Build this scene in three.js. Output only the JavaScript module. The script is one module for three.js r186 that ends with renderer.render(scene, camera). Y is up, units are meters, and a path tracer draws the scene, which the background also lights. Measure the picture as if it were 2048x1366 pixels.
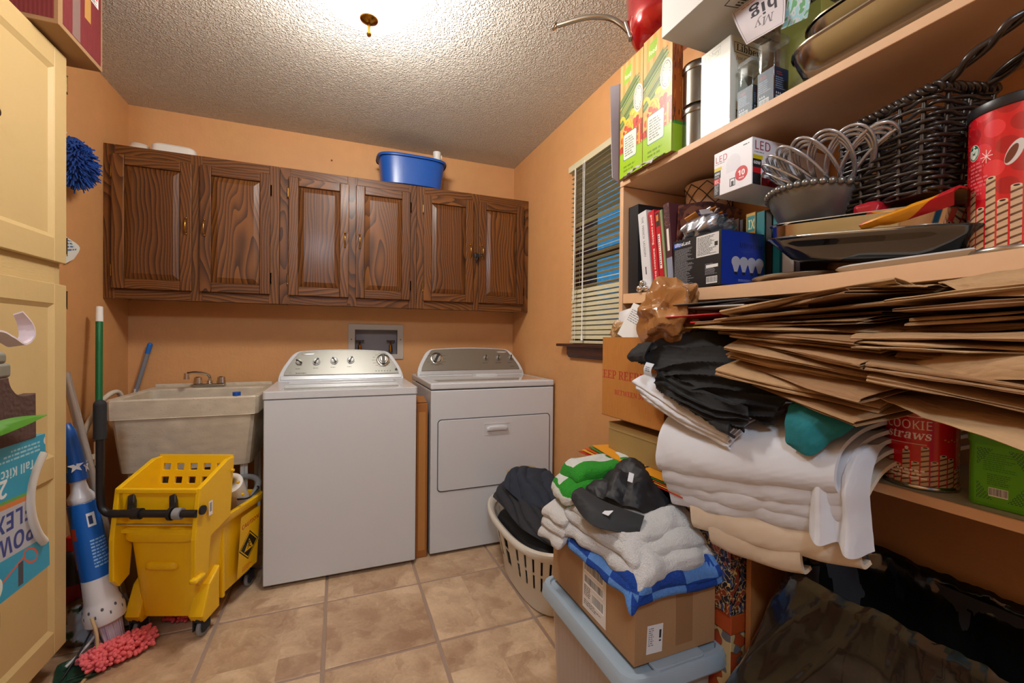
import * as THREE from 'three';
import { RoundedBoxGeometry } from 'three/addons/geometries/RoundedBoxGeometry.js';
import { mergeGeometries, mergeVertices, toCreasedNormals } from 'three/addons/utils/BufferGeometryUtils.js';
import { ImprovedNoise } from 'three/addons/math/ImprovedNoise.js';

// ---------- camera, sky, exposure ----------
const scene = new THREE.Scene();
const camera = new THREE.PerspectiveCamera(76.74, 2048 / 1366, 0.05, 60);
camera.rotation.order = 'YXZ';
camera.position.set(1.0804, 1.1793, 2.9961);
camera.rotation.set(-0.00843, -0.38128, 0.00956);
scene.background = new THREE.Color().setRGB(0.04, 0.36, 0.75);      // clear evening sky
const renderer = new THREE.WebGLRenderer({ antialias: true });
renderer.toneMapping = THREE.LinearToneMapping;
renderer.toneMappingExposure = 0.56;
renderer.shadowMap.enabled = true;
const LAMP = 7.5, LAMP_REAR = 10;                                      // candela of the two ceiling fixtures
const W = 2.286, H = 2.44, L = 4.4;                                   // room width, height, length

// ---------- helpers ----------
let sd = 7;
const rnd = () => { sd = (sd + 0x6D2B79F5) | 0; let t = Math.imul(sd ^ (sd >>> 15), 1 | sd); t = (t + Math.imul(t ^ (t >>> 7), 61 | t)) ^ t; return ((t ^ (t >>> 14)) >>> 0) / 4294967296; };
const rr = (a, b) => a + (b - a) * rnd();
const PN = new ImprovedNoise();
const nz = (x, y = 0, z = 0) => PN.noise(x + 0.137, y + 0.711, z + 0.393);
const fbm = (x, y, z = 0, o = 4) => { let s = 0, a = 0.5; for (let i = 0; i < o; i++) { s += a * nz(x, y, z); x *= 2.03; y *= 2.03; z *= 2.03; a *= 0.5; } return s; };
const V = (x, y, z) => new THREE.Vector3(x, y, z);
const PI = Math.PI, sin = Math.sin, cos = Math.cos, lerp = (a, b, t) => a + (b - a) * t, clamp = (v, a, b) => Math.min(b, Math.max(a, v));
const used = {};
const numbered = (n) => { const k = used[n] = (used[n] ?? -1) + 1; return k ? n + '_' + String(k).padStart(3, '0') : n; };
const shade = (o) => { o.castShadow = true; o.receiveShadow = true; return o; };
function thing(name, label, category, group, pos = [0, 0, 0], turn = 0) {
  const g = new THREE.Group(); g.name = numbered(name); g.userData = { label, category }; if (group) g.userData.group = group;
  g.position.set(...pos); if (Array.isArray(turn)) g.rotation.set(...turn); else g.rotation.y = turn;
  scene.add(g); return g;
}
function part(parent, name, geo, mat, label) { const m = shade(new THREE.Mesh(geo, mat)); m.name = name; if (label) m.userData.label = label; parent.add(m); return m; }
function solo(name, geo, mat, label, category, group, pos = [0, 0, 0], turn = 0) {
  const m = shade(new THREE.Mesh(geo, mat)); m.name = numbered(name); m.userData = { label, category }; if (group) m.userData.group = group;
  m.position.set(...pos); if (Array.isArray(turn)) m.rotation.set(...turn); else m.rotation.y = turn; scene.add(m); return m;
}
function struct(name, geo, mat, label) { const m = shade(new THREE.Mesh(geo, mat)); m.name = name; m.userData = { kind: 'structure', label }; scene.add(m); return m; }
const clean = (g) => { const q = g.index ? g.toNonIndexed() : g; for (const k of Object.keys(q.attributes)) if (!['position', 'normal', 'uv'].includes(k)) q.deleteAttribute(k); q.clearGroups?.(); return q; };
const mg = (...gs) => mergeGeometries(gs.flat().map(clean), false);
const at = (g, x, y, z, rx = 0, ry = 0, rz = 0) => { if (rx || ry || rz) g.applyMatrix4(new THREE.Matrix4().makeRotationFromEuler(new THREE.Euler(rx, ry, rz))); return g.translate(x, y, z); };
// uv in metres by box projection; swap turns the grain by 90 degrees
function uvm(g, s = 1, swap = false, ou = 0, ov = 0) {
  g = clean(g); const p = g.attributes.position, n = g.attributes.normal, uv = new Float32Array(p.count * 2);
  for (let i = 0; i < p.count; i += 3) {
    let ax = 0, ay = 0, az = 0; for (let k = 0; k < 3; k++) { ax += Math.abs(n.getX(i + k)); ay += Math.abs(n.getY(i + k)); az += Math.abs(n.getZ(i + k)); }
    for (let k = 0; k < 3; k++) {
      const x = p.getX(i + k), y = p.getY(i + k), z = p.getZ(i + k); let u, v;
      if (ax >= ay && ax >= az) { u = z; v = y; } else if (ay >= az) { u = x; v = z; } else { u = x; v = y; }
      if (swap) [u, v] = [v, u];
      uv[(i + k) * 2] = u * s + ou; uv[(i + k) * 2 + 1] = v * s + ov;
    }
  }
  g.setAttribute('uv', new THREE.BufferAttribute(uv, 2)); return g;
}
const bx = (w, h, d, x = 0, y = 0, z = 0, r = 0.003) => (r > 0 ? new RoundedBoxGeometry(w, h, d, 2, Math.min(r, w / 2.01, h / 2.01, d / 2.01)) : new THREE.BoxGeometry(w, h, d)).translate(x, y, z);
const b2 = (x0, x1, y0, y1, z0, z1, r = 0.002) => bx(x1 - x0, y1 - y0, z1 - z0, (x0 + x1) / 2, (y0 + y1) / 2, (z0 + z1) / 2, r);
const cyl = (r0, r1, h, n = 24, open = false) => new THREE.CylinderGeometry(r0, r1, h, n, 1, open);
const lathe = (pts, n = 40) => new THREE.LatheGeometry(pts.map(([x, y]) => new THREE.Vector2(x, y)), n);
const tube = (pts, r, seg = 40, rs = 10, closed = false) => new THREE.TubeGeometry(new THREE.CatmullRomCurve3(pts.map((p) => V(...p)), closed), seg, r, rs, closed);
const rod = (a, b, r, r2 = r, n = 16) => { const A = V(...a), B = V(...b), d = B.clone().sub(A), g = cyl(r2, r, d.length(), n); g.applyQuaternion(new THREE.Quaternion().setFromUnitVectors(V(0, 1, 0), d.clone().normalize())); const c = A.add(B).multiplyScalar(0.5); return g.translate(c.x, c.y, c.z); };
const shp = (pts) => new THREE.Shape(pts.map(([x, y]) => new THREE.Vector2(x, y)));
const ext = (s, d, b = 0, o = {}) => new THREE.ExtrudeGeometry(s, { depth: d, bevelEnabled: b > 0, bevelSize: b, bevelThickness: b, bevelSegments: 2, curveSegments: 14, ...o });
function rrect(x0, y0, x1, y1, r, S = THREE.Shape) { const s = new S(); s.moveTo(x0 + r, y0); s.lineTo(x1 - r, y0); s.absarc(x1 - r, y0 + r, r, -PI / 2, 0); s.lineTo(x1, y1 - r); s.absarc(x1 - r, y1 - r, r, 0, PI / 2); s.lineTo(x0 + r, y1); s.absarc(x0 + r, y1 - r, r, PI / 2, PI); s.lineTo(x0, y0 + r); s.absarc(x0 + r, y0 + r, r, PI, 1.5 * PI); return s; }
// rings of rounded rectangles {y,w,d,r,cx,cz} (y may be a function of the angle) skinned from first to last
function loft(rings, o = {}) {
  const { n = 64, cap0 = false, cap1 = false, skip = null, sub = 0 } = o;
  const pts = [];
  const ringAt = (R) => {
    const out = [], hw = R.w / 2, hd = R.d / 2, r = Math.min(R.r ?? 0.02, hw, hd);
    for (let i = 0; i < n; i++) {
      const a = (i / n) * 2 * PI, ca = cos(a), sa = sin(a); let x, z;
      if (R.oval) { const e = R.oval; x = hw * Math.sign(ca) * Math.pow(Math.abs(ca), 2 / e); z = hd * Math.sign(sa) * Math.pow(Math.abs(sa), 2 / e); }
      else {   // walk the rounded rectangle by its perimeter
        const sw = 2 * (hw - r), sdp = 2 * (hd - r), q = PI * r / 2, P = 2 * sw + 2 * sdp + 4 * q; let t = ((i + 0.5) / n) * P; const seg = [[sdp, 0], [q, 1], [sw, 2], [q, 3], [sdp, 4], [q, 5], [sw, 6], [q, 7]]; let k = 0; while (t > seg[k][0] && k < 7) { t -= seg[k][0]; k++; }
        const ang = (c) => c + (q > 1e-9 ? t / q : 0) * PI / 2;
        if (k === 0) { x = hw; z = -sdp / 2 + t; } else if (k === 1) { x = hw - r + r * cos(ang(0)); z = hd - r + r * sin(ang(0)); } else if (k === 2) { x = sw / 2 - t; z = hd; } else if (k === 3) { x = -hw + r + r * cos(ang(PI / 2)); z = hd - r + r * sin(ang(PI / 2)); } else if (k === 4) { x = -hw; z = sdp / 2 - t; } else if (k === 5) { x = -hw + r + r * cos(ang(PI)); z = -hd + r + r * sin(ang(PI)); } else if (k === 6) { x = -sw / 2 + t; z = -hd; } else { x = hw - r + r * cos(ang(1.5 * PI)); z = -hd + r + r * sin(ang(1.5 * PI)); }
      }
      const y = typeof R.y === 'function' ? R.y(a, x, z) : R.y; out.push([x + (R.cx ?? 0), y, z + (R.cz ?? 0)]);
    }
    return out;
  };
  for (const R of rings) pts.push(ringAt(R));
  const pos = [], uv = [], idx = []; let vlen = 0;
  pts.forEach((ring, j) => { if (j) vlen += Math.hypot(ring[0][0] - pts[j - 1][0][0], ring[0][1] - pts[j - 1][0][1], ring[0][2] - pts[j - 1][0][2]); ring.forEach((p, i) => { pos.push(...p); uv.push(i / n, vlen); }); });
  for (let j = 0; j + 1 < pts.length; j++) for (let i = 0; i < n; i++) { if (skip && skip(i, j)) continue; const a = j * n + i, b = j * n + (i + 1) % n, c = a + n, d = b + n; idx.push(a, c, b, b, c, d); }
  const cap = (j, flip) => { const c = [0, 0, 0]; pts[j].forEach((p) => p.forEach((v, k) => c[k] += v / n)); const ci = pos.length / 3; pos.push(...c); uv.push(0.5, 0.5); for (let i = 0; i < n; i++) { const a = j * n + i, b = j * n + (i + 1) % n; flip ? idx.push(ci, b, a) : idx.push(ci, a, b); } };
  if (cap0) cap(0, false); if (cap1) cap(pts.length - 1, true);
  const g = new THREE.BufferGeometry(); g.setAttribute('position', new THREE.Float32BufferAttribute(pos, 3)); g.setAttribute('uv', new THREE.Float32BufferAttribute(uv, 2)); g.setIndex(idx);
  return toCreasedNormals(g, o.crease ?? 0.7);
}
// soft slab: subdivided box with rounded edges, warped by fn(v)
function soft(w, h, d, r, nx, ny, nzz, fn, crease = 1.2) {
  const g = new THREE.BoxGeometry(w, h, d, nx, ny, nzz), p = g.attributes.position, v = V(0, 0, 0), c = V(0, 0, 0);
  r = Math.min(r, w / 2, h / 2, d / 2);
  for (let i = 0; i < p.count; i++) { v.fromBufferAttribute(p, i); c.set(clamp(v.x, -w / 2 + r, w / 2 - r), clamp(v.y, -h / 2 + r, h / 2 - r), clamp(v.z, -d / 2 + r, d / 2 - r)); v.sub(c); if (v.lengthSq() > 1e-12) v.setLength(r); v.add(c); if (fn) fn(v); p.setXYZ(i, v.x, v.y, v.z); }
  g.deleteAttribute('normal'); const u = g.attributes.uv.clone(); g.computeVertexNormals(); return crease ? uvs(toCreasedNormals(g, crease)) : g;
}
const uvs = (g) => uvm(g);
// cloth: control grid of [x,y,z] rows -> smooth shell of thickness t with wrinkles
const cr = (a, b, c, d, t) => 0.5 * ((2 * b) + (c - a) * t + (2 * a - 5 * b + 4 * c - d) * t * t + (3 * b - a - 3 * c + d) * t * t * t);
function crv(list, t) { const n = list.length - 1, f = clamp(t, 0, 1) * n, i = Math.min(n - 1, Math.floor(f)), u = f - i, g = (k) => list[clamp(k, 0, n)]; return [0, 1, 2].map((k) => cr(g(i - 1)[k], g(i)[k], g(i + 1)[k], g(i + 2)[k], u)); }
function cloth(rows, o = {}) {
  const { nu = 40, nv = 30, t = 0.003, wr = 0.004, fr = 14, seed = 0, su = 1, sv = 1, edge = 0 } = o;
  const P = [];
  for (let j = 0; j <= nv; j++) { const col = rows.map((r) => r); for (let i = 0; i <= nu; i++) { const pts = col.map((r) => crv(r, i / nu)); P.push(V(...crv(pts, j / nv))); } }
  const N = [], id = (i, j) => j * (nu + 1) + i;
  for (let j = 0; j <= nv; j++) for (let i = 0; i <= nu; i++) { const a = P[id(Math.min(nu, i + 1), j)].clone().sub(P[id(Math.max(0, i - 1), j)]), b = P[id(i, Math.min(nv, j + 1))].clone().sub(P[id(i, Math.max(0, j - 1))]); const q = a.cross(b); N.push(q.lengthSq() > 1e-16 ? q.normalize() : V(0, 1, 0)); }
  P.forEach((p, k) => { const q = p.clone(), w = wr * (1.6 * fbm(q.x * fr + seed, q.y * fr * 1.2, q.z * fr + seed, 3)) + (o.ridge ? o.ridge * Math.pow(1 - Math.abs(nz(q.x * fr * 0.55 + seed, q.y * fr * 0.55, q.z * fr * 0.55)), 5) : 0); p.addScaledVector(N[k], w); if (o.pleat) { const uu = (k % (nu + 1)) / nu, vv = Math.floor(k / (nu + 1)) / nv, ph = (uu * o.pleat.u + vv * o.pleat.v) * PI + 1.6 * nz(uu * 3 + seed, vv * 3, 2) * (o.pleat.w ?? 1); p.addScaledVector(N[k], o.pleat.a * (Math.pow(Math.abs(Math.sin(ph)), 0.6) - 0.5) * Math.min(1, 8 * Math.min(uu, 1 - uu) + 0.4)); } if (edge) { p.y += edge * nz(q.x * 30 + seed, q.z * 30, q.y * 9); } });
  const pos = [], uv = [], idx = [], top = (nu + 1) * (nv + 1);
  for (const s of [0.5, -0.5]) P.forEach((p, k) => { const q = p.clone().addScaledVector(N[k], s * t); pos.push(q.x, q.y, q.z); uv.push((k % (nu + 1)) / nu * su, Math.floor(k / (nu + 1)) / nv * sv); });
  for (let j = 0; j < nv; j++) for (let i = 0; i < nu; i++) { const a = id(i, j), b = id(i + 1, j), c = id(i, j + 1), d = id(i + 1, j + 1); idx.push(a, b, c, b, d, c, top + a, top + c, top + b, top + b, top + c, top + d); }
  const rim = (a, b) => idx.push(a, top + a, b, b, top + a, top + b);
  for (let i = 0; i < nu; i++) { rim(id(i, 0), id(i + 1, 0)); rim(id(i + 1, nv), id(i, nv)); }
  for (let j = 0; j < nv; j++) { rim(id(0, j + 1), id(0, j)); rim(id(nu, j), id(nu, j + 1)); }
  const g = new THREE.BufferGeometry(); g.setAttribute('position', new THREE.Float32BufferAttribute(pos, 3)); g.setAttribute('uv', new THREE.Float32BufferAttribute(uv, 2)); g.setIndex(idx);
  return toCreasedNormals(g, o.crease ?? 0.9);
}

// ---------- textures ----------
function dtex(w, h, fn, srgb = true) {
  const d = new Uint8Array(w * h * 4);
  for (let y = 0; y < h; y++) for (let x = 0; x < w; x++) { const c = fn(x / w, y / h, x, y), k = (y * w + x) * 4; if (typeof c === 'number') d[k] = d[k + 1] = d[k + 2] = clamp(c, 0, 1) * 255; else { d[k] = clamp(c[0], 0, 1) * 255; d[k + 1] = clamp(c[1], 0, 1) * 255; d[k + 2] = clamp(c[2], 0, 1) * 255; } d[k + 3] = 255; }
  const t = new THREE.DataTexture(d, w, h); t.wrapS = t.wrapT = THREE.RepeatWrapping; t.magFilter = THREE.LinearFilter; t.minFilter = THREE.LinearMipmapLinearFilter; t.generateMipmaps = true; if (srgb) t.colorSpace = THREE.SRGBColorSpace; t.needsUpdate = true; return t;
}
// noise that tiles over [0,1)
const per = (u, v, f, s = 0) => { const a = u * 2 * PI, b = v * 2 * PI, r = f / (2 * PI); return 0.5 * (nz(r * cos(a) + s, r * sin(a), r * cos(b)) + nz(r * sin(b) + s, r * cos(a) + 5.3, r * cos(b) + r * sin(a) * 0.3)); };
const rpt = (t, a, b = a) => { const c = t.clone(); c.repeat.set(a, b); c.needsUpdate = true; return c; };
function canvas(w, h, draw) { const c = document.createElement('canvas'); c.width = w; c.height = h; const x = c.getContext('2d'); draw(x, w, h); const t = new THREE.CanvasTexture(c); t.colorSpace = THREE.SRGBColorSpace; t.anisotropy = 4; return t; }
const fillc = (x, c, a, b, w, h) => { x.fillStyle = c; x.fillRect(a, b, w, h); };
const txt = (x, s, px, py, size, color, font = 'sans-serif', weight = 'bold', align = 'left') => { x.fillStyle = color; x.font = weight + ' ' + size + 'px ' + font; x.textAlign = align; x.textBaseline = 'alphabetic'; x.fillText(s, px, py); };
const greek = (x, px, py, w, lines, lh, color) => { x.fillStyle = color; for (let i = 0; i < lines; i++) { let a = px; const end = px + w * rr(0.6, 1); while (a < end) { const q = rr(lh * 0.5, lh * 2.2); x.fillRect(a, py + i * lh, Math.min(q, end - a), lh * 0.5); a += q + lh * 0.35; } } };
const bars = (x, px, py, w, h) => { fillc(x, '#f4f4f2', px - 4, py - 4, w + 8, h + 12); x.fillStyle = '#15151a'; let a = px; while (a < px + w) { const q = rr(1.2, 4); x.fillRect(a, py, q, h); a += q + rr(1.2, 4); } };

// ---------- materials ----------
const mat = (color, roughness = 0.6, o = {}) => new THREE.MeshPhysicalMaterial({ color, roughness, side: THREE.DoubleSide, ...o });
const metal = (color, roughness = 0.25, o = {}) => mat(color, roughness, { metalness: 1, ...o });
const pm = (tex, roughness = 0.5, o = {}) => mat(0xffffff, roughness, { map: tex, ...o });
const grainT = dtex(512, 512, (u, v) => 0.5 + 0.9 * per(u, v, 40) + 0.35 * (rnd() - 0.5), false);
const lumpT = dtex(512, 512, (u, v) => 0.5 + 0.8 * per(u, v, 14) + 0.4 * per(u, v, 40, 3), false);
const weaveT = dtex(256, 256, (u, v) => 0.5 + 0.25 * sin(u * 2 * PI * 48) * sin(v * 2 * PI * 48) + 0.12 * (rnd() - 0.5), false);
const terryT = dtex(512, 512, (u, v) => 0.5 + 0.55 * per(u, v, 70) + 0.5 * (rnd() - 0.5), false);
// popcorn ceiling relief
const popT = (() => {
  const n = 1024, a = new Float32Array(n * n);
  for (let k = 0; k < 5200; k++) { const cx = rnd() * n, cy = rnd() * n, r = rr(4, 11), hh = rr(0.35, 1), e = rr(0.6, 1.6), th = rnd() * PI; const R = Math.ceil(r * 1.7); for (let j = -R; j <= R; j++) for (let i = -R; i <= R; i++) { const p = (i * cos(th) + j * sin(th)) / e, q = (-i * sin(th) + j * cos(th)) * e, d = (p * p + q * q) / (r * r); if (d < 1) { const x = ((cx + i | 0) + n) % n, y = ((cy + j | 0) + n) % n; a[y * n + x] = Math.max(a[y * n + x], hh * Math.sqrt(1 - d)); } } }
  return dtex(n, n, (u, v, x, y) => a[y * n + x] * 0.9 + 0.1 * per(u, v, 60), false);
})();
const wallT = dtex(512, 512, (u, v) => { const s = 0.97 + 0.03 * per(u, v, 5) + 0.02 * per(u, v, 30); return [s, s * (1 + 0.02 * per(u, v, 8, 2)), s * 0.99]; });
// oak: stretched cathedral figure with open pores along v
const oak = (base, dark, sd0) => dtex(1024, 1024, (u, v) => {
  const w = per(u, v, 3, sd0) * 1.25 + 0.3 * per(u, v, 7, sd0 + 4), ring = (u * 34 + w * 9 + 0.9 * per(u, v, 16, sd0 + 1));
  const f = ring - Math.floor(ring), late = Math.pow(f, 1.8) * (0.65 + 0.45 * fbm(u * 6 + sd0, v * 3, 2, 2) + 0.2);
  const pore = clamp((per(u * 1, v, 10, sd0 + 7) + 0.5) * (0.5 + 0.5 * per((u * 22) % 1, (v * 2) % 1, 22, sd0 + 9)), 0, 1);
  const fine = 0.5 + 0.5 * nz(u * 240, v * 12, sd0), m = clamp(0.82 * late + 0.22 * fine * (0.4 + late) + 0.12 * pore, 0, 1);
  return [0, 1, 2].map((k) => lerp(base[k], dark[k], m) * (0.96 + 0.08 * fine));
});
const oakT = [oak([0.50, 0.305, 0.125], [0.20, 0.102, 0.034], 1.7), oak([0.46, 0.275, 0.112], [0.185, 0.092, 0.031], 11.2)];
const oakM = oakT.map((t) => mat(0xffffff, 0.46, { specularIntensity: 0.6, map: rpt(t, 1.45, 0.42), bumpMap: rpt(t, 1.45, 0.42), bumpScale: 0.0006, clearcoat: 0.1, clearcoatRoughness: 0.18 }));
// floor tile: mottled tan stone
const tileT = [0, 1, 2].map((s) => dtex(1024, 1024, (u, v) => {
  const a = fbm(u * 3.2 + s * 9, v * 3.2, s, 5), b = fbm(u * 9 + 4 + 3 * a, v * 9 + s * 3 + 2.4 * a, 2, 4), c = Math.abs(fbm(u * 5 + 2 * b, v * 5 + 7 + s, 5, 4)), d = nz(u * 90, v * 90, s);
  const m = clamp(0.5 + 1.05 * a + 0.75 * b, 0, 1), vein = clamp(1 - c * 7, 0, 1) * 0.5;
  return [0, 1, 2].map((k) => lerp(lerp([0.62, 0.505, 0.415][k], [0.845, 0.76, 0.655][k], m), [0.88, 0.80, 0.70][k], vein * clamp(0.6 + a, 0, 1)) * (1 + 0.035 * d));
}));
const tileBumpT = dtex(512, 512, (u, v) => 0.5 + 0.7 * per(u, v, 6) + 0.4 * per(u, v, 20, 2) + 0.2 * per(u, v, 60, 5), false);
const kraftT = dtex(512, 512, (u, v) => { const s = 0.95 + 0.05 * per(u, v, 6) + 0.05 * (rnd() - 0.5) + 0.012 * nz(u * 150, v * 6); return [s, s * 0.99, s * 0.97]; });
const creaseT = dtex(512, 512, (u, v) => { let h = 0; for (let k = 0; k < 3; k++) h += Math.abs(per(u, v, 6 + k * 5, k * 7 + 2)) * (0.9 - k * 0.2); return clamp(h * 1.5, 0, 1); }, false);

const M = {
  wall: mat(0xd89f68, 0.62, { map: rpt(wallT, 0.7), bumpMap: rpt(lumpT, 5), bumpScale: 0.0006 }),
  ceil: mat(0xd9d4cb, 0.9, { bumpMap: rpt(popT, 2.1), bumpScale: 0.006 }),
  grout: mat(0xa0897a, 0.85, { bumpMap: grainT, bumpScale: 0.001 }),
  tile: tileT.map((t) => mat(0xfff7ec, 0.38, { map: rpt(t, 1.2), bumpMap: rpt(tileBumpT, 2.2), bumpScale: 0.0016 })),
  cream: mat(0xd0b47e, 0.5, { bumpMap: rpt(lumpT, 2.5), bumpScale: 0.0006 }),
  shelf: mat(0xd8ae86, 0.5, { bumpMap: rpt(lumpT, 2.5), bumpScale: 0.0005 }),
  shelfEdge: mat(0xe3b98c, 0.5),
  white: mat(0xd0d4da, 0.28, { clearcoat: 0.3, clearcoatRoughness: 0.15 }),
  whiteMatte: mat(0xeeeeea, 0.7),
  silver: mat(0xc6c5bf, 0.34, { metalness: 0.55 }),
  chrome: metal(0xd8d8d6, 0.12), steel: metal(0xb9b6b0, 0.24), darkSteel: metal(0x6e6a66, 0.3),
  brass: metal(0xb98a3a, 0.22), black: mat(0x15151a, 0.45), blackGloss: mat(0x0d0d10, 0.16), rubber: mat(0x24262a, 0.8),
  yellow: mat(0xf2bf08, 0.42, { clearcoat: 0.15 }), grey: mat(0x8e9094, 0.6), sink: mat(0xd6c9b4, 0.5, { bumpMap: grainT, bumpScale: 0.0008, map: rpt(dtex(256, 256, (u, v) => 0.93 + 0.1 * per(u, v, 20) + (rnd() < 0.01 ? -0.15 : 0)), 2) }),
  blue: mat(0x0f4ea8, 0.36), green: mat(0x0d6b3c, 0.3), brown: mat(0xb98a68, 0.45, { map: rpt(oakT[1], 2, 0.8) }),
  card: mat(0xa9845e, 0.8, { map: rpt(kraftT, 2) }), cardDark: mat(0xa96c34, 0.8, { map: rpt(kraftT, 2) }),
  terryW: mat(0xdcdcdc, 1, { bumpMap: rpt(terryT, 6), bumpScale: 0.004, sheen: 0.4 }),
  linen: mat(0xdbdde4, 0.85, { bumpMap: rpt(weaveT, 30), bumpScale: 0.0003, sheen: 0.2 }),
  darkCloth: mat(0x2b2c33, 0.9, { bumpMap: rpt(weaveT, 25), bumpScale: 0.0005 }),
  blackCloth: mat(0x0e0f12, 0.6, { bumpMap: rpt(weaveT, 30), bumpScale: 0.0005 }),
  glass: mat(0xffffff, 0.05, { transmission: 1, thickness: 0, ior: 1.45 }),
};
// ---------- room shell ----------
{ // floor of grout with single tiles
  const f = struct('floor', b2(-0.12, W + 0.12, -0.12, -0.004, -0.12, L + 0.12, 0), M.grout, 'tan stone-look tile floor with grey-brown grout');
  for (let i = -2; i <= 4; i++) for (let j = -3; j <= 8; j++) {
    const x0 = Math.max(0, 0.622 + 0.411 * i + 0.006), x1 = Math.min(W, 0.622 + 0.411 * (i + 1) - 0.006), z0 = Math.max(0, 0.925 + 0.427 * j + 0.006), z1 = Math.min(L, 0.925 + 0.427 * (j + 1) - 0.006);
    if (x1 - x0 < 0.01 || z1 - z0 < 0.01) continue;
    const g = uvm(bx(x1 - x0, 0.02, z1 - z0, (x0 + x1) / 2, -0.01 + rr(-0.0004, 0.0004), (z0 + z1) / 2, 0.004), 1, (i + j) % 2 === 0, rnd() * 5, rnd() * 5);
    part(f, 'tile', g, M.tile[(i * 2 + j + 20) % 3]);
  }
}
struct('ceiling', uvm(b2(-0.12, W + 0.12, H, H + 0.12, -0.12, L + 0.12, 0)), M.ceil, 'white popcorn-textured ceiling');
{ // back wall with the opening of the washer valve box
  const s = shp([[-0.12, -0.12], [W + 0.12, -0.12], [W + 0.12, H + 0.12], [-0.12, H + 0.12]]); s.holes.push(rrect(1.16, 1.045, 1.462, 1.24, 0.002, THREE.Path));
  struct('wall_back', uvm(ext(s, 0.12).translate(0, 0, -0.12)), M.wall, 'orange painted back wall');
  const r = shp([[-L - 0.12, -0.12], [0.12, -0.12], [0.12, H + 0.12], [-L - 0.12, H + 0.12]]); r.holes.push(shp([[-1.7, 1.15], [-0.9, 1.15], [-0.9, 2.125], [-1.7, 2.125]]));
  struct('wall_right', uvm(at(ext(r, 0.12), 0, 0, 0, 0, PI / 2, 0).translate(W, 0, 0)), M.wall, 'orange painted right wall with window opening');
  struct('wall_left', uvm(b2(-0.12, 0, -0.12, H + 0.12, -0.12, L + 0.12, 0)), M.wall, 'orange painted left wall');
  const q = shp([[-0.12, -0.12], [W + 0.12, -0.12], [W + 0.12, H + 0.12], [-0.12, H + 0.12]]); q.holes.push(shp([[0.35, 0.01], [1.15, 0.01], [1.15, 2.04], [0.35, 2.04]]));
  struct('wall_front', uvm(ext(q, 0.12).translate(0, 0, L)), M.wall, 'orange wall behind the camera with an open doorway');
  struct('ground', b2(-14, 18, -0.5, -0.3, -14, 22, 0), mat(0x5a5a50, 0.95), 'bare ground outside');
}
{ // window
  const w = new THREE.Group(); w.name = 'window_1'; w.userData = { kind: 'structure', label: 'window with dark brown wooden frame' }; scene.add(w);
  const X = W + 0.05, fr = (z0, z1, y0, y1, d = 0.05) => b2(X - d / 2, X + d / 2, y0, y1, z0, z1, 0.003);
  part(w, 'window_frame', uvm(mg(fr(0.9, 0.94, 1.15, 2.125, 0.09), fr(1.66, 1.7, 1.15, 2.125, 0.09), fr(0.94, 1.66, 1.15, 1.19, 0.09), fr(0.94, 1.66, 2.085, 2.125, 0.09))), M.brown);
  part(w, 'sash', uvm(mg(fr(0.94, 1.66, 1.60, 1.635), fr(0.94, 0.975, 1.19, 2.085), fr(1.625, 1.66, 1.19, 2.085))), M.brown);
  part(w, 'pane', fr(0.97, 1.63, 1.64, 2.09, 0.004), M.glass); part(w, 'pane', fr(0.97, 1.63, 1.19, 1.6, 0.004), M.glass);
  const sill = new THREE.Group(); sill.name = 'trim_1'; sill.userData = { kind: 'structure', label: 'dark brown wooden window sill and apron' }; scene.add(sill);
  part(sill, 'sill', uvm(b2(W - 0.05, W + 0.1, 1.135, 1.15, 0.79, 1.735, 0.004), 1, true), M.brown);
  part(sill, 'apron', uvm(ext(shp([[0, 0], [0.015, 0], [0.028, 0.02], [0.028, 0.06], [0, 0.06]]), 0.82).rotateY(PI).translate(W - 0.001, 1.0745, 1.70), 1, true), M.brown);
  // what stands outside: a brown clad neighbouring wall
  struct('outside_wall', uvm(b2(3.6, 3.8, -0.3, 3.6, -4.5, -1.2, 0.01)), mat(0x5b3a26, 0.9), 'brown wall of a neighbouring building');
}
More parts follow.
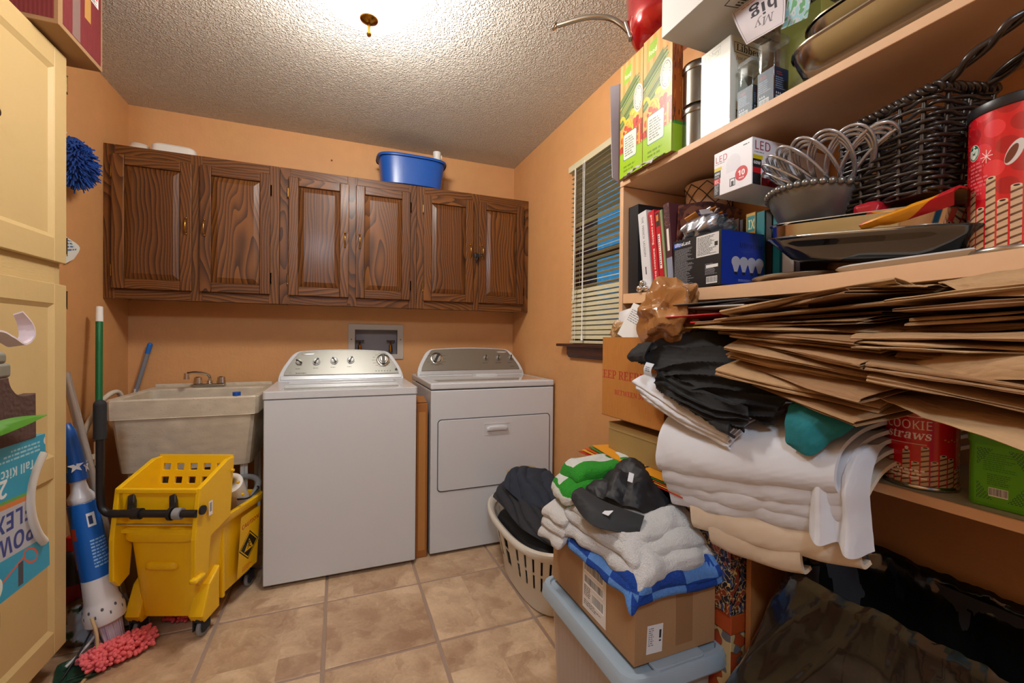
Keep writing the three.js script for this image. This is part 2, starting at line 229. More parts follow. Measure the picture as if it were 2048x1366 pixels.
{ // venetian blind
  const b = thing('venetian_blind', 'beige slatted venetian blind hanging in the window', 'blind');
  const bm = mat(0xcdc5a4, 0.5), z0 = 0.905, z1 = 1.7, X = W - 0.012;
  part(b, 'headrail', b2(X - 0.02, X + 0.02, 2.09, 2.123, 0.885, 1.72, 0.002), bm);
  const g = at(ext(shp([[-0.0135, -0.0018], [0, 0.0006], [0.0135, -0.0018], [0.0135, -0.0012], [0, 0.0014], [-0.0135, -0.0012]]), z1 - z0), 0, 0, -(z1 - z0) / 2);
  for (let k = 0; k < 36; k++) { const s = part(b, 'slat', g, bm), lo = k >= 25, y = lo ? 1.435 - (k - 25) * 0.0245 : 2.075 - k * 0.0258; s.position.set(X, y, (z0 + z1) / 2 + rr(-0.003, 0.003)); s.rotation.z = lo ? 1.12 + rr(-0.06, 0.06) : (k === 12 || k === 17 || k === 23 ? 0.35 : -0.2 + rr(-0.05, 0.05)); }
  part(b, 'bottom_rail', b2(X - 0.014, X + 0.014, 1.153, 1.168, z0, z1, 0.003), bm);
  for (const z of [0.96, 1.6]) part(b, 'ladder_cord', mg(rod([X - 0.014, 2.09, z], [X - 0.014, 1.165, z], 0.0011), rod([X + 0.014, 2.09, z], [X + 0.014, 1.165, z], 0.0011)), M.whiteMatte);
  part(b, 'pull_cord', mg(rod([X - 0.022, 2.1, 1.045], [X - 0.025, 1.20, 1.05], 0.0016), rod([X - 0.022, 2.1, 1.06], [X - 0.026, 1.19, 1.055], 0.0016), at(cyl(0.004, 0.007, 0.03, 12), X - 0.025, 1.185, 1.053)), M.whiteMatte);
  part(b, 'tilt_wand', rod([X - 0.022, 2.09, 0.965], [X - 0.03, 1.38, 0.97], 0.0035), mat(0xe8e4d4, 0.2));
}
function ceilingLight(x, z, cd, label, col) {
  const t = thing('ceiling_light', label, 'light', null, [x, 0, z]);
  part(t, 'base', lathe([[0, 2.44], [0.13, 2.44], [0.13, 2.415], [0.10, 2.40], [0, 2.40]]), M.brass);
  const flute = lathe([[0.178, 2.405], [0.182, 2.395], [0.175, 2.375], [0.155, 2.34], [0.12, 2.305], [0.07, 2.278], [0.012, 2.268], [0.012, 2.271], [0.068, 2.282], [0.117, 2.309], [0.151, 2.343], [0.171, 2.377], [0.178, 2.395]], 96);
  const p = flute.attributes.position; for (let i = 0; i < p.count; i++) { const a = Math.atan2(p.getZ(i), p.getX(i)), r = Math.hypot(p.getX(i), p.getZ(i)), k = 1 + 0.022 * cos(a * 24) * clamp((r - 0.05) / 0.08, 0, 1); p.setX(i, p.getX(i) * k); p.setZ(i, p.getZ(i) * k); } flute.computeVertexNormals();
  part(t, 'glass_bowl', flute, mat(0xfff6e8, 0.4, { emissive: col, emissiveIntensity: 2.2 }));
  const c = part(t, 'finial_cap', lathe([[0, 2.262], [0.004, 2.262], [0.008, 2.258], [0.028, 2.268], [0.031, 2.272], [0, 2.275]]), M.brass);
  part(c, 'finial', lathe([[0, 2.214], [0.006, 2.216], [0.0085, 2.222], [0.006, 2.229], [0.0045, 2.232], [0.0045, 2.26], [0, 2.262]]), M.brass);
  const l = new THREE.PointLight(col, cd, 0, 2); l.position.set(0, 2.335, 0); l.castShadow = true; l.shadow.radius = 6; l.name = 'lamp_light'; t.add(l);
  return t;
}
ceilingLight(1.17, 1.42, LAMP, 'lit fluted glass ceiling light with brass finial', new THREE.Color().setRGB(1, 0.955, 0.89));
ceilingLight(0.85, 3.75, LAMP_REAR, 'lit fluted glass ceiling light behind the camera', new THREE.Color().setRGB(0.68, 0.84, 1));
// raised/recessed panel door lying in the XY plane (front to +z), origin at its lower left corner
function frameGeo(w, h, st, t, rails, r = 0.003) { // rails: [y0,y1] list
  const gs = [uvm(b2(0, st, 0, h, 0, t, r), 1, false, rnd() * 3, rnd() * 3), uvm(b2(w - st, w, 0, h, 0, t, r), 1, false, rnd() * 3, rnd() * 3)];
  for (const [a, b] of rails) gs.push(uvm(b2(st, w - st, a, b, 0.0005, t - 0.0005, r), 1, true, rnd() * 3, rnd() * 3));
  return mg(gs);
}
function raised(x0, x1, y0, y1, zb, zt, bv) { // field with a sloped border
  const P = [[x0, y0, zb], [x1, y0, zb], [x1, y1, zb], [x0, y1, zb], [x0 + bv, y0 + bv, zt], [x1 - bv, y0 + bv, zt], [x1 - bv, y1 - bv, zt], [x0 + bv, y1 - bv, zt]];
  const F = [[0, 1, 5, 4], [1, 2, 6, 5], [2, 3, 7, 6], [3, 0, 4, 7], [4, 5, 6, 7]], pos = [];
  for (const f of F) for (const k of [0, 1, 2, 0, 2, 3]) pos.push(...P[f[k]]);
  const g = new THREE.BufferGeometry(); g.setAttribute('position', new THREE.Float32BufferAttribute(pos, 3)); g.computeVertexNormals(); g.setAttribute('uv', new THREE.Float32BufferAttribute(new Float32Array(pos.length / 3 * 2), 2));
  return uvm(g, 1, false, rnd() * 3, rnd() * 3);
}
const hingeGeo = (h = 0.05) => mg(at(cyl(0.0035, 0.0035, h, 10), 0, 0, 0), at(cyl(0.0045, 0.003, 0.006, 10), 0, h / 2 + 0.003, 0), at(cyl(0.003, 0.0045, 0.006, 10), 0, -h / 2 - 0.003, 0), bx(0.008, h * 0.9, 0.002, 0.004, 0, -0.002, 0.0005));
// ---------- cream pantry cabinet on the left wall ----------
{
  const c = thing('pantry_cabinet', 'tall cream painted pantry cabinet with panelled doors against left wall', 'cabinet');
  const Z0 = 1.03, D = 0.405, X = 0.183;
  part(c, 'body', mg(b2(0.002, X - 0.016, 0.09, 2.134, Z0, Z0 + 2 * D + 0.01, 0.002), b2(0.002, X - 0.06, 0, 0.09, Z0 + 0.02, Z0 + 2 * D, 0.001)), M.cream);
  part(c, 'face_frame', mg(b2(X - 0.016, X, 0.09, 2.134, Z0, Z0 + 0.03), b2(X - 0.016, X, 0.09, 2.134, Z0 + 2 * D - 0.02, Z0 + 2 * D + 0.01), b2(X - 0.016, X, 1.31, 1.45, Z0 + 0.03, Z0 + 2 * D - 0.02), b2(X - 0.016, X, 2.09, 2.134, Z0 + 0.03, Z0 + 2 * D - 0.02), b2(X - 0.016, X, 0.09, 0.13, Z0 + 0.03, Z0 + 2 * D - 0.02)), M.cream);
  for (let k = 0; k < 2; k++) for (const up of [1, 0]) {
    const y0 = up ? 1.419 : 0.105, h = (up ? 2.128 : 1.345) - y0, w = D - 0.006, st = 0.068;
    const rails = up ? [[0, st + 0.01], [h - st, h]] : [[0, st + 0.01], [h * 0.478, h * 0.478 + 0.075], [h - st, h]];
    const d = part(c, 'door', frameGeo(w, h, st, 0.02, rails), M.cream); d.rotation.y = PI / 2; d.position.set(X + 0.0005, y0, Z0 + (k + 1) * D - 0.002);
    for (let q = 0; q + 1 < rails.length; q++) { const a = rails[q][1], b = rails[q + 1][0]; part(d, 'panel', raised(st - 0.001, w - st + 0.001, a - 0.001, b + 0.001, 0.0185, 0.009, 0.014), M.cream); }
    for (const hy of up ? [0.06, h - 0.09] : [0.09, h * 0.5, h - 0.05]) { const g = part(d, 'hinge', at(hingeGeo(0.05), k ? -0.002 : w + 0.002, hy, 0.018), metal(0x5d4a30, 0.35)); }
    const kn = part(d, 'knob', at(lathe([[0, 0.026], [0.012, 0.025], [0.016, 0.02], [0.012, 0.012], [0.006, 0.008], [0.006, 0], [0, 0]], 24), 0, 0, 0, PI / 2), metal(0x4a3a28, 0.35)); kn.position.set(k ? w - 0.03 : 0.03, up ? 0.355 : h - 0.36, 0.02);
  }
}
{ // maroon carton on the pantry
  const b = thing('maroon_carton', 'maroon printed cardboard carton on top of the cream pantry cabinet', 'box', null, [0.137, 2.136, 1.093]);
  part(b, 'carton', uvm(b2(-0.133, 0.133, 0, 0.285, -0.133, 0.133, 0.002)), M.card);
  const mm = mat(0x7d2b31, 0.6, { map: rpt(kraftT, 3), bumpMap: rpt(dtex(128, 8, (u) => 0.5 + 0.5 * sin(u * 2 * PI * 32), false), 3), bumpScale: 0.0005 });
  part(b, 'printed_panel', uvm(b2(0.1328, 0.1338, 0.014, 0.285, -0.12, 0.112, 0)), mm); part(b, 'printed_panel', uvm(b2(-0.12, 0.122, 0.014, 0.285, 0.1328, 0.1338, 0)), mm);
  part(b, 'sticker', b2(0.1337, 0.1345, 0.12, 0.20, -0.05, -0.012, 0), mat(0xb98848, 0.6)); part(b, 'sticker', b2(0.1337, 0.1345, 0.205, 0.25, -0.10, -0.05, 0), pm(canvas(64, 64, (x) => { fillc(x, '#e8e4e2', 0, 0, 64, 64); fillc(x, '#c22a33', 8, 10, 48, 20); greek(x, 8, 40, 46, 3, 7, '#333'); }), 0.5));
  part(b, 'tape', b2(0.1337, 0.1342, 0.015, 0.16, 0.015, 0.06, 0), mat(0xc9a9a0, 0.15, { transmission: 0.6, thickness: 0 }));
}
{ // blue chenille duster behind the pantry edge
  const d = thing('wall_duster', 'blue shaggy mop head hanging on left wall behind cream cabinet', 'mop', null, [0.062, 1.895, 0.655]);
  const gs = [];
  for (let i = 0; i < 620; i++) { const a = rnd() * 2 * PI, c = rr(-1, 1), s = Math.sqrt(1 - c * c), o = [0.045 * s * cos(a), 0.10 * c, 0.082 * s * sin(a)], l = rr(0.02, 0.042), dn = rr(0.2, 0.75); gs.push(rod(o.map((v) => v * 0.85), [o[0] * 0.85 + s * cos(a) * l, o[1] * 0.85 + c * l * 0.5 - l * dn, o[2] * 0.85 + s * sin(a) * l], 0.0035, 0.0022, 5)); }
  const h = part(d, 'strands', mg(gs), mat(0x1d4a9c, 0.95)); h.userData.kind = 'stuff';
  part(d, 'backing', at(new THREE.SphereGeometry(1, 24, 16).scale(0.042, 0.095, 0.078), 0, 0, 0), mat(0x16397e, 0.9));
  part(d, 'hanging_loop', tube([[-0.02, 0.10, 0.02], [-0.05, 0.16, 0.03], [-0.066, 0.19, 0.03]], 0.004, 12, 6), M.whiteMatte);
}
solo('paper_tag', cloth([[[0.012, 1.475, 0.61], [0.02, 1.50, 0.57]], [[0.006, 1.535, 0.63], [0.03, 1.555, 0.548]], [[0.008, 1.60, 0.65], [0.012, 1.585, 0.60]]], { nu: 10, nv: 10, t: 0.0008, wr: 0 }), pm(canvas(64, 64, (x) => { fillc(x, '#d9dbd6', 0, 0, 64, 64); greek(x, 22, 14, 34, 4, 7, '#4c6a8c'); }), 0.7), 'small white paper tag on left wall beside cream cabinet', 'tag');
// ---------- utility sink ----------
{
  const s = thing('utility_sink', 'stained beige plastic utility sink with chrome faucet in the back corner', 'sink', null, [0.425, 0, 0.325]);
  const R = (w, d, y, r, cz = 0) => ({ w, d, y, r, cz });
  part(s, 'basin', loft([R(0.5, 0.46, 0.548, 0.03), R(0.515, 0.475, 0.552, 0.035), R(0.55, 0.52, 0.802, 0.03, 0.012), R(0.578, 0.545, 0.80, 0.03, 0.005), R(0.584, 0.55, 0.802, 0.03), R(0.588, 0.554, 0.882, 0.03), R(0.58, 0.546, 0.889, 0.027), R(0.545, 0.42, 0.887, 0.025, 0.045), R(0.535, 0.41, 0.88, 0.03, 0.045), R(0.49, 0.38, 0.60, 0.05, 0.045), R(0.42, 0.32, 0.575, 0.05, 0.045)], { n: 96, cap0: true, cap1: true, crease: 0.5 }), M.sink);
  part(s, 'back_ledge', uvm(b2(-0.285, 0.285, 0.886, 0.905, -0.276, -0.262, 0.005)), M.sink);
  for (const x of [-0.22, 0.22]) for (const z of [-0.19, 0.19]) part(s, 'leg', mg(b2(x - 0.016, x + 0.016, 0.012, 0.56, z - 0.002, z + 0.002, 0), b2(x - 0.002, x + 0.002, 0.012, 0.56, z - 0.016, z + 0.016, 0), at(cyl(0.016, 0.018, 0.014, 14), x, 0.007, z)), M.whiteMatte);
  const f = new THREE.Group(); 
  const fx = -0.02, fz = -0.215, plate = part(s, 'faucet', uvm(mg(bx(0.155, 0.018, 0.045, fx, 0.898, fz, 0.008), at(cyl(0.012, 0.015, 0.02), fx, 0.913, fz))), M.steel);
  part(plate, 'spout', mg(tube([[fx, 0.915, fz], [fx, 0.945, fz], [fx - 0.012, 0.962, fz + 0.02], [fx - 0.055, 0.975, fz + 0.075], [fx - 0.075, 0.972, fz + 0.10]], 0.0075, 30, 12), at(cyl(0.011, 0.014, 0.032), fx - 0.079, 0.958, fz + 0.105)), M.chrome);
  for (const dx of [-0.055, 0.055]) { const g = cyl(0.017, 0.021, 0.034, 48), p = g.attributes.position; for (let i = 0; i < p.count; i++) { const a = Math.atan2(p.getZ(i), p.getX(i)), k = 1 + 0.09 * cos(a * 8); p.setX(i, p.getX(i) * k); p.setZ(i, p.getZ(i) * k); } g.computeVertexNormals(); part(plate, 'tap_handle', mg(g.translate(fx + dx, 0.925, fz), at(cyl(0.012, 0.016, 0.004), fx + dx, 0.9435, fz)), M.chrome); }
  part(s, 'drain', at(cyl(0.03, 0.03, 0.006), 0, 0.5765, 0.045), M.darkSteel);
  part(s, 'drain_pipe', tube([[0, 0.56, 0.04], [0, 0.42, 0.04], [0.02, 0.36, 0.0], [0.03, 0.38, -0.12], [0.03, 0.36, -0.29]], 0.02, 40, 12), M.whiteMatte);
}
solo('blue_bottle_cap', lathe([[0, 0.018], [0.0155, 0.018], [0.017, 0.0165], [0.017, 0], [0.0155, 0], [0.0155, 0.015], [0, 0.015]], 36), M.blue, 'dark blue plastic bottle cap on the sink rim', 'cap', null, [0.625, 0.8892, 0.583]);
// ---------- long handled tools in the corner ----------
{
  const b = thing('push_broom', 'green broom handle with white tip leaning in the corner', 'broom');
  const a = [0.145, 0.06, 0.672], e = [0.062, 1.303, 0.462], q = (t) => a.map((v, i) => lerp(v, e[i], t));
  part(b, 'handle', rod(q(0.0), q(0.95), 0.0125), M.green); part(b, 'end_cap', rod(q(0.945), q(1), 0.0138, 0.013), M.whiteMatte); part(b, 'collar', rod(q(0.44), q(0.52), 0.0165), mat(0xd8d4c8, 0.5));
  part(b, 'broom_head', uvm(b2(0.09, 0.2, 0.035, 0.075, 0.6, 0.75, 0.01)), mat(0x8f5a2c, 0.6)); part(b, 'bristles', b2(0.095, 0.195, 0.0, 0.035, 0.605, 0.745, 0.004), mat(0x3c3a36, 0.95));
  const m = thing('mop_pole', 'silver metal mop pole leaning diagonally beside the yellow bucket', 'mop');
  const a2 = [0.305, 0.02, 0.83], e2 = [0.085, 1.08, 0.80], q2 = (t) => a2.map((v, i) => lerp(v, e2[i], t));
  part(m, 'pole', rod(q2(0.05), q2(0.95), 0.0148), mat(0xbab7b4, 0.25, { metalness: 0.6 })); part(m, 'tip', rod(q2(0), q2(0.055), 0.016, 0.014), M.whiteMatte); part(m, 'sleeve', rod(q2(0.8), q2(0.9), 0.0145), mat(0xd0cdca, 0.3, { metalness: 0.5 }));
  const d = thing('dish_brush', 'grey brush handle with blue tip standing behind the sink', 'brush');
  part(d, 'handle', rod([0.045, 0.86, 0.035], [0.096, 1.075, 0.028], 0.011, 0.0105), mat(0x7d8088, 0.5)); part(d, 'tip', mg(rod([0.095, 1.073, 0.028], [0.106, 1.122, 0.026], 0.0118, 0.0118), at(new THREE.SphereGeometry(0.0118, 16, 10), 0.106, 1.122, 0.026)), mat(0x1a6cc0, 0.4)); part(d, 'blade', uvm(rod([0.018, 0.70, 0.036], [0.048, 0.88, 0.034], 0.02, 0.014, 4)), mat(0xd9d3c8, 0.6));
}
solo('white_drain_hose', tube([[0.02, 0.62, 0.46], [0.03, 0.72, 0.52], [0.07, 0.87, 0.46], [0.09, 0.90, 0.36], [0.10, 0.82, 0.30]], 0.011, 50, 10), mat(0xcfc4b4, 0.6), 'white hose curling over the left end of the sink', 'hose');
solo('white_strap', cloth([[[0.02, 0.60, 0.62], [0.02, 0.575, 0.62]], [[0.05, 0.645, 0.60], [0.05, 0.622, 0.60]], [[0.12, 0.655, 0.58], [0.12, 0.632, 0.58]], [[0.11, 0.60, 0.60], [0.11, 0.578, 0.6]], [[0.03, 0.585, 0.63], [0.03, 0.56, 0.63]]], { nu: 3, nv: 40, t: 0.004, wr: 0 }), mat(0xd8cdb8, 0.7), 'looped off-white strap hanging behind the silver pole', 'strap');
// ---------- yellow mop bucket ----------
{
  const b = thing('mop_bucket', 'yellow wheeled mop bucket with wringer and black handle', 'bucket', null, [0.537, 0, 0.785], -0.36);
  const R = (w, d, y, r, cz = 0) => ({ w, d, y, r, cz });
  const body = part(b, 'tub', loft([R(0.22, 0.36, 0.085, 0.05), R(0.235, 0.38, 0.09, 0.05), R(0.275, 0.45, 0.40, 0.06), R(0.30, 0.475, 0.40, 0.065), R(0.305, 0.48, 0.405, 0.065), R(0.305, 0.48, 0.43, 0.065), R(0.295, 0.47, 0.433, 0.06), R(0.265, 0.44, 0.43, 0.055), R(0.215, 0.36, 0.10, 0.045)], { n: 80, cap0: true, cap1: true, crease: 0.6 }), M.yellow);
  part(body, 'grip_bump', soft(0.12, 0.03, 0.03, 0.012, 6, 4, 4, (v) => { v.x += 0; v.y += 0.30; v.z += 0.215; }), M.yellow);
  for (const s of [-1, 1]) part(body, 'rib', b2(s * 0.134 - 0.012, s * 0.134 + 0.004, 0.09, 0.41, 0.06, 0.075, 0.003), M.yellow);
  for (const [x, z] of [[-0.12, 0.165], [0.12, 0.165], [-0.1, -0.175], [0.1, -0.175]]) {
    if (z > 0) part(body, 'foot', at(ext(shp([[-0.03, 0.085], [0.045, 0.075], [0.06, 0.10], [0.02, 0.20], [-0.03, 0.24]]), 0.045, 0.006), 0, 0, 0).translate(0, 0, -0.022).rotateY(-PI / 2).translate(x, 0, z - 0.02), M.yellow);
    const c = part(b, 'caster', mg(at(cyl(0.016, 0.016, 0.02), x, 0.079, z + 0.02), b2(x - 0.02, x - 0.015, 0.03, 0.078, z - 0.012, z + 0.034, 0.002), b2(x + 0.015, x + 0.02, 0.03, 0.078, z - 0.012, z + 0.034, 0.002), b2(x - 0.02, x + 0.02, 0.066, 0.074, z - 0.02, z + 0.034)), M.rubber);
    part(c, 'wheel', at(new THREE.TorusGeometry(0.028, 0.009, 12, 32), x, 0.037, z, 0, PI / 2), M.grey); part(c, 'hub', at(cyl(0.024, 0.024, 0.014, 24), x, 0.037, z, 0, 0, PI / 2), M.black);
  }
  // wringer: side plates, slotted back wall, front apron
  const wz0 = 0.075, wz1 = 0.235, side = () => shp([[wz1 + 0.005, 0.24], [wz1 + 0.03, 0.27], [wz1 + 0.03, 0.42], [wz1 + 0.005, 0.60], [wz0, 0.665], [wz0 - 0.035, 0.665], [wz0 - 0.01, 0.43], [wz1 - 0.05, 0.40], [wz1 - 0.035, 0.26]]);
  const w = part(b, 'wringer', mg(...[-0.152, 0.145].map((x) => ext(side(), 0.012, 0.003).rotateY(-PI / 2).translate(x + 0.012, 0, 0)), b2(-0.148, 0.15, 0.585, 0.603, wz1 - 0.004, wz1 + 0.012, 0.004), b2(-0.148, 0.15, 0.43, 0.445, wz0, wz1, 0.003)), M.yellow);
  const bs = shp([[-0.148, 0], [0.15, 0], [0.15, 0.24], [-0.148, 0.24]]); for (let i = 0; i < 5; i++) for (let j = 0; j < 3; j++) bs.holes.push(rrect(-0.13 + i * 0.055, 0.07 + j * 0.054, -0.096 + i * 0.055, 0.10 + j * 0.054, 0.004, THREE.Path));
  part(w, 'slotted_back', at(ext(bs, 0.008, 0.002), 0, 0.437, wz0 + 0.005, -0.22), M.yellow);
  part(w, 'press_plate', at(ext(rrect(-0.14, 0, 0.14, 0.13, 0.01), 0.008, 0.002), 0, 0.45, wz1 - 0.03, -0.1), M.yellow);
  for (const z of [-0.005, 0.03, 0.065]) part(w, 'rivet', at(cyl(0.006, 0.006, 0.008, 12), 0.168, 0.50 + z * 1.8, z - 0.005, 0, 0, PI / 2), M.yellow);
  part(w, 'axle', mg(at(cyl(0.014, 0.014, 0.315, 20), 0, 0.515, wz1 + 0.022, 0, 0, PI / 2), at(cyl(0.02, 0.02, 0.03), -0.06, 0.515, wz1 + 0.022, 0, 0, PI / 2), at(cyl(0.024, 0.024, 0.012), 0.065, 0.515, wz1 + 0.022, 0, 0, PI / 2)), M.black);
  part(w, 'bushing', at(cyl(0.021, 0.021, 0.026), 0.09, 0.515, wz1 + 0.022, 0, 0, PI / 2), M.grey);
  for (const x of [-0.095, 0.06]) part(w, 'press_arm', at(bx(0.024, 0.075, 0.022, 0, 0.03, 0, 0.006), x, 0.52, wz1 + 0.005, -0.8, 0, 0.5), M.black);
  part(w, 'tie_rod', at(cyl(0.003, 0.003, 0.3, 8), 0, 0.475, wz1 + 0.02, 0, 0, PI / 2), M.steel); part(w, 'pivot_cap', at(cyl(0.017, 0.017, 0.008), 0.172, 0.525, wz1 + 0.012, 0, 0, PI / 2), M.black);
  part(w, 'side_lip', soft(0.03, 0.022, 0.06, 0.008, 3, 3, 4, (v) => { v.x += 0.16; v.y += 0.272; v.z += 0.255; }), M.yellow);
  part(w, 'sticker', at(new THREE.PlaneGeometry(0.022, 0.055), 0.1705, 0.515, wz1 - 0.035, 0, PI / 2, 0), pm(canvas(32, 64, (x) => { fillc(x, '#eee', 0, 0, 32, 64); bars(x, 8, 8, 18, 40); }), 0.5));
  const hd = part(b, 'handle', tube([[-0.15, 0.515, wz1 + 0.022], [-0.165, 0.515, wz1 + 0.022], [-0.186, 0.532, wz1 + 0.022], [-0.194, 0.57, wz1 + 0.022], [-0.195, 0.68, wz1 + 0.022], [-0.196, 0.83, wz1 + 0.022]], 0.0125, 50, 14), M.black);
  part(hd, 'grip', mg(at(cyl(0.019, 0.019, 0.125, 28), -0.196, 0.855, wz1 + 0.022), at(new THREE.SphereGeometry(0.019, 24, 12), -0.196, 0.918, wz1 + 0.022)), M.rubber);
  // CAUTION print and warning sign on the right side of the tub
  const cp = canvas(256, 512, (x) => { fillc(x, '#f2bf08', 0, 0, 256, 512); x.save(); x.translate(20, 118); x.rotate(-0.06); txt(x, 'CAUTION', 0, 0, 50, '#b8201c'); x.restore(); x.save(); x.translate(128, 290); x.rotate(PI / 4); fillc(x, '#17150d', -88, -88, 176, 176); fillc(x, '#f2bf08', -80, -80, 160, 160); fillc(x, '#17150d', -72, -72, 144, 144); x.restore(); x.fillStyle = '#f2bf08'; x.beginPath(); x.moveTo(128, 235); x.lineTo(186, 330); x.lineTo(70, 330); x.fill(); x.strokeStyle = '#17150d'; x.lineWidth = 8; x.beginPath(); x.arc(126, 262, 9, 0, 7); x.stroke(); x.beginPath(); x.moveTo(126, 275); x.lineTo(134, 300); x.lineTo(112, 318); x.moveTo(134, 300); x.lineTo(158, 316); x.moveTo(128, 282); x.lineTo(152, 284); x.moveTo(128, 284); x.lineTo(108, 296); x.stroke(); x.save(); x.translate(58, 262); x.rotate(-PI / 4); txt(x, 'CAUTION', 0, 0, 22, '#f2bf08'); x.restore(); greek(x, 60, 450, 140, 4, 12, '#cf4a1c'); });
  part(body, 'warning_print', at(new THREE.PlaneGeometry(0.15, 0.27), 0.1365, 0.262, -0.085, 0, PI / 2, 0).applyMatrix4(new THREE.Matrix4().makeTranslation(0, 0, 0)), pm(cp, 0.42)).rotation.z = -0.06;
}
{ // towel roll and things carried in the bucket
  const t = thing('paper_towel_roll', 'plastic-wrapped paper towel roll lying in the yellow bucket', 'paper towel', null, [0.632, 0.425, 0.665], [0.62, 0, 0.1]);
  part(t, 'roll', at(lathe([[0.02, -0.11], [0.055, -0.11], [0.058, -0.105], [0.058, 0.105], [0.055, 0.11], [0.02, 0.11], [0.02, -0.11]], 48), 0, 0, 0), mat(0xf0efec, 0.35, { clearcoat: 0.6, clearcoatRoughness: 0.2 }));
  part(t, 'core', lathe([[0.019, -0.109], [0.021, -0.109], [0.021, 0.109], [0.019, 0.109], [0.019, -0.109]], 24), mat(0x9a9a98, 0.8));
  part(t, 'wrap_band', at(cyl(0.0588, 0.0588, 0.05, 40, true), 0, -0.055, 0), mat(0xc81f2a, 0.35));
  solo('grey_vacuum_hose', tube([[0.56, 0.40, 0.60], [0.60, 0.47, 0.55], [0.67, 0.485, 0.55], [0.72, 0.47, 0.60], [0.70, 0.40, 0.68]], 0.013, 60, 12), mat(0x8f959c, 0.5), 'light grey hose curving over rear rim of yellow bucket', 'hose');
  solo('bucket_wire_handle', tube([[0.70, 0.445, 0.60], [0.73, 0.46, 0.66], [0.70, 0.43, 0.70], [0.66, 0.44, 0.74]], 0.0035, 40, 8), M.black, 'thin black cable lying across the rear of yellow bucket', 'cable');
}
// ---------- twist mop, pink mop, floor clutter ----------
{
  const a = V(0.294, 0.0, 0.945), e = V(0.152, 0.80, 0.905), len = e.distanceTo(a), q = new THREE.Quaternion().setFromUnitVectors(V(0, 1, 0), e.clone().sub(a).normalize());
  const t = thing('twist_mop', 'twist mop with blue label sleeve and white slotted cone leaning beside bucket', 'mop', null, [a.x, a.y, a.z]); t.quaternion.copy(q);
  const gs = []; for (let i = 0; i < 60; i++) { const an = i / 60 * 2 * PI, r = 0.036 + rr(-0.003, 0.003); gs.push(rod([r * cos(an), 0.012, r * sin(an)], [r * 1.08 * cos(an + 0.15), 0.12, r * 1.08 * sin(an + 0.15)], 0.0038, 0.0035, 6)); }
  part(t, 'mop_strands', mg(...gs, at(cyl(0.036, 0.034, 0.105, 24), 0, 0.065, 0)), mat(0xc9bdd0, 0.9));
  const cone = part(t, 'cone', lathe([[0.036, 0.105], [0.054, 0.108], [0.06, 0.115], [0.061, 0.15], [0.052, 0.185], [0.049, 0.195], [0.045, 0.28], [0.040, 0.285], [0.040, 0.19], [0.05, 0.15], [0.05, 0.112], [0.036, 0.108]], 48), mat(0xdcdbe0, 0.3));
  for (let r = 0; r < 2; r++) for (let i = 0; i < 9; i++) part(cone, 'slot', at(new THREE.SphereGeometry(1, 10, 8).scale(0.005, 0.008, 0.003), 0, 0, 0).applyMatrix4(new THREE.Matrix4().makeTranslation(0, 0.148 + r * 0.019, 0.0585 - r * 0.0035)).applyMatrix4(new THREE.Matrix4().makeRotationY((i + r * 0.5) / 9 * 2 * PI)), mat(0x5a5a66, 0.6));
  const lab = canvas(512, 512, (x) => { fillc(x, '#1463bd', 0, 0, 512, 512); for (const u of [0, 256]) { for (let k = 0; k < 3; k++) { fillc(x, '#e6e9ee', u + 40, 120 + k * 85, 46, 46); fillc(x, '#27406e', u + 48, 130 + k * 85, 22, 28); } bars(x, u + 40, 50, 44, 36); greek(x, u + 34, 380, 110, 9, 11, '#9cc4ec'); fillc(x, '#e6e9ee', u + 150, 0, 30, 330); fillc(x, '#d8b13c', u + 140, 0, 8, 60); x.fillStyle = '#1a3d78'; x.beginPath(); x.ellipse(u + 205, 180, 34, 60, 0, 0, 7); x.fill(); greek(x, u + 184, 160, 44, 3, 16, '#dfe8f4'); fillc(x, '#c8442a', u + 182, 330, 44, 40); } });
  part(t, 'label_sleeve', lathe([[0.0455, 0.28], [0.043, 0.56], [0.040, 0.562]], 48), pm(lab, 0.35));
  part(t, 'neck', lathe([[0.03, 0.555], [0.038, 0.565], [0.038, 0.585], [0.026, 0.605], [0.022, 0.63], [0.024, 0.66]], 36), mat(0xdcdbe0, 0.3));
  const h = part(t, 'upper_sleeve', lathe([[0.030, 0.645], [0.031, 0.69], [0.029, 0.76], [0.022, 0.83], [0.012, 0.86], [0, 0.862]], 36), mat(0x1457ad, 0.35));
  for (const [an, y] of [[0.5, 0.70], [1.7, 0.69], [2.7, 0.70]]) { const st = new THREE.Shape(); for (let i = 0; i < 10; i++) { const r = i % 2 ? 0.010 : 0.024, aa = i * PI / 5 + PI / 2; i ? st.lineTo(r * cos(aa), r * sin(aa)) : st.moveTo(r * cos(aa), r * sin(aa)); } part(h, 'star', at(ext(st, 0.001), 0, 0, 0, -0.08).translate(0, y, 0.0298).rotateY(an), mat(0xe2e4ea, 0.4)); }
}
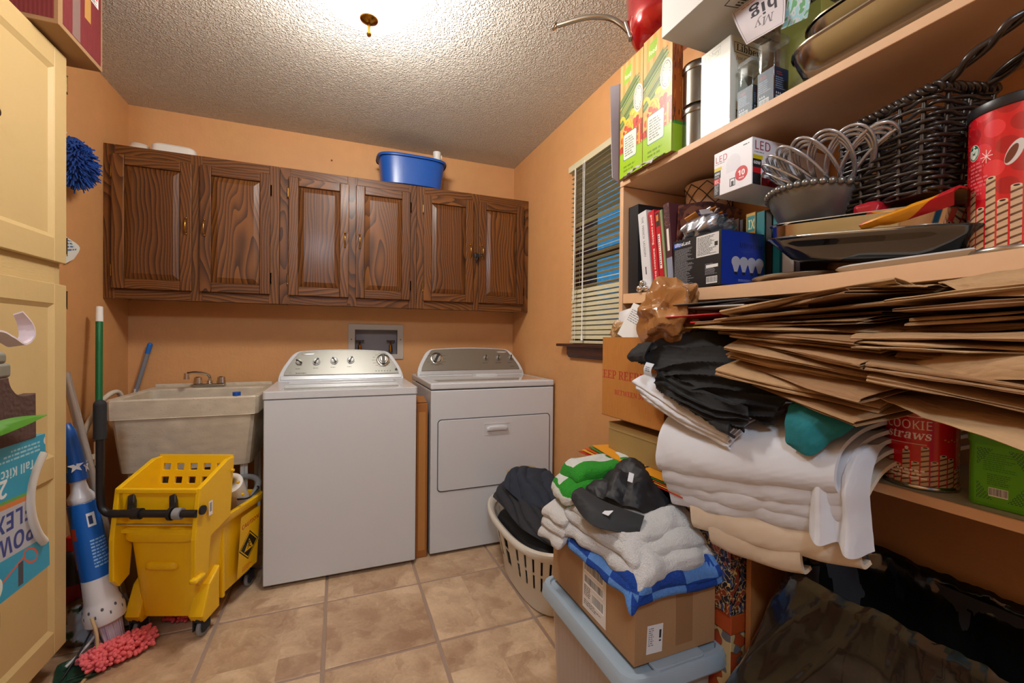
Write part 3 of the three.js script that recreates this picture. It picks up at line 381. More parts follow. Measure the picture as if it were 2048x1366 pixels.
function chenille(name, label, n, path, w, col, pos) { // short plump fingers all over a curved pad
  const t = thing(name, label, 'mop', null, pos), gs = [], C = new THREE.CatmullRomCurve3(path.map((p) => V(...p)));
  for (let i = 0; i < n; i++) {
    const u = rnd(), c = C.getPoint(u), tg = C.getTangent(u), side = V(-tg.z, 0, tg.x), s = rr(-1, 1), el = rr(0, 1), out = side.clone().multiplyScalar(s).add(V(0, 0.75 * (1 - s * s * 0.8), 0)).add(tg.clone().multiplyScalar(rr(-0.5, 0.5) + (u < 0.08 ? -0.9 : u > 0.92 ? 0.9 : 0))).normalize();
    const o = c.clone().addScaledVector(side, s * w * 0.62).add(V(0, 0.012 + 0.022 * (1 - s * s), 0)), e = o.clone().addScaledVector(out, rr(0.018, 0.032)); e.y = Math.max(0.0068, e.y);
    const g = new THREE.CapsuleGeometry(0.0072, o.distanceTo(e), 2, 6); g.applyQuaternion(new THREE.Quaternion().setFromUnitVectors(V(0, 1, 0), e.clone().sub(o).normalize())); const m = o.add(e).multiplyScalar(0.5); gs.push(g.translate(m.x, Math.max(m.y, 0.0078), m.z));
  }
  const p = part(t, 'chenille_fingers', mg(gs), mat(col, 0.95)); p.userData.kind = 'stuff';
  part(t, 'pad', mg(tube(path.map(([x, y, z]) => [x, 0.018, z]), 0.018, 30, 10)), mat(col, 0.95)); return t;
}
chenille('pink_mop_head', 'coral pink chenille mop head lying flat on the floor', 420, [[0.272, 0, 1.055], [0.30, 0, 1.035], [0.335, 0, 1.01], [0.37, 0, 0.985], [0.40, 0, 0.955]], 0.06, 0xf0737a);
chenille('pink_duster_head', 'coral pink chenille pad under the yellow bucket', 200, [[0.45, 0, 0.83], [0.49, 0, 0.84], [0.53, 0, 0.845]], 0.032, 0xdb5a66);
{
  const w = thing('wood_handled_scraper', 'amber wooden handle with black metal socket leaning by the blue mop', 'tool');
  part(w, 'handle', rod([0.179, 0.283, 0.88], [0.13, 0.65, 0.88], 0.0125), mat(0x9c5a1e, 0.45)); part(w, 'socket', rod([0.195, 0.15, 0.88], [0.178, 0.288, 0.88], 0.008, 0.0145), M.blackGloss); part(w, 'clamp', mg(bx(0.035, 0.05, 0.04, 0.196, 0.13, 0.885, 0.006), bx(0.022, 0.10, 0.03, 0.186, 0.052, 0.885, 0.006)), M.black); part(w, 'clip', bx(0.04, 0.016, 0.018, 0.208, 0.165, 0.90, 0.003), M.steel);
  solo('flat_extension_lead', tube([[0.262, 0.16, 1.01], [0.285, 0.10, 1.03], [0.29, 0.012, 1.06], [0.285, 0.006, 1.12], [0.30, 0.006, 1.25]], 0.0055, 60, 8), mat(0xc2a57c, 0.6), 'flat tan cord running over the floor in front of pink mop', 'cord');
  solo('power_lead', tube([[0.27, 0.10, 0.99], [0.30, 0.03, 1.02], [0.26, 0.005, 1.07], [0.22, 0.005, 1.13], [0.215, 0.005, 1.09], [0.235, 0.06, 1.0], [0.25, 0.10, 0.98]], 0.003, 80, 8), M.black, 'thin black cord looping over the floor beside cream cabinet', 'cord');
  solo('phone_lead', tube([[0.205, 0.02, 1.04], [0.24, 0.05, 0.99], [0.27, 0.10, 0.93]], 0.005, 30, 8), mat(0xcfcbc6, 0.5), 'short white cord behind the tan cord', 'cord');
  const d = thing('dustpan', 'dark green plastic dustpan on the floor beside cream cabinet', 'dustpan', null, [0.245, 0.001, 1.05], 0.35);
  part(d, 'pan', loft([{ w: 0.10, d: 0.13, y: 0, r: 0.015 }, { w: 0.12, d: 0.15, y: 0.012, r: 0.02 }, { w: 0.11, d: 0.14, y: 0.012, r: 0.018 }, { w: 0.09, d: 0.12, y: 0.003, r: 0.014 }], { n: 40, cap0: true, cap1: true }), mat(0x1c3f2c, 0.5)); part(d, 'ridge', b2(-0.03, 0.03, 0.003, 0.007, -0.04, 0.04, 0.002), mat(0x1c3f2c, 0.5));
  const r = thing('spray_bottle', 'dark bottle with red cap standing behind the cream cabinet edge', 'bottle', null, [0.12, 0, 0.80]);
  part(r, 'bottle', lathe([[0, 0], [0.04, 0.002], [0.042, 0.01], [0.042, 0.28], [0.03, 0.32], [0.018, 0.34], [0, 0.34]]), mat(0x2c2a2e, 0.4)); part(r, 'cap', lathe([[0.02, 0.335], [0.022, 0.338], [0.022, 0.385], [0.018, 0.39], [0, 0.39]]), mat(0xb5141c, 0.35)); part(r, 'label', at(cyl(0.0425, 0.0425, 0.12, 32, true), 0, 0.15, 0), mat(0x8e1f28, 0.5));
  const c = thing('soil_bag', 'crumpled yellow and green printed bag on the floor behind tools', 'bag', null, [0.19, 0, 0.86]);
  part(c, 'bag', soft(0.13, 0.16, 0.10, 0.03, 14, 14, 12, (v) => { const k = 0.012 * nz(v.x * 40, v.y * 40, v.z * 40); v.x += k; v.z += k; v.y += 0.08; }), pm(dtex(128, 128, (u, v) => { const n = per(u, v, 9), m = per(u, v, 16, 4); return n > 0.12 ? [0.62, 0.52, 0.14] : m > 0.08 ? [0.13, 0.26, 0.12] : n < -0.2 ? [0.65, 0.66, 0.68] : [0.36, 0.25, 0.12]; }), 0.5));
  solo('pink_rag', soft(0.10, 0.10, 0.06, 0.025, 16, 16, 10, (v) => { const k = 0.014 * nz(v.x * 45 + 3, v.y * 45, v.z * 45); v.x += k; v.z += k; v.y += k + 0.05; }), mat(0xb8505c, 0.95), 'crumpled dusty pink rag between silver pole and blue mop', 'rag', null, [0.315, 0.0, 0.80]);
  solo('brown_paper_sack', soft(0.09, 0.30, 0.05, 0.015, 10, 20, 8, (v) => { v.x += 0.006 * nz(v.y * 18, v.z * 30, 2); v.z += 0.006 * nz(v.y * 18, v.x * 30, 7); v.y += 0.15; }), mat(0xb08a5c, 0.8, { map: kraftT }), 'folded tan paper sack behind the silver pole', 'bag', null, [0.27, 0, 0.66], 0.3);
}
// ---------- three oak wall cabinets ----------
{
  const y0 = 1.356, y1 = 2.119, zf = 0.274, units = [[0.001, 0.768, [[0.038, 0.366], [0.401, 0.725]], 'left', 'left end under white bowls'], [0.77, 1.524, [[0.814, 1.131], [1.168, 1.484]], 'mid', 'above the washing machine, middle of three'], [1.526, 2.285, [[1.566, 1.888], [1.926, 2.244]], 'right', 'right end with black lace on its pulls']];
  units.forEach(([x0, x1, doors, , where], u) => {
    const c = thing('oak_wall_cabinet', 'dark oak two-door wall cabinet, ' + where, 'cabinet', 'oak wall cabinets on the back wall', [x0, y0, 0]);
    const w = x1 - x0, h = y1 - y0, mb = oakM[u % 2], mo = oakM[(u + 1) % 2];
    part(c, 'body', uvm(mg(b2(0.002, 0.016, 0.012, h, 0.002, zf - 0.018), b2(w - 0.016, w - 0.002, 0.012, h, 0.002, zf - 0.018), b2(0.016, w - 0.016, 0.014, 0.03, 0.002, zf - 0.018), b2(0.016, w - 0.016, h - 0.02, h - 0.006, 0.002, zf - 0.018), b2(0.016, w - 0.016, 0.03, h - 0.02, 0.002, 0.01)), 1, false, u), mb);
    const d = doors.map(([a, b]) => [a - x0, b - x0]), st = [[0, d[0][0] + 0.008], [d[0][1] - 0.008, d[1][0] + 0.008], [d[1][1] - 0.008, w]];
    const fr = st.map(([a, b]) => uvm(b2(a, b, 0, h, zf - 0.018, zf, 0.0015), 1, false, rnd() * 3, rnd() * 3));
    for (const [a, b] of [[0, 0.062], [h - 0.062, h]]) for (const k of [0, 1]) fr.push(uvm(b2(st[k][1], st[k + 1][0], a, b, zf - 0.0178, zf - 0.0002, 0.0008), 1, true, rnd() * 3, rnd() * 3));
    part(c, 'face_frame', mg(fr), mb);
    d.forEach(([a, b], k) => {
      const dy = 0.05, dh = h - 0.10, dw = b - a, s = 0.05;
      const g = frameGeo(dw, dh, s, 0.019, [[0, s], [dh - s, dh]], 0.004), dr = part(c, 'door', g, (u + k) % 2 ? mo : mb); dr.position.set(a, dy, zf + 0.0008);
      part(dr, 'panel', raised(s - 0.001, dw - s + 0.001, s - 0.001, dh - s + 0.001, 0.006, 0.0165, 0.03), (u + k) % 2 ? mb : mo);
      const ho = (k ? dw + 0.003 : -0.003), hs = k ? -1 : 1;
      for (const hy of [0.09, dh - 0.09]) part(dr, 'hinge', at(hingeGeo(0.045).scale(hs, 1, 1), ho, hy, 0.012), metal(0x8c6a34, 0.3));
      const hx = k ? 0.022 : dw - 0.022, hy = 0.335;
      part(dr, 'pull_handle', mg(tube([[hx, hy - 0.038, 0.019], [hx, hy - 0.034, 0.03], [hx, hy - 0.015, 0.041], [hx, hy + 0.015, 0.041], [hx, hy + 0.034, 0.03], [hx, hy + 0.038, 0.019]], 0.004, 30, 10), at(new THREE.SphereGeometry(0.0062, 14, 10), hx, hy - 0.04, 0.022), at(new THREE.SphereGeometry(0.0062, 14, 10), hx, hy + 0.04, 0.022)), M.brass);
    });
  });
  const l = thing('black_lace', 'black lace tied around the pulls of the right oak cabinet', 'cord', null, [1.905, 1.708, 0.318]);
  part(l, 'knot', soft(0.034, 0.03, 0.016, 0.007, 8, 8, 6, (v) => { v.x += 0.005 * nz(v.y * 120, v.z * 120, 1) - 0.004; v.y += 0.005 * nz(v.x * 120, v.z * 120, 3); }), M.black);
  part(l, 'tail', mg(tube([[-0.01, 0, 0], [-0.012, -0.02, 0.003], [-0.004, -0.036, 0.003]], 0.004, 16, 8), tube([[0.0, 0, 0], [0.001, -0.014, 0.004], [-0.005, -0.03, 0.004]], 0.004, 16, 8)), M.black); part(l, 'band', tube([[0.01, 0.004, 0], [0.025, 0.012, 0.002], [0.042, 0.008, 0.0], [0.042, -0.004, 0.0], [0.02, 0.0, 0.004]], 0.0025, 24, 6), M.black);
}
{ // things on the cabinets
  const R = (w, d, y) => ({ w, d, y, oval: 3.4 });
  const t = thing('blue_tub', 'blue plastic oval tub on top of the oak cabinets', 'tub', null, [1.505, 2.12, 0.178]);
  part(t, 'tub', loft([R(0.355, 0.185, 0.001), R(0.37, 0.20, 0.004), R(0.405, 0.225, 0.165), R(0.425, 0.245, 0.167), R(0.432, 0.252, 0.163), R(0.436, 0.256, 0.17), R(0.43, 0.25, 0.178), R(0.405, 0.226, 0.178), R(0.362, 0.19, 0.008)], { n: 80, cap0: true, cap1: true, crease: 0.6 }), mat(0x1450a6, 0.3));
  const c = thing('white_cup', 'white scoop cup with blue band standing in the blue tub', 'cup', null, [1.672, 2.128, 0.16]);
  part(c, 'cup', lathe([[0, 0.20], [0.022, 0.20], [0.026, 0.266], [0.024, 0.268], [0, 0.268]], 32), mat(0xe4e2dc, 0.45)); part(c, 'bottle', lathe([[0, 0.0], [0.029, 0.002], [0.03, 0.17], [0.027, 0.20], [0, 0.2]], 32), mat(0x3f8fc4, 0.35)); part(c, 'tab', bx(0.006, 0.025, 0.008, 0.029, 0.24, 0, 0.002), mat(0xe4e2dc, 0.45));
  const w1 = solo('white_bowl', lathe([[0, 0], [0.04, 0.0], [0.062, 0.045], [0.066, 0.062], [0.062, 0.062], [0.04, 0.006], [0, 0.006]], 40), mat(0xe6dfd4, 0.35), 'upturned white bowl at far left on the oak cabinets', 'bowl', null, [0.092, 2.183, 0.12], [PI, 0, 0]);
  solo('white_dish', loft([{ w: 0.17, d: 0.12, y: 0.07, r: 0.03 }, { w: 0.19, d: 0.14, y: 0.06, r: 0.03 }, { w: 0.20, d: 0.15, y: 0.001, r: 0.03 }, { w: 0.19, d: 0.14, y: 0.001, r: 0.03 }, { w: 0.17, d: 0.12, y: 0.06, r: 0.03 }], { n: 48, cap0: true }), mat(0xe2dbd0, 0.4), 'upturned white oblong dish on the oak cabinets beside white bowl', 'dish', null, [0.25, 2.1195, 0.12], 0.1);
}
// ---------- washer and dryer ----------
function knob(parent, name, x, y, r, turn, ring) {
  const k = part(parent, name, mg(at(cyl(r * 0.82, r, 0.012, 32), 0, 0, 0.006, PI / 2), at(cyl(r * 0.55, r * 0.75, 0.008, 28), 0, 0, 0.015, PI / 2)), M.silver); k.position.set(x, y, 0.0125);
  part(k, 'pointer', at(bx(r * 0.55, r * 2.2, 0.014, 0, 0, 0.016, 0.003), 0, 0, 0, 0, 0, turn), mat(0x2c2c2e, 0.35));
  if (ring) part(k, 'dial_ring', at(lathe([[r * 1.02, 0], [r * 1.32, 0], [r * 1.3, 0.003], [r * 1.02, 0.004]], 40), 0, 0, 0, PI / 2), ring); return k;
}
function consoleOf(t, w, inset, topIn, tx, seed) { // slanted control console, local XY is the panel
  const hgt = 0.198, s = new THREE.Shape(); s.moveTo(0.006, 0); s.lineTo(w - 0.006, 0); s.quadraticCurveTo(w - 0.004, 0.05, w - topIn * 0.62, 0.125); s.quadraticCurveTo(w - topIn + 0.006, 0.176, w - topIn - 0.03, hgt - 0.012); s.quadraticCurveTo(w / 2, hgt + 0.012, topIn + 0.03, hgt - 0.012); s.quadraticCurveTo(topIn - 0.006, 0.176, topIn * 0.62, 0.125); s.quadraticCurveTo(0.004, 0.05, 0.006, 0);
  const c = part(t, 'console', ext(s, 0.10, 0.005), M.white); c.rotation.x = -0.5; 
  const g = c.geometry.attributes.position; for (let i = 0; i < g.count; i++) { const z = g.getZ(i); g.setZ(i, z - 0.10); if (z < 0.03) g.setY(i, g.getY(i) * 0.94 + 0.0); }
  c.geometry.computeVertexNormals();
  const q = new THREE.Shape(), b = inset; q.moveTo(b, 0.034); q.lineTo(w - b, 0.034); q.quadraticCurveTo(w - b - 0.002, 0.07, w - topIn - b * 0.55, 0.165); q.quadraticCurveTo(w - topIn - b * 0.75, 0.178, w - topIn - b - 0.012, 0.182); q.quadraticCurveTo(w / 2, hgt + 0.004, topIn + b + 0.012, 0.182); q.quadraticCurveTo(topIn + b * 0.75, 0.178, topIn + b * 0.55, 0.165); q.quadraticCurveTo(b + 0.002, 0.07, b, 0.034);
  const pg = ext(q, 0.004, 0.0015), uv = pg.attributes.uv, pp = pg.attributes.position; for (let i = 0; i < pp.count; i++) uv.setXY(i, pp.getX(i) / w, pp.getY(i) / 0.2);
  const p = part(c, 'control_panel', pg.translate(0, 0, 0.0045), mat(0xb4b4b2, 0.36, { map: tx, metalness: 0.5 }));
  part(c, 'trim_strip', b2(0.012, w - 0.012, 0.004, 0.028, 0.004, 0.009, 0.004), mat(0xbcc0c4, 0.3, { metalness: 0.4 })); return c;
}
const badge = (c, x, y) => { part(c, 'badge', at(new THREE.SphereGeometry(1, 28, 10).scale(0.036, 0.0075, 0.003), x, y, 0.0105), mat(0xd9d8d2, 0.25, { metalness: 0.6 })); };
{
  const x0 = 0.758, w = 0.699, zf = 0.741, hd = 0.921;
  const t = thing('washing_machine', 'white top-loading washing machine between sink and dryer', 'washer', null, [x0, 0, 0]);
  part(t, 'cabinet', mg(b2(0.002, w - 0.002, 0.02, 0.882, 0.075, zf, 0.006)), M.white);
  for (const x of [0.05, w - 0.05]) for (const z of [0.12, 0.68]) part(t, 'foot', at(cyl(0.02, 0.02, 0.02, 16), x, 0.01, z), M.rubber);
  const lidHole = rrect(0.06, -0.70, w - 0.06, -0.285, 0.02, THREE.Path), ds = rrect(0, -zf - 0.001, w, -0.075, 0.012); ds.holes.push(lidHole);
  part(t, 'deck', at(ext(ds, 0.03, 0.003), 0, 0, 0, -PI / 2).translate(0, 0.8875, 0), M.white);
  const lid = part(t, 'lid', at(ext(rrect(0.063, -0.697, w - 0.063, -0.288, 0.018), 0.026, 0.003), 0, 0, 0, -PI / 2).translate(0, 0.886, 0), mat(0xe6e6e2, 0.07, { clearcoat: 1, clearcoatRoughness: 0.04 }));
  const tx = canvas(1024, 300, (x, a, b) => { fillc(x, '#c2c1ba', 0, 0, a, b); const X = (m) => m / w * a, Y = (m) => b - m / 0.2 * b; [['Load Size', 0.105, 0.068], ['Temp', 0.197, 0.072], ['Rinse Option', 0.293, 0.076], ['Cycle Signal', 0.386, 0.077]].forEach(([s, m, n]) => greek(x, X(m) - 24, Y(n) - 8, 54, 1, 10, '#5a5854')); for (let i = 0; i < 14; i++) { const g = i / 14 * 2 * PI; greek(x, X(0.575) + 76 * cos(g) - 14, Y(0.125) + 68 * sin(g), 34, 1, 8, '#6a6862'); } for (let i = 0; i < 6; i++) { x.fillStyle = '#2c2b29'; x.beginPath(); x.arc(X(0.535 + i * 0.017), Y(0.050), 4, 0, 7); x.fill(); } x.fillStyle = '#3c3b38'; x.beginPath(); x.arc(X(0.657), Y(0.058), 13, 0, 7); x.fill(); greek(x, X(0.09), Y(0.046), 100, 1, 12, '#4a4845'); x.strokeStyle = '#77756f'; x.strokeRect(X(0.058), Y(0.052), 14, 14); });
  const c = consoleOf(t, w - 0.006, 0.03, 0.078, tx, 1); c.position.set(0.003, 0.9205, 0.255);
  [[0.105, 1.0], [0.197, -0.6], [0.293, 0.5], [0.386, -0.45]].forEach(([x, a], i) => knob(c, 'knob', x, 0.112 + i * 0.004, 0.0165, a, i ? M.white : null)); knob(c, 'cycle_dial', 0.575, 0.122, 0.0305, 0, M.chrome); badge(c, 0.15, 0.168);
}
{
  const x0 = 1.535, w = 0.737, zf = 0.7035, hd = 0.932;
  const t = thing('dryer', 'white front-loading clothes dryer in the back right corner', 'dryer', null, [x0, 0, 0]);
  part(t, 'cabinet', b2(0.002, w - 0.002, 0.015, 0.892, 0.06, zf, 0.006), M.white);
  for (const x of [0.05, w - 0.05]) for (const z of [0.12, 0.64]) part(t, 'foot', at(cyl(0.02, 0.02, 0.015, 16), x, 0.0075, z), M.rubber);
  part(t, 'top', mg(b2(0, w, 0.897, hd, 0.06, zf + 0.002, 0.008)), M.white);
  part(t, 'top_recess', b2(0.05, w - 0.05, hd - 0.001, hd + 0.001, 0.27, zf - 0.04, 0.001), mat(0xe9e9e4, 0.1, { clearcoat: 1, clearcoatRoughness: 0.05 }));
  part(t, 'gasket', ext((() => { const s = rrect(0.038, 0.343, 0.712, 0.736, 0.022); s.holes.push(rrect(0.0425, 0.3475, 0.7075, 0.7315, 0.019, THREE.Path)); return s; })(), 0.002).translate(0, 0, zf - 0.0006), mat(0x55575c, 0.7));
  const d = part(t, 'door', ext(rrect(0.046, 0.351, 0.704, 0.728, 0.017), 0.004, 0.002).translate(0, 0, zf - 0.0005), M.white);
  part(d, 'handle_recess', ext((() => { const s = rrect(0.298, 0.632, 0.456, 0.70, 0.003); s.holes.push(rrect(0.304, 0.638, 0.45, 0.694, 0.003, THREE.Path)); return s; })(), 0.002).translate(0, 0, zf + 0.0052), mat(0xd2d2d0, 0.35));
  part(d, 'handle', soft(0.125, 0.03, 0.018, 0.008, 16, 6, 5, (v) => { const k = 1 - Math.pow(v.x / 0.07, 2) * 0.35; v.y = v.y * k + 0.672 - 0.004 * (v.x / 0.06) ** 2; v.x += 0.377; v.z += zf + 0.0115; }), M.white);
  const tx = canvas(1024, 300, (x, a, b) => { fillc(x, '#b9b2a6', 0, 0, a, b); const X = (m) => m / w * a, Y = (m) => b - m / 0.2 * b;[['Temperature', 0.465], ['Wrinkle Shield', 0.556], ['Push to Start', 0.648]].forEach(([s, m]) => greek(x, X(m) - 26, Y(0.084), 60, 1, 10, '#5c554c')); for (let i = 0; i < 12; i++) { const g = i / 12 * 2 * PI; greek(x, X(0.132) + 80 * cos(g) - 14, Y(0.118) + 68 * sin(g), 36, 1, 8, '#6c6358'); } greek(x, X(0.64), Y(0.056), 60, 1, 9, '#4c463e'); });
  const c = consoleOf(t, w - 0.006, 0.03, 0.078, tx, 2); c.position.set(0.003, hd - 0.001, 0.255);
  knob(c, 'cycle_dial', 0.132, 0.118, 0.0305, -0.5, M.chrome); [0.465, 0.556, 0.648].forEach((x) => knob(c, 'knob', x, 0.118, 0.0145, -0.3, null)); badge(c, 0.592, 0.165);
  part(t, 'top_hinge_tab', soft(0.15, 0.014, 0.06, 0.006, 8, 3, 4, (v) => { v.x += 0.44 + v.z * 0.2; v.y += hd + 0.005; v.z += 0.29; }), M.white);
}
{ // cardboard sheet pack between the machines
  const b = thing('flat_cardboard_carton', 'narrow upright brown cardboard carton between washer and dryer', 'box');
  part(b, 'carton', uvm(b2(1.464, 1.524, 0.001, 0.825, 0.36, 0.69, 0.003), 1, true), M.cardDark); part(b, 'tape', b2(1.476, 1.512, 0.04, 0.78, 0.69, 0.6908, 0), mat(0xb98044, 0.35)); part(b, 'flap', at(uvm(bx(0.056, 0.003, 0.12, 0, 0, 0, 0.001)), 1.494, 0.838, 0.62, 0.15), M.cardDark);
}
{ // washer valve box in the wall
  const b = thing('washer_valve_box', 'grey recessed washer valve box in the back wall with two taps', 'valve box', null, [0, 0, 0]);
  const s = rrect(1.137, 1.03, 1.483, 1.258, 0.004); s.holes.push(rrect(1.175, 1.06, 1.447, 1.225, 0.004, THREE.Path)); const gm = mat(0xb9aea2, 0.5);
  part(b, 'cover_frame', ext(s, 0.005, 0.0015).translate(0, 0, 0.002), gm);
  part(b, 'recess', mg(b2(1.165, 1.457, 1.05, 1.235, -0.095, -0.09, 0), b2(1.165, 1.172, 1.05, 1.235, -0.09, 0.002, 0), b2(1.45, 1.457, 1.05, 1.235, -0.09, 0.002, 0), b2(1.172, 1.45, 1.05, 1.057, -0.09, 0.002, 0), b2(1.172, 1.45, 1.228, 1.235, -0.09, 0.002, 0)), mat(0x9a979c, 0.6));
  for (const x of [1.208, 1.408]) { const v = part(b, 'valve', mg(at(cyl(0.011, 0.011, 0.05), x, 1.10, -0.055), at(cyl(0.014, 0.014, 0.02, 6), x, 1.085, -0.055)), M.brass); part(v, 'tap_handle', mg(bx(0.055, 0.009, 0.014, x, 1.15, -0.05, 0.003), at(cyl(0.006, 0.006, 0.03), x, 1.135, -0.05)), mat(0x4a2f24, 0.5)); }
  for (const p of [[1.155, 1.16], [1.466, 1.16]]) part(b, 'screw', at(cyl(0.004, 0.004, 0.003, 12), p[0], p[1], 0.0095, PI / 2), mat(0x5b4a3c, 0.4));
}
for (const [x, y] of [[1.03, 2.30], [1.758, 2.175]]) part(scene.getObjectByName('wall_back'), 'nail_hole', at(cyl(0.006, 0.004, 0.003, 10), x, y, 0.0012, PI / 2), mat(0x7d4a22, 0.8));
// ---------- shelf unit on the right wall ----------
const SX = 1.98, SZ0 = 1.743, SZ1 = 3.32;
{
  const s = thing('storage_shelves', 'peach painted open shelving unit along the right wall', 'shelves');
  part(s, 'end_panel', uvm(b2(SX, W - 0.002, 0.001, 1.70, SZ0, SZ0 + 0.02, 0.002)), M.shelf); part(s, 'end_panel', uvm(b2(SX, W - 0.002, 0.001, 1.70, SZ1 - 0.02, SZ1, 0.002)), M.shelf);
  part(s, 'shelf_board', uvm(b2(SX, W - 0.002, 1.702, 1.722, SZ0, SZ1, 0.002)), M.shelf);
  part(s, 'shelf_board', soft(W - 0.002 - SX, 0.034, SZ1 - SZ0 - 0.044, 0.002, 4, 2, 40, (v) => { const k = (v.z / (SZ1 - SZ0) + 0.5); v.y += 1.318 - 0.022 * sin(PI * clamp(k * 1.05, 0, 1)); v.x += (SX + W) / 2; v.z += (SZ0 + SZ1) / 2; }, 0.5), M.shelf);
  const lo = part(s, 'shelf_board', uvm(b2(SX, W - 0.002, 0.908, 0.926, SZ0 + 0.021, SZ1 - 0.021, 0.002)), M.shelf);
  part(lo, 'shelf_liner', b2(SX + 0.004, W - 0.004, 0.9262, 0.9272, 2.45, SZ1 - 0.03, 0), mat(0xb9bcae, 0.55, { bumpMap: lumpT, bumpScale: 0.001 }));
}
const midY = (z) => 1.3355 - 0.022 * sin(PI * clamp(((z - SZ0) / (SZ1 - SZ0)) * 1.05, 0, 1)) + 0.0004;
// printed carton: faces [+x,-x,+y,-y,+z,-z] fall back to plain
function carton(name, label, cat, x0, x1, y0, y1, z0, z1, plain, faces, o = {}) {
  const w = x1 - x0, h = y1 - y0, d = z1 - z0, t = thing(name, label, cat, o.group, [(x0 + x1) / 2, y0, (z0 + z1) / 2], o.turn ?? 0);
  part(t, 'carton', uvm(bx(w, h, d, 0, h / 2, 0, 0.0015)), plain);
  const e = 0.0006; for (const k in faces) { const m = faces[k]; let g;
    if (k === '-x') g = at(new THREE.PlaneGeometry(d - 0.002, h - 0.002), -w / 2 - e, h / 2, 0, 0, -PI / 2); else if (k === '+z') g = at(new THREE.PlaneGeometry(w - 0.002, h - 0.002), 0, h / 2, d / 2 + e); else if (k === '+x') g = at(new THREE.PlaneGeometry(d - 0.002, h - 0.002), w / 2 + e, h / 2, 0, 0, PI / 2); else if (k === '-y') g = at(new THREE.PlaneGeometry(w - 0.002, d - 0.002), 0, -e, 0, PI / 2); else if (k === '+y') g = at(new THREE.PlaneGeometry(w - 0.002, d - 0.002), 0, h + e, 0, -PI / 2);
    part(t, 'printed_face', g, m); }
  return t;
}
// ---------- mid shelf: books and boxes ----------
function book(label, z, th, h, dp, col, lean, o = {}) {
  const y = midY(z), b = thing(o.name ?? 'book', label, o.cat ?? 'book', o.group, [o.x ?? 2.0, y, z], [lean, 0, 0]), cm = mat(col, o.rough ?? 0.45);
  part(b, 'cover', uvm(mg(b2(0, dp, 0, h, -th / 2, -th / 2 + 0.0025, 0.0008), b2(0, dp, 0, h, th / 2 - 0.0025, th / 2, 0.0008), b2(0, 0.003, 0, h, -th / 2, th / 2, 0.001))), cm);
  part(b, 'pages', b2(0.003, dp - 0.003, 0.003, h - 0.003, -th / 2 + 0.0024, th / 2 - 0.0024, 0), mat(0xe4ddcc, 0.9));
  if (o.spine) part(b, 'spine_print', at(new THREE.PlaneGeometry(th - 0.001, h - 0.001), -0.0006, h / 2, 0, 0, -PI / 2), pm(o.spine, 0.4));
  return b;
}
const spine = (bg, s, col, size, o = {}) => canvas(96, 640, (x) => { fillc(x, bg, 0, 0, 96, 640); o.pre?.(x); x.save(); x.translate(o.dx ?? 36, o.y ?? 40); x.rotate(PI / 2); txt(x, s, 0, 0, size, col, o.font ?? 'sans-serif', o.weight ?? 'bold'); x.restore(); o.post?.(x); });
book('black binder at the far end of the book row', 1.795, 0.05, 0.295, 0.22, 0x17181b, -0.01, { name: 'binder', cat: 'binder' });
book('thick white cookbook with black spine lettering', 1.872, 0.042, 0.268, 0.24, 0xd9d8da, -0.13, { spine: spine('#d5d5d8', 'THE  FRENCH  LAUNDRY', '#3a3c44', 30, { weight: 'normal', post: (x) => { x.fillStyle = '#14161c'; x.beginPath(); x.moveTo(48, 590); x.lineTo(64, 626); x.lineTo(32, 626); x.fill(); fillc(x, '#2a2c34', 40, 440, 10, 60); } }) });
book('red cookbook lettered Delicious Desserts on the spine', 1.915, 0.026, 0.262, 0.22, 0xc3202c, -0.13, { spine: spine('#c3202c', 'good cooking   Delicious Desserts', '#f2e6d8', 38, { y: 30 }) });
book('red book with photo and white title strip', 1.942, 0.02, 0.255, 0.21, 0xb81c26, -0.13, { spine: canvas(64, 512, (x) => { fillc(x, '#b81c26', 0, 0, 64, 512); fillc(x, '#3a2a20', 6, 10, 52, 90); fillc(x, '#d8803a', 14, 24, 30, 40); fillc(x, '#efe8dc', 18, 150, 30, 220); greek(x, 22, 160, 20, 14, 14, '#333'); }) });
book('thin pale green book beside the red books', 1.958, 0.01, 0.255, 0.2, 0x8f9a6a, -0.13);
book('mauve covered book with white spine label', 1.978, 0.024, 0.268, 0.22, 0x5a2f35, -0.11, { spine: canvas(64, 512, (x) => { fillc(x, '#4d2a30', 0, 0, 64, 512); fillc(x, '#8d93a8', 0, 320, 64, 130); fillc(x, '#7c1d22', 0, 450, 64, 62); fillc(x, '#e6e0d4', 18, 150, 26, 130); for (let i = 0; i < 60; i++) fillc(x, ['#7a4a38', '#2c1a1c', '#93624a'][i % 3], rnd() * 60, rnd() * 130, 6, 6); }) });
solo('magazine', cloth([[[2.01, 1.34, 1.997], [2.01, 1.45, 1.985], [2.01, 1.575, 1.992]], [[2.10, 1.34, 1.995], [2.10, 1.45, 1.995], [2.10, 1.59, 2.02]], [[2.2, 1.34, 1.995], [2.2, 1.45, 2.0], [2.2, 1.57, 2.05]]], { nu: 14, nv: 14, t: 0.004, wr: 0.002 }), pm(dtex(128, 128, (u, v) => { const n = per(u, v, 12), m = per(u, v, 25, 3); return n > 0.1 ? [0.5, 0.3, 0.2] : m > 0 ? [0.25, 0.1, 0.08] : [0.38, 0.16, 0.12]; }), 0.3), 'brown glossy magazine curling behind the mauve book', 'magazine');
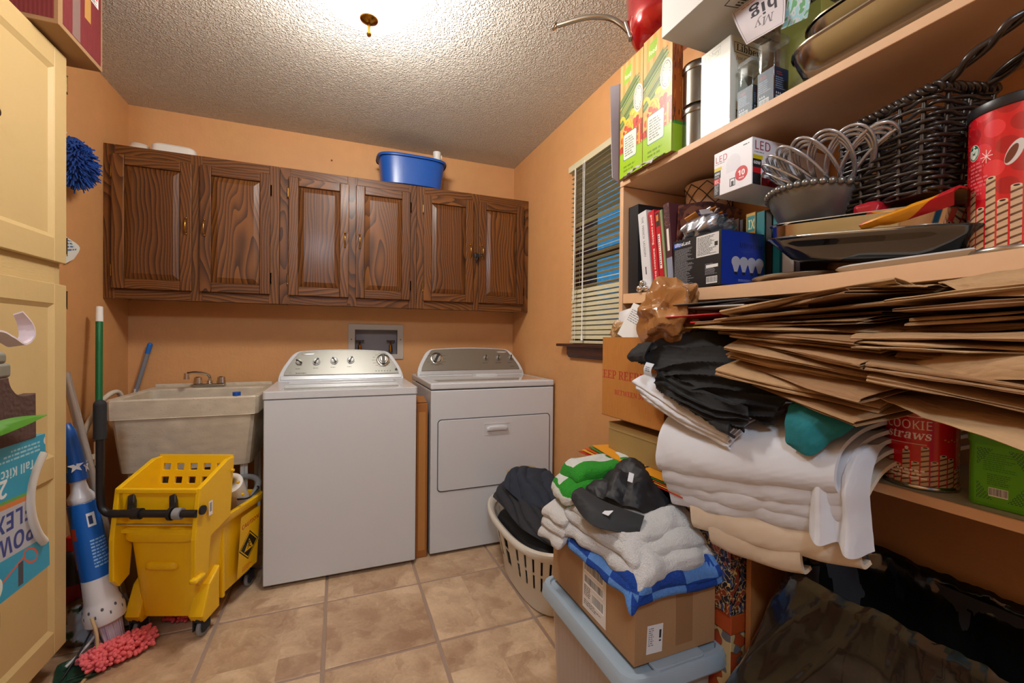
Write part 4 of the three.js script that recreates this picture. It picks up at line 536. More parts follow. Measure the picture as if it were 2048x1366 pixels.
{
  const bulbs = canvas(512, 512, (x) => { fillc(x, '#17349c', 0, 0, 512, 512); txt(x, 'UltraLast', 210, 150, 64, '#0a1c66', 'sans-serif', 'bold'); greek(x, 230, 178, 150, 2, 12, '#33509c'); for (let i = 0; i < 4; i++) { const cx = 170 + i * 95, cy = 290; x.fillStyle = '#b9b7c4'; x.beginPath(); x.arc(cx, cy, 52, 0, 7); x.fill(); x.beginPath(); x.moveTo(cx - 42, cy + 26); x.lineTo(cx + 42, cy + 26); x.lineTo(cx + 18, cy + 95); x.lineTo(cx - 18, cy + 95); x.fill(); fillc(x, '#23242c', cx - 17, cy + 96, 34, 26); } greek(x, 200, 455, 240, 2, 12, '#8fa2d8'); });
  const back = canvas(640, 512, (x) => { fillc(x, '#16171a', 0, 0, 640, 512); fillc(x, '#1b4fb8', 6, 26, 108, 44); txt(x, 'UltraLast', 16, 64, 52, '#e8eaf0'); fillc(x, '#1b4fb8', 6, 68, 106, 5); greek(x, 20, 96, 280, 32, 12, '#8b8d92'); fillc(x, '#d6d6d4', 330, 12, 290, 210); greek(x, 344, 30, 250, 14, 13, '#44464a'); fillc(x, '#222', 566, 100, 40, 40); greek(x, 450, 300, 150, 10, 11, '#8b8d92'); fillc(x, '#e2e2e0', 462, 312, 150, 30); bars(x, 470, 430, 130, 54); });
  carton('bulb_carton', 'black and blue light bulb carton standing on the middle shelf', 'box', 1.985, 2.14, midY(2.09), midY(2.09) + 0.142, 2.0, 2.169, mat(0x17181c, 0.4), { '-x': pm(back, 0.4), '+z': pm(bulbs, 0.35) });
  const led = canvas(512, 512, (x) => { fillc(x, '#e9e8ee', 0, 0, 512, 512); txt(x, 'LED', 14, 120, 104, '#9c2436', 'sans-serif', 'normal'); greek(x, 16, 132, 160, 1, 20, '#8a8a8e'); fillc(x, '#d9c21e', 0, 176, 110, 38); fillc(x, '#22232a', 0, 216, 96, 90); txt(x, '60W', 10, 262, 36, '#eee'); greek(x, 10, 274, 70, 2, 12, '#ccc'); fillc(x, '#c01c28', 0, 306, 90, 62); greek(x, 10, 320, 66, 3, 14, '#f2d8d8'); fillc(x, '#22232a', 0, 370, 84, 142); greek(x, 8, 384, 60, 8, 14, '#bbb'); x.fillStyle = '#dcdbe4'; x.beginPath(); x.arc(270, 190, 96, PI, 0); x.lineTo(366, 290); x.lineTo(174, 290); x.fill(); x.fillStyle = '#c41a26'; x.beginPath(); x.arc(380, 350, 82, 0, 7); x.fill(); txt(x, '10', 380, 372, 84, '#fff', 'sans-serif', 'bold', 'center'); txt(x, 'PACK', 380, 408, 26, '#fff', 'sans-serif', 'bold', 'center'); x.strokeStyle = '#3a3a42'; x.lineWidth = 10; x.strokeRect(228, 372, 66, 82); fillc(x, '#3a3a42', 244, 400, 34, 60); greek(x, 400, 40, 90, 1, 26, '#3a3a3e'); });
  const ledT = pm(led, 0.4);
  carton('led_bulb_carton', 'white LED ten pack bulb carton resting on small books', 'box', 1.99, 2.255, 1.551, 1.664, 2.139, 2.252, mat(0xe6e5ea, 0.5), { '-x': ledT, '+z': pm(canvas(640, 300, (x) => { fillc(x, '#e9e8ee', 0, 0, 640, 300); txt(x, 'LED', 10, 74, 80, '#8e2236', 'sans-serif', 'normal'); greek(x, 12, 88, 120, 1, 12, '#888'); fillc(x, '#d9c21e', 0, 110, 80, 26); fillc(x, '#22232a', 0, 136, 70, 54); txt(x, '60W', 6, 170, 28, '#eee'); fillc(x, '#c01c28', 0, 190, 66, 36); fillc(x, '#22232a', 0, 226, 66, 74); fillc(x, '#8c1420', 70, 250, 200, 50); }), 0.4) });
  // small books and packs behind, carrying the LED carton
  const g = 'small books behind the black and blue carton', row = [[2.02, 0.02, 0.215, 0x9a9a62, 'olive green small book at left of the row behind bulb carton'], [2.042, 0.022, 0.212, 0xd7d2c6, 'white small book behind the bulb carton'], [2.066, 0.02, 0.21, 0x4c2c22, 'brown paperback behind the bulb carton'], [2.084, 0.012, 0.205, 0x3a2420, 'thin dark brown paperback behind the bulb carton'], [2.115, 0.03, 0.217, 0xd2a548, 'yellow small book with teal title behind bulb carton'], [2.145, 0.026, 0.214, 0x13808a, 'teal small book leaning behind the bulb carton'], [2.17, 0.018, 0.214, 0x241c1c, 'black small book behind the bulb carton'], [2.192, 0.02, 0.214, 0x158a96, 'bright teal thin book behind the bulb carton'], [2.225, 0.032, 0.226, 0xcfcbc6, 'grey white paperback under the LED carton'], [2.25, 0.014, 0.2, 0x2c1a1e, 'dark red paperback at right under the LED carton']];
  for (const [z, th, h, c, l] of row) book(l, z, th, h, 0.105, c, 0, { x: 2.155, name: 'small_book', group: g, spine: c === 0xd2a548 ? canvas(64, 256, (x) => { fillc(x, '#d2a548', 0, 0, 64, 256); fillc(x, '#2f8f96', 4, 10, 56, 52); txt(x, 'IX', 14, 54, 44, '#e8d9a0'); greek(x, 10, 80, 40, 10, 14, '#9a6f28'); }) : undefined });
}
{ // bag of shiny oddments on the bulb carton
  const b = thing('foil_bag', 'clear bag of shiny foil oddments on the bulb carton', 'bag', null, [2.055, midY(2.09) + 0.1435, 2.06]);
  part(b, 'bag', soft(0.11, 0.055, 0.11, 0.025, 16, 10, 16, (v) => { const k = 0.014 * nz(v.x * 50, v.y * 50, v.z * 50); v.x += k; v.y += k + 0.03 + 0.01 * nz(v.x * 25, v.z * 25, 3); v.z += k; v.y = Math.max(v.y, 0.002); }, 0.4), mat(0xa9abb4, 0.18, { metalness: 0.75 }));
  for (let i = 0; i < 16; i++) part(b, 'wrapper', at(bx(rr(0.012, 0.03), 0.004, rr(0.02, 0.045), 0, 0, 0, 0.001), rr(-0.045, 0.04), rr(0.058, 0.072), rr(-0.045, 0.045), rr(-0.8, 0.8), rr(0, 3), rr(-0.8, 0.8)), [mat(0x3b3f8a, 0.25), mat(0xc9ccd4, 0.2, { metalness: 0.6 }), mat(0xc07a2c, 0.3), mat(0x2b3850, 0.3)][i % 4]);
}
{ // glass vase in wire netting
  const v = thing('netted_vase', 'frosted vase wrapped in wire netting behind the books', 'vase', null, [2.2, midY(1.95), 1.92]);
  const prof = (t) => 0.052 + 0.02 * t; part(v, 'vase', lathe([[0, 0], [0.05, 0.001], [0.052, 0.006], [0.072, 0.355], [0.069, 0.355], [0.049, 0.008], [0, 0.008]], 40), mat(0xcda888, 0.45)); const gs = [];
  for (let k = 0; k < 9; k++) for (const s of [1, -1]) { const pts = []; for (let j = 0; j <= 12; j++) { const t = j / 12, a = k / 9 * 2 * PI + s * (t * 5.2 + 0.13 * sin(t * 38)); const r = prof(t) + 0.0022; pts.push([r * cos(a), 0.005 + t * 0.345, r * sin(a)]); } gs.push(tube(pts, 0.0014, 50, 5)); }
  part(v, 'wire_netting', mg(gs), mat(0x3c2c22, 0.5));
}
solo('glass_ornament', mg(...[[0, 0.012, 0], [0.014, 0.011, 0.008], [-0.012, 0.011, 0.01], [0.002, 0.03, 0.006], [0.004, 0.012, 0.02]].map(([x, y, z]) => at(new THREE.SphereGeometry(0.0115, 16, 12), x, y, z))), M.chrome, 'cluster of small silver balls in front of white cookbook', 'ornament', null, [1.992, midY(1.86), 1.845]);
// ---------- mid shelf: pans, bowls, baskets ----------
{
  const R = (w, d, y, r = 0.06) => ({ w, d, y, r });
  const yb = midY(2.45);
  solo('silver_plate', lathe([[0, 0.001], [0.06, 0.001], [0.085, 0.006], [0.105, 0.014], [0.105, 0.017], [0.085, 0.009], [0, 0.004]], 56), M.steel, 'round silver plate on the shelf under the black roasting pan', 'plate', null, [2.10, yb, 2.30]);
  solo('white_platter', loft([R(0.22, 0.30, 0.001), R(0.25, 0.33, 0.012), R(0.245, 0.325, 0.015), R(0.21, 0.29, 0.004)], { n: 56, cap0: true, cap1: true }), mat(0xcfc9c0, 0.4), 'flat off-white platter on the shelf under black roasting pan', 'platter', null, [2.13, yb, 2.57]);
  const p = thing('black_roasting_pan', 'glossy black roasting pan tilted on the middle shelf', 'pan', null, [2.122, yb + 0.024, 2.462], [0.135, 0, 0]);
  part(p, 'pan', loft([R(0.20, 0.28, 0.0, 0.05), R(0.23, 0.31, 0.006, 0.06), R(0.275, 0.375, 0.036, 0.07), R(0.295, 0.395, 0.045, 0.075), R(0.305, 0.405, 0.047, 0.08), R(0.302, 0.402, 0.050, 0.08), R(0.265, 0.365, 0.042, 0.07), R(0.21, 0.29, 0.008, 0.05)], { n: 72, cap0: true, cap1: true }), mat(0x1a1a1d, 0.1, { clearcoat: 1 })); part(p, 'rim', tube(Array.from({ length: 40 }, (_, i) => { const a = i / 40 * 2 * PI; return [0.1515 * Math.sign(cos(a)) * Math.pow(Math.abs(cos(a)), 0.55), 0.0485, 0.2015 * Math.sign(sin(a)) * Math.pow(Math.abs(sin(a)), 0.55)]; }), 0.0028, 120, 6, true), M.chrome);
  const q = thing('steel_tray', 'polished steel tray nested in the black roasting pan', 'tray', null, [2.122, yb + 0.066, 2.440], [0.115, 0, 0]);
  part(q, 'tray', loft([R(0.235, 0.31, 0.0, 0.06), R(0.26, 0.335, 0.003, 0.065), R(0.272, 0.345, 0.040, 0.07), R(0.28, 0.353, 0.043, 0.07), R(0.278, 0.351, 0.045, 0.07), R(0.262, 0.336, 0.041, 0.065), R(0.245, 0.32, 0.006, 0.06)], { n: 72, cap0: true, cap1: true }), metal(0xd0ccc6, 0.09));
  const yt = yb + 0.112;
  const b = thing('beaded_bowl', 'hammered pewter bowl with beaded rim on the steel tray', 'bowl', null, [2.084, yt - 0.006, 2.342], [0.06, 0, -0.13]);
  part(b, 'bowl', (() => { const g = lathe([[0, 0], [0.054, 0.0], [0.06, 0.004], [0.08, 0.03], [0.098, 0.06], [0.107, 0.08], [0.103, 0.079], [0.074, 0.034], [0.052, 0.008], [0, 0.006]], 64), p2 = g.attributes.position; for (let i = 0; i < p2.count; i++) { const k = 1 + 0.022 * nz(p2.getX(i) * 70, p2.getY(i) * 70, p2.getZ(i) * 70); p2.setX(i, p2.getX(i) * k); p2.setZ(i, p2.getZ(i) * k); } g.computeVertexNormals(); return g; })(), mat(0x7f7d78, 0.36, { metalness: 0.75 })); 
  const bead = new THREE.SphereGeometry(0.0078, 12, 8), rim = part(b, 'rim', at(new THREE.TorusGeometry(0.106, 0.003, 8, 60), 0, 0.08, 0, PI / 2), mat(0x7f7d78, 0.36, { metalness: 0.75 })); for (let i = 0; i < 44; i++) { const a = i / 44 * 2 * PI, m = part(rim, 'bead', bead, mat(0x8f8d88, 0.3, { metalness: 0.75 })); m.position.set(0.108 * cos(a), 0.082, 0.108 * sin(a)); }
  const l = thing('silver_bread_basket', 'open silver basket of interlaced metal bands behind the beaded bowl', 'basket', null, [2.09, 1.498, 2.395], [0.04, 0, -0.12]), gs = [];
  const LN = 22, dl = 0.5; for (let k = 0; k < LN; k++) for (const off of [0, 0.0075, 0.015]) { const pts = []; for (let j = 0; j <= 14; j++) { const q = j / 14, t = Math.sin(PI * q), a = k / LN * 2 * PI + (q - 0.5) * 2 * dl, f = Math.pow(t, 0.75) * (1 - off * 5), r = 0.05 + (0.112 - off) * f + 0.003 * sin(q * 2 * PI), y = 0.07 * Math.pow(f, 1.4); pts.push([r * cos(a), y, r * sin(a)]); } gs.push(tube(pts, 0.0031, 40, 6)); }
  part(l, 'bands', mg(gs), mat(0xc9ccd2, 0.22, { metalness: 0.75 })); part(l, 'base', lathe([[0, 0], [0.052, 0], [0.052, 0.004], [0, 0.004]], 36), metal(0xc4c6cc, 0.2));
  solo('red_gift_pouch', soft(0.05, 0.05, 0.045, 0.012, 8, 8, 8, (v) => { const k = 0.006 * nz(v.x * 60, v.y * 60, v.z * 60); v.x += k; v.z += k; v.y += 0.025; }), mat(0xa01826, 0.3), 'small red glossy pouch between beaded bowl and wicker basket', 'pouch', null, [2.035, yt - 0.03, 2.478]);
  solo('yellow_red_bag', cloth([[[1.996, 1.388, 2.49], [1.992, 1.392, 2.55], [1.996, 1.40, 2.615]], [[1.99, 1.398, 2.485], [1.984, 1.408, 2.55], [1.988, 1.424, 2.62]], [[2.06, 1.412, 2.49], [2.06, 1.42, 2.55], [2.06, 1.43, 2.62]], [[2.2, 1.412, 2.49], [2.2, 1.418, 2.55], [2.2, 1.424, 2.62]]], { nu: 20, nv: 12, t: 0.004, wr: 0.004, fr: 25 }), pm(canvas(128, 128, (x) => { fillc(x, '#a8141c', 0, 0, 128, 128); x.fillStyle = '#d98e1c'; x.beginPath(); x.moveTo(0, 128); x.lineTo(70, 128); x.lineTo(128, 60); x.lineTo(128, 20); x.lineTo(0, 100); x.fill(); }), 0.3), 'red and yellow plastic bag under the wicker basket', 'bag');
}
{ // dark wicker basket: strands woven around upright stakes
  const b = thing('wicker_basket', 'dark brown rectangular wicker basket on the middle shelf', 'basket', null, [2.086, 1.440, 2.508], [0.04, -0.30, 0.03]);
  const hx = 0.056, hz = 0.092, H0 = 0.165, wm = mat(0x2a211c, 0.32, { clearcoat: 0.4, clearcoatRoughness: 0.25 }), gs = [], per_ = [[-hx, -hz], [hx, -hz], [hx, hz], [-hx, hz]], lens = [2 * hx, 2 * hz, 2 * hx, 2 * hz], tot = 4 * (hx + hz), N = 19;
  const onR = (s, flare, out) => { let t = ((s % tot) + tot) % tot, k = 0; while (t > lens[k]) { t -= lens[k]; k++; } const f = t / lens[k], A = per_[k], B = per_[(k + 1) % 4]; const x = lerp(A[0], B[0], f), z = lerp(A[1], B[1], f), nx = [0, 1, 0, -1][k], nzz = [-1, 0, 1, 0][k]; return [x * flare + nx * out, z * flare + nzz * out]; };
  const st = 14, g = tot / st;
  for (let j = 0; j < N; j++) { const pts = [], y = 0.008 + j / N * H0, fl = 0.9 + 0.1 * j / N; for (let i = 0; i < st * 2; i++) { const [x, z] = onR(i * g / 2, fl, (i % 2 ? 0 : ((i / 2 + j) % 2 ? 0.005 : -0.005))); pts.push([x, y + 0.002 * nz(i * 0.9, j * 1.3, 4), z]); } const m = part(b, 'strand', tube(pts, 0.0036, 110, 6, true), wm); }
  for (let i = 0; i < st; i++) { const a = onR(i * g, 0.9, 0), c = onR(i * g, 1, 0); gs.push(rod([a[0], 0, a[1]], [c[0], H0 + 0.006, c[1]], 0.0034, 0.0034, 8)); } part(b, 'stakes', mg(gs), wm);
  const rp = []; for (let i = 0; i < 160; i++) { const [x, z] = onR(i / 160 * tot, 1.01, 0.005 * cos(i * 0.9)); rp.push([x, H0 + 0.006 + 0.005 * sin(i * 0.9), z]); } const rp2 = []; for (let i = 0; i < 160; i++) { const [x, z] = onR(i / 160 * tot, 1.01, -0.005 * cos(i * 0.9)); rp2.push([x, H0 + 0.006 - 0.005 * sin(i * 0.9), z]); }
  part(b, 'rim', mg(tube(rp, 0.0052, 320, 6, true), tube(rp2, 0.0052, 320, 6, true)), wm); part(b, 'floor', b2(-hx * 0.88, hx * 0.88, 0, 0.006, -hz * 0.88, hz * 0.88, 0.002), wm);
  const hp = (s) => Array.from({ length: 26 }, (_, i) => { const t = i / 25, a = PI * t, w = 0.007; return [-0.042 * cos(a) + w * cos(t * 34 + s), H0 + 0.008 + 0.075 * sin(a), hz - 0.002 + 0.16 * sin(a) + w * sin(t * 34 + s)]; }); part(b, 'handle', mg(tube(hp(0), 0.0055, 90, 6), tube(hp(PI), 0.0055, 90, 6)), wm);
}
solo('cutting_board', uvm(bx(0.012, 0.17, 0.24, 0, 0, 0, 0.004)), mat(0xa07a5e, 0.6), 'grey-brown board leaning on the wall behind the wicker basket', 'board', null, [2.258, 1.555, 2.58], [0.35, 0, 0.03]);
// ---------- printed tins ----------
const tinArt = (top) => canvas(1024, 512, (x) => {
  fillc(x, '#c8131f', 0, 0, 1024, 512); if (top) for (let i = 0; i < 60; i++) { x.fillStyle = i % 2 ? '#a80f1c' : '#e0303a'; x.beginPath(); x.ellipse((i % 12) * 88 + (Math.floor(i / 12) % 2) * 44, 20 + Math.floor(i / 12) * 70, 38, 30, 0.2, 0, 7); x.fill(); }
  for (let i = 0; i < 26; i++) { const h0 = [150, 95, 175, 120, 200, 130, 165][i % 7] * (top ? 1.25 : 1), px = i * 40; for (let y = 512 - h0; y < 512; y += 26) { x.fillStyle = '#c9a886'; x.fillRect(px + 3, y, 34, 26); x.fillStyle = '#5c3a28'; x.beginPath(); x.moveTo(px + 3, y + 18); x.lineTo(px + 37, y + 8); x.lineTo(px + 37, y + 15); x.lineTo(px + 3, y + 26); x.fill(); } x.fillStyle = '#dcc2a2'; x.beginPath(); x.ellipse(px + 20, 512 - h0, 17, 6, 0, 0, 7); x.fill(); x.fillStyle = '#2c1810'; x.beginPath(); x.ellipse(px + 20, 512 - h0, 10, 3.4, 0, 0, 7); x.fill(); }
  for (const u of [150, 662]) {
    x.save(); if (top) { x.translate(u, 150); x.scale(0.5, 0.5); x.translate(-u, -78); } x.fillStyle = '#e9efe9'; x.beginPath(); x.arc(u, 78, 60, 0, 7); x.fill(); x.fillStyle = '#0c5a43'; x.beginPath(); x.arc(u, 78, 56, 0, 7); x.fill(); x.strokeStyle = '#e9efe9'; x.lineWidth = 7; for (const s of [-1, 1]) for (let k = 0; k < 4; k++) { x.beginPath(); x.moveTo(u + s * (14 + k * 8), 54); x.bezierCurveTo(u + s * (30 + k * 9), 80, u + s * (8 + k * 8), 100, u + s * (16 + k * 9), 126 - k * 8); x.stroke(); } x.fillStyle = '#e9efe9'; x.beginPath(); x.ellipse(u, 62, 15, 20, 0, 0, 7); x.fill(); x.beginPath(); x.ellipse(u, 108, 13, 20, 0, 0, 7); x.fill(); x.beginPath(); x.moveTo(u - 20, 40); x.lineTo(u, 20); x.lineTo(u + 20, 40); x.fill(); x.fillStyle = '#0c5a43'; x.fillRect(u - 8, 58, 5, 3); x.fillRect(u + 3, 58, 5, 3); x.fillRect(u - 5, 71, 10, 3); x.restore();
    if (!top) { fillc(x, '#eddccc', u - 85, 158, 170, 3); txt(x, 'COOKIE', u, 222, 62, '#f0dfd0', 'sans-serif', 'normal', 'center'); x.save(); x.translate(u, 274); x.transform(1, 0, -0.15, 1, 0, 0); txt(x, 'straws', 0, 0, 62, '#f6ecea', 'serif', 'bold', 'center'); x.restore(); fillc(x, '#eddccc', u - 85, 296, 170, 3); x.fillStyle = '#eddccc'; x.beginPath(); x.arc(u, 322, 9, 0, 7); x.fill(); greek(x, u - 80, 430, 190, 3, 18, '#efe3d8'); for (let i = 0; i < 5; i++) fillc(x, '#d9a441', u + 160 + i * 18, 262 + 8 * (i % 2), 10, 6); }
    else { x.fillStyle = '#cfc8c0'; x.beginPath(); x.ellipse(u + 150, 190, 22, 46, 0.5, 0, 7); x.fill(); x.fillStyle = '#6a3226'; x.beginPath(); x.ellipse(u + 142, 194, 13, 34, 0.5, 0, 7); x.fill(); for (const [sx, sy] of [[230, 70], [240, 200], [60, 180]]) { x.strokeStyle = '#f6dcd8'; x.lineWidth = 3; for (let k = 0; k < 4; k++) { const a = k * PI / 4; x.beginPath(); x.moveTo(u + sx - 24 * cos(a), sy - 24 * sin(a)); x.lineTo(u + sx + 24 * cos(a), sy + 24 * sin(a)); x.stroke(); } } greek(x, u - 20, 190, 90, 9, 14, '#e06a70'); }
  }
});
function tin(label, x, y, z, r, h, top, turn) {
  const t = thing('cookie_tin', label, 'tin', 'red cookie tins', [x, y, z], turn);
  part(t, 'can', at(cyl(r, r, h - 0.012, 64, true), 0, h / 2, 0), pm(tinArt(top), 0.22, { clearcoat: 0.6 })); part(t, 'base_rim', lathe([[0, 0], [r + 0.001, 0], [r + 0.0015, 0.003], [r + 0.001, 0.008], [r - 0.002, 0.008], [0, 0.004]], 64), M.steel); part(t, 'lid', lathe([[r - 0.001, h - 0.016], [r + 0.0018, h - 0.016], [r + 0.002, h - 0.002], [r, h], [r - 0.006, h - 0.003], [0, h - 0.003]], 64), mat(0x17181c, 0.35));
}
tin('red biscuit tin printed with ornament, right end of middle shelf', 2.052, midY(2.67), 2.668, 0.056, 0.232, true, -0.05);
tin('red biscuit tin lettered COOKIE straws on the lower shelf', 2.042, 0.9275, 2.556, 0.0495, 0.182, false, 0.72);
{
  const gr = canvas(512, 512, (x) => { fillc(x, '#5fae1a', 0, 0, 512, 512); x.fillStyle = '#1e4a34'; for (const [cx, cy, sx, sy] of [[30, 40, 1, 1], [482, 40, -1, 1], [30, 470, 1, -1], [482, 470, -1, -1]]) { for (let i = 0; i < 12; i++) for (let j = 0; j < 12 - i; j++) if ((i * 7 + j * 5) % 3 !== 1) { x.beginPath(); x.arc(cx + sx * i * 13, cy + sy * j * 13, 5, 0, 7); x.fill(); } } greek(x, 90, 70, 330, 9, 18, '#3f8a14'); greek(x, 130, 250, 240, 6, 17, '#3f7a18'); bars(x, 150, 372, 180, 62); });
  const t = thing('green_tea_tin', 'bright green tin with dark corner scrolls on the lower shelf', 'tin', null, [2.045, 0.9275, 2.668], 0.05);
  part(t, 'body', loft([{ w: 0.082, d: 0.072, y: 0.001, r: 0.010 }, { w: 0.084, d: 0.074, y: 0.004, r: 0.011 }, { w: 0.084, d: 0.074, y: 0.10, r: 0.011 }], { n: 48, cap0: true, cap1: true }), mat(0x5fae1a, 0.3)); part(t, 'lid', loft([{ w: 0.087, d: 0.077, y: 0.098, r: 0.011 }, { w: 0.087, d: 0.077, y: 0.114, r: 0.011 }, { w: 0.08, d: 0.07, y: 0.117, r: 0.01 }], { n: 48, cap0: true, cap1: true }), mat(0x57a018, 0.3));
  part(t, 'printed_face', at(new THREE.PlaneGeometry(0.056, 0.09), -0.0426, 0.051, 0, 0, -PI / 2), pm(gr, 0.3)); part(t, 'printed_face', at(new THREE.PlaneGeometry(0.066, 0.09), 0, 0.051, 0.0376), pm(gr, 0.3));
}
// ---------- top shelf ----------
{
  const Y = 1.7225;
  const veg = canvas(384, 1024, (x) => {
    fillc(x, '#d8a455', 0, 0, 384, 1024); for (let i = 0; i < 9; i++) fillc(x, i % 2 ? '#cf9440' : '#dba95f', i * 44, 0, 42, 300);
    x.fillStyle = '#8fb81e'; x.beginPath(); x.moveTo(70, 60); x.lineTo(190, 40); x.lineTo(170, 180); x.lineTo(60, 190); x.fill(); txt(x, 'food', 72, 150, 52, '#eef2c8', 'sans-serif', 'bold');
    x.lineCap = 'round'; for (let i = 0; i < 70; i++) { x.strokeStyle = ['#55702a', '#7d9440', '#3f5720', '#93a855'][i % 4]; x.lineWidth = rr(7, 15); const y = rr(230, 500), a = rr(0, 90); x.beginPath(); x.moveTo(a - 40, y + 90); x.quadraticCurveTo(a + 90, y + 20, a + 250, y - 60); x.stroke(); }
    for (let i = 0; i < 16; i++) { x.strokeStyle = ['#e0c02a', '#d89a20', '#e8d050'][i % 3]; x.lineWidth = rr(18, 32); const y = rr(480, 700), a = rr(0, 260); x.beginPath(); x.moveTo(a, y); x.quadraticCurveTo(a + 60, y - 50, a + 90, y + 50); x.stroke(); }
    for (let i = 0; i < 46; i++) { x.fillStyle = ['#b8281a', '#d84a20', '#8e1f14', '#c83a2a'][i % 4]; x.beginPath(); x.arc(rr(0, 384), rr(560, 800), rr(16, 34), 0, 7); x.fill(); } for (let i = 0; i < 14; i++) { x.strokeStyle = ['#c83020', '#e07828', '#d8b028'][i % 3]; x.lineWidth = 16; const a = rr(20, 360); x.beginPath(); x.moveTo(a, 640); x.lineTo(a + rr(-20, 20), 800); x.stroke(); }
    x.fillStyle = '#d9d6cc'; x.beginPath(); x.ellipse(310, 400, 78, 120, 0, 0, 7); x.fill(); x.strokeStyle = '#7a7a70'; x.lineWidth = 6; x.beginPath(); x.ellipse(310, 400, 60, 98, 0, 0, 7); x.stroke(); for (let i = 0; i < 12; i++) fillc(x, '#4a5a3c', 306 + 46 * cos(i), 396 + 78 * sin(i), 8, 8);
    x.fillStyle = '#9cc41a'; x.fillRect(0, 800, 384, 224); x.fillStyle = '#84b016'; x.fillRect(0, 800, 384, 14); greek(x, 70, 930, 230, 2, 34, '#6f9412');
    x.fillStyle = '#35746c'; x.beginPath(); x.roundRect?.(60, 640, 230, 240, 24); x.fill(); x.fillStyle = '#e2e6dc'; x.beginPath(); x.roundRect?.(66, 646, 218, 228, 20); x.fill(); greek(x, 90, 680, 170, 8, 22, '#8f948a');
  });
  const vm = pm(veg, 0.3), sm = pm(canvas(128, 512, (x) => { fillc(x, '#a8541c', 0, 0, 128, 400); fillc(x, '#8fb81e', 0, 400, 128, 112); fillc(x, '#3d8a2a', 0, 392, 128, 14); for (let i = 0; i < 40; i++) fillc(x, ['#7a3a14', '#c87028', '#5a2c10'][i % 3], rnd() * 128, rnd() * 380, 12, 20); }), 0.35);
  const f1 = carton('vegetable_print_carton', 'tall carton printed with vegetables, overhanging the shelf end by the window', 'box', 1.968, 2.004, Y, Y + 0.382, 1.757, 1.876, M.card, { '-x': vm }, { group: 'vegetable print cartons' }), f2 = carton('vegetable_print_carton', 'tall carton printed with vegetables, beside the stacked metal canisters', 'box', 1.966, 2.004, Y, Y + 0.388, 1.879, 2.008, M.card, { '-x': vm, '+z': sm }, { group: 'vegetable print cartons' });
  for (const f of [f1, f2]) { const fl = part(f, 'top_flap', uvm(bx(0.003, 0.06, 0.11, 0, 0.03, 0, 0.001)), M.card); fl.position.set(-0.016, 0.384, 0); fl.rotation.z = 0.0 - 1.1; }
  solo('grey_card_sheet', cloth([[[2.0, 1.724, 1.72], [1.96, 1.74, 1.725]], [[2.0, 1.90, 1.72], [1.96, 1.90, 1.715]], [[2.01, 2.08, 1.73], [1.965, 2.07, 1.70]]], { nu: 6, nv: 16, t: 0.002, wr: 0.001 }), mat(0xb7b0b6, 0.7), 'grey card sheet standing beside the vegetable print cartons', 'card');
  solo('crumpled_wrapper', cloth([[[1.972, 1.7255, 1.79], [1.958, 1.727, 1.86], [1.966, 1.728, 1.98]], [[1.945, 1.71, 1.80], [1.942, 1.712, 1.88], [1.962, 1.726, 1.985]]], { nu: 30, nv: 8, t: 0.001, wr: 0.01, fr: 45 }), mat(0xb9b4b4, 0.3), 'crumpled clear wrapper under the vegetable print cartons', 'wrapper');
  // red saucepan on the cartons
  const p = thing('red_saucepan', 'red enamel saucepan with long steel handle on top of the cartons', 'pan', null, [2.075, 2.135, 1.862], [0, 0, 0.10]);
  part(p, 'pot', lathe([[0, 0.0], [0.065, 0.0], [0.10, 0.022], [0.117, 0.06], [0.122, 0.10], [0.118, 0.155], [0.121, 0.17], [0.118, 0.17], [0.115, 0.155], [0.114, 0.06], [0.06, 0.006], [0, 0.005]], 64), mat(0xa80d14, 0.14, { metalness: 0.35, clearcoat: 1, clearcoatRoughness: 0.05 }));
  const hd = [[-0.10, 0.07, -0.06], [-0.116, 0.095, -0.07], [-0.142, 0.135, -0.10], [-0.187, 0.168, -0.155], [-0.25, 0.198, -0.26]]; const hg = tube(hd, 0.009, 50, 12); part(p, 'handle', hg, metal(0xb7b1a8, 0.2)); part(p, 'handle_end', at(new THREE.TorusGeometry(0.011, 0.0045, 8, 20), -0.257, 0.20, -0.27, 0.9, 0.7), metal(0xb7b1a8, 0.2)); part(p, 'rivet_plate', at(bx(0.012, 0.06, 0.03, 0, 0, 0, 0.005), -0.104, 0.075, -0.062, 0, -0.55, 0.25), metal(0xc8c4bc, 0.2));
  // stacked metal canisters
  for (const k of [0, 1]) { const t = thing('metal_canister', k ? 'brushed metal canister stacked on top of the other' : 'brushed metal canister standing on the top shelf', 'canister', 'stacked metal canisters', [2.042, Y + k * 0.122, 2.034]); part(t, 'body', lathe([[0, 0.0], [0.0455, 0.001], [0.046, 0.004], [0.046, 0.10], [0.045, 0.102], [0, 0.102]], 56), metal(0x9b9890, 0.22)); part(t, 'lid', lathe([[0.046, 0.098], [0.0488, 0.099], [0.049, 0.112], [0.046, 0.1205], [0, 0.121]], 56), metal(0x8a867e, 0.28)); }
  solo('grey_backing_card', uvm(b2(2.108, 2.111, 1.7225, 1.985, 1.965, 2.085, 0)), mat(0x9a98a0, 0.7), 'grey card panel standing behind the metal canisters', 'card');
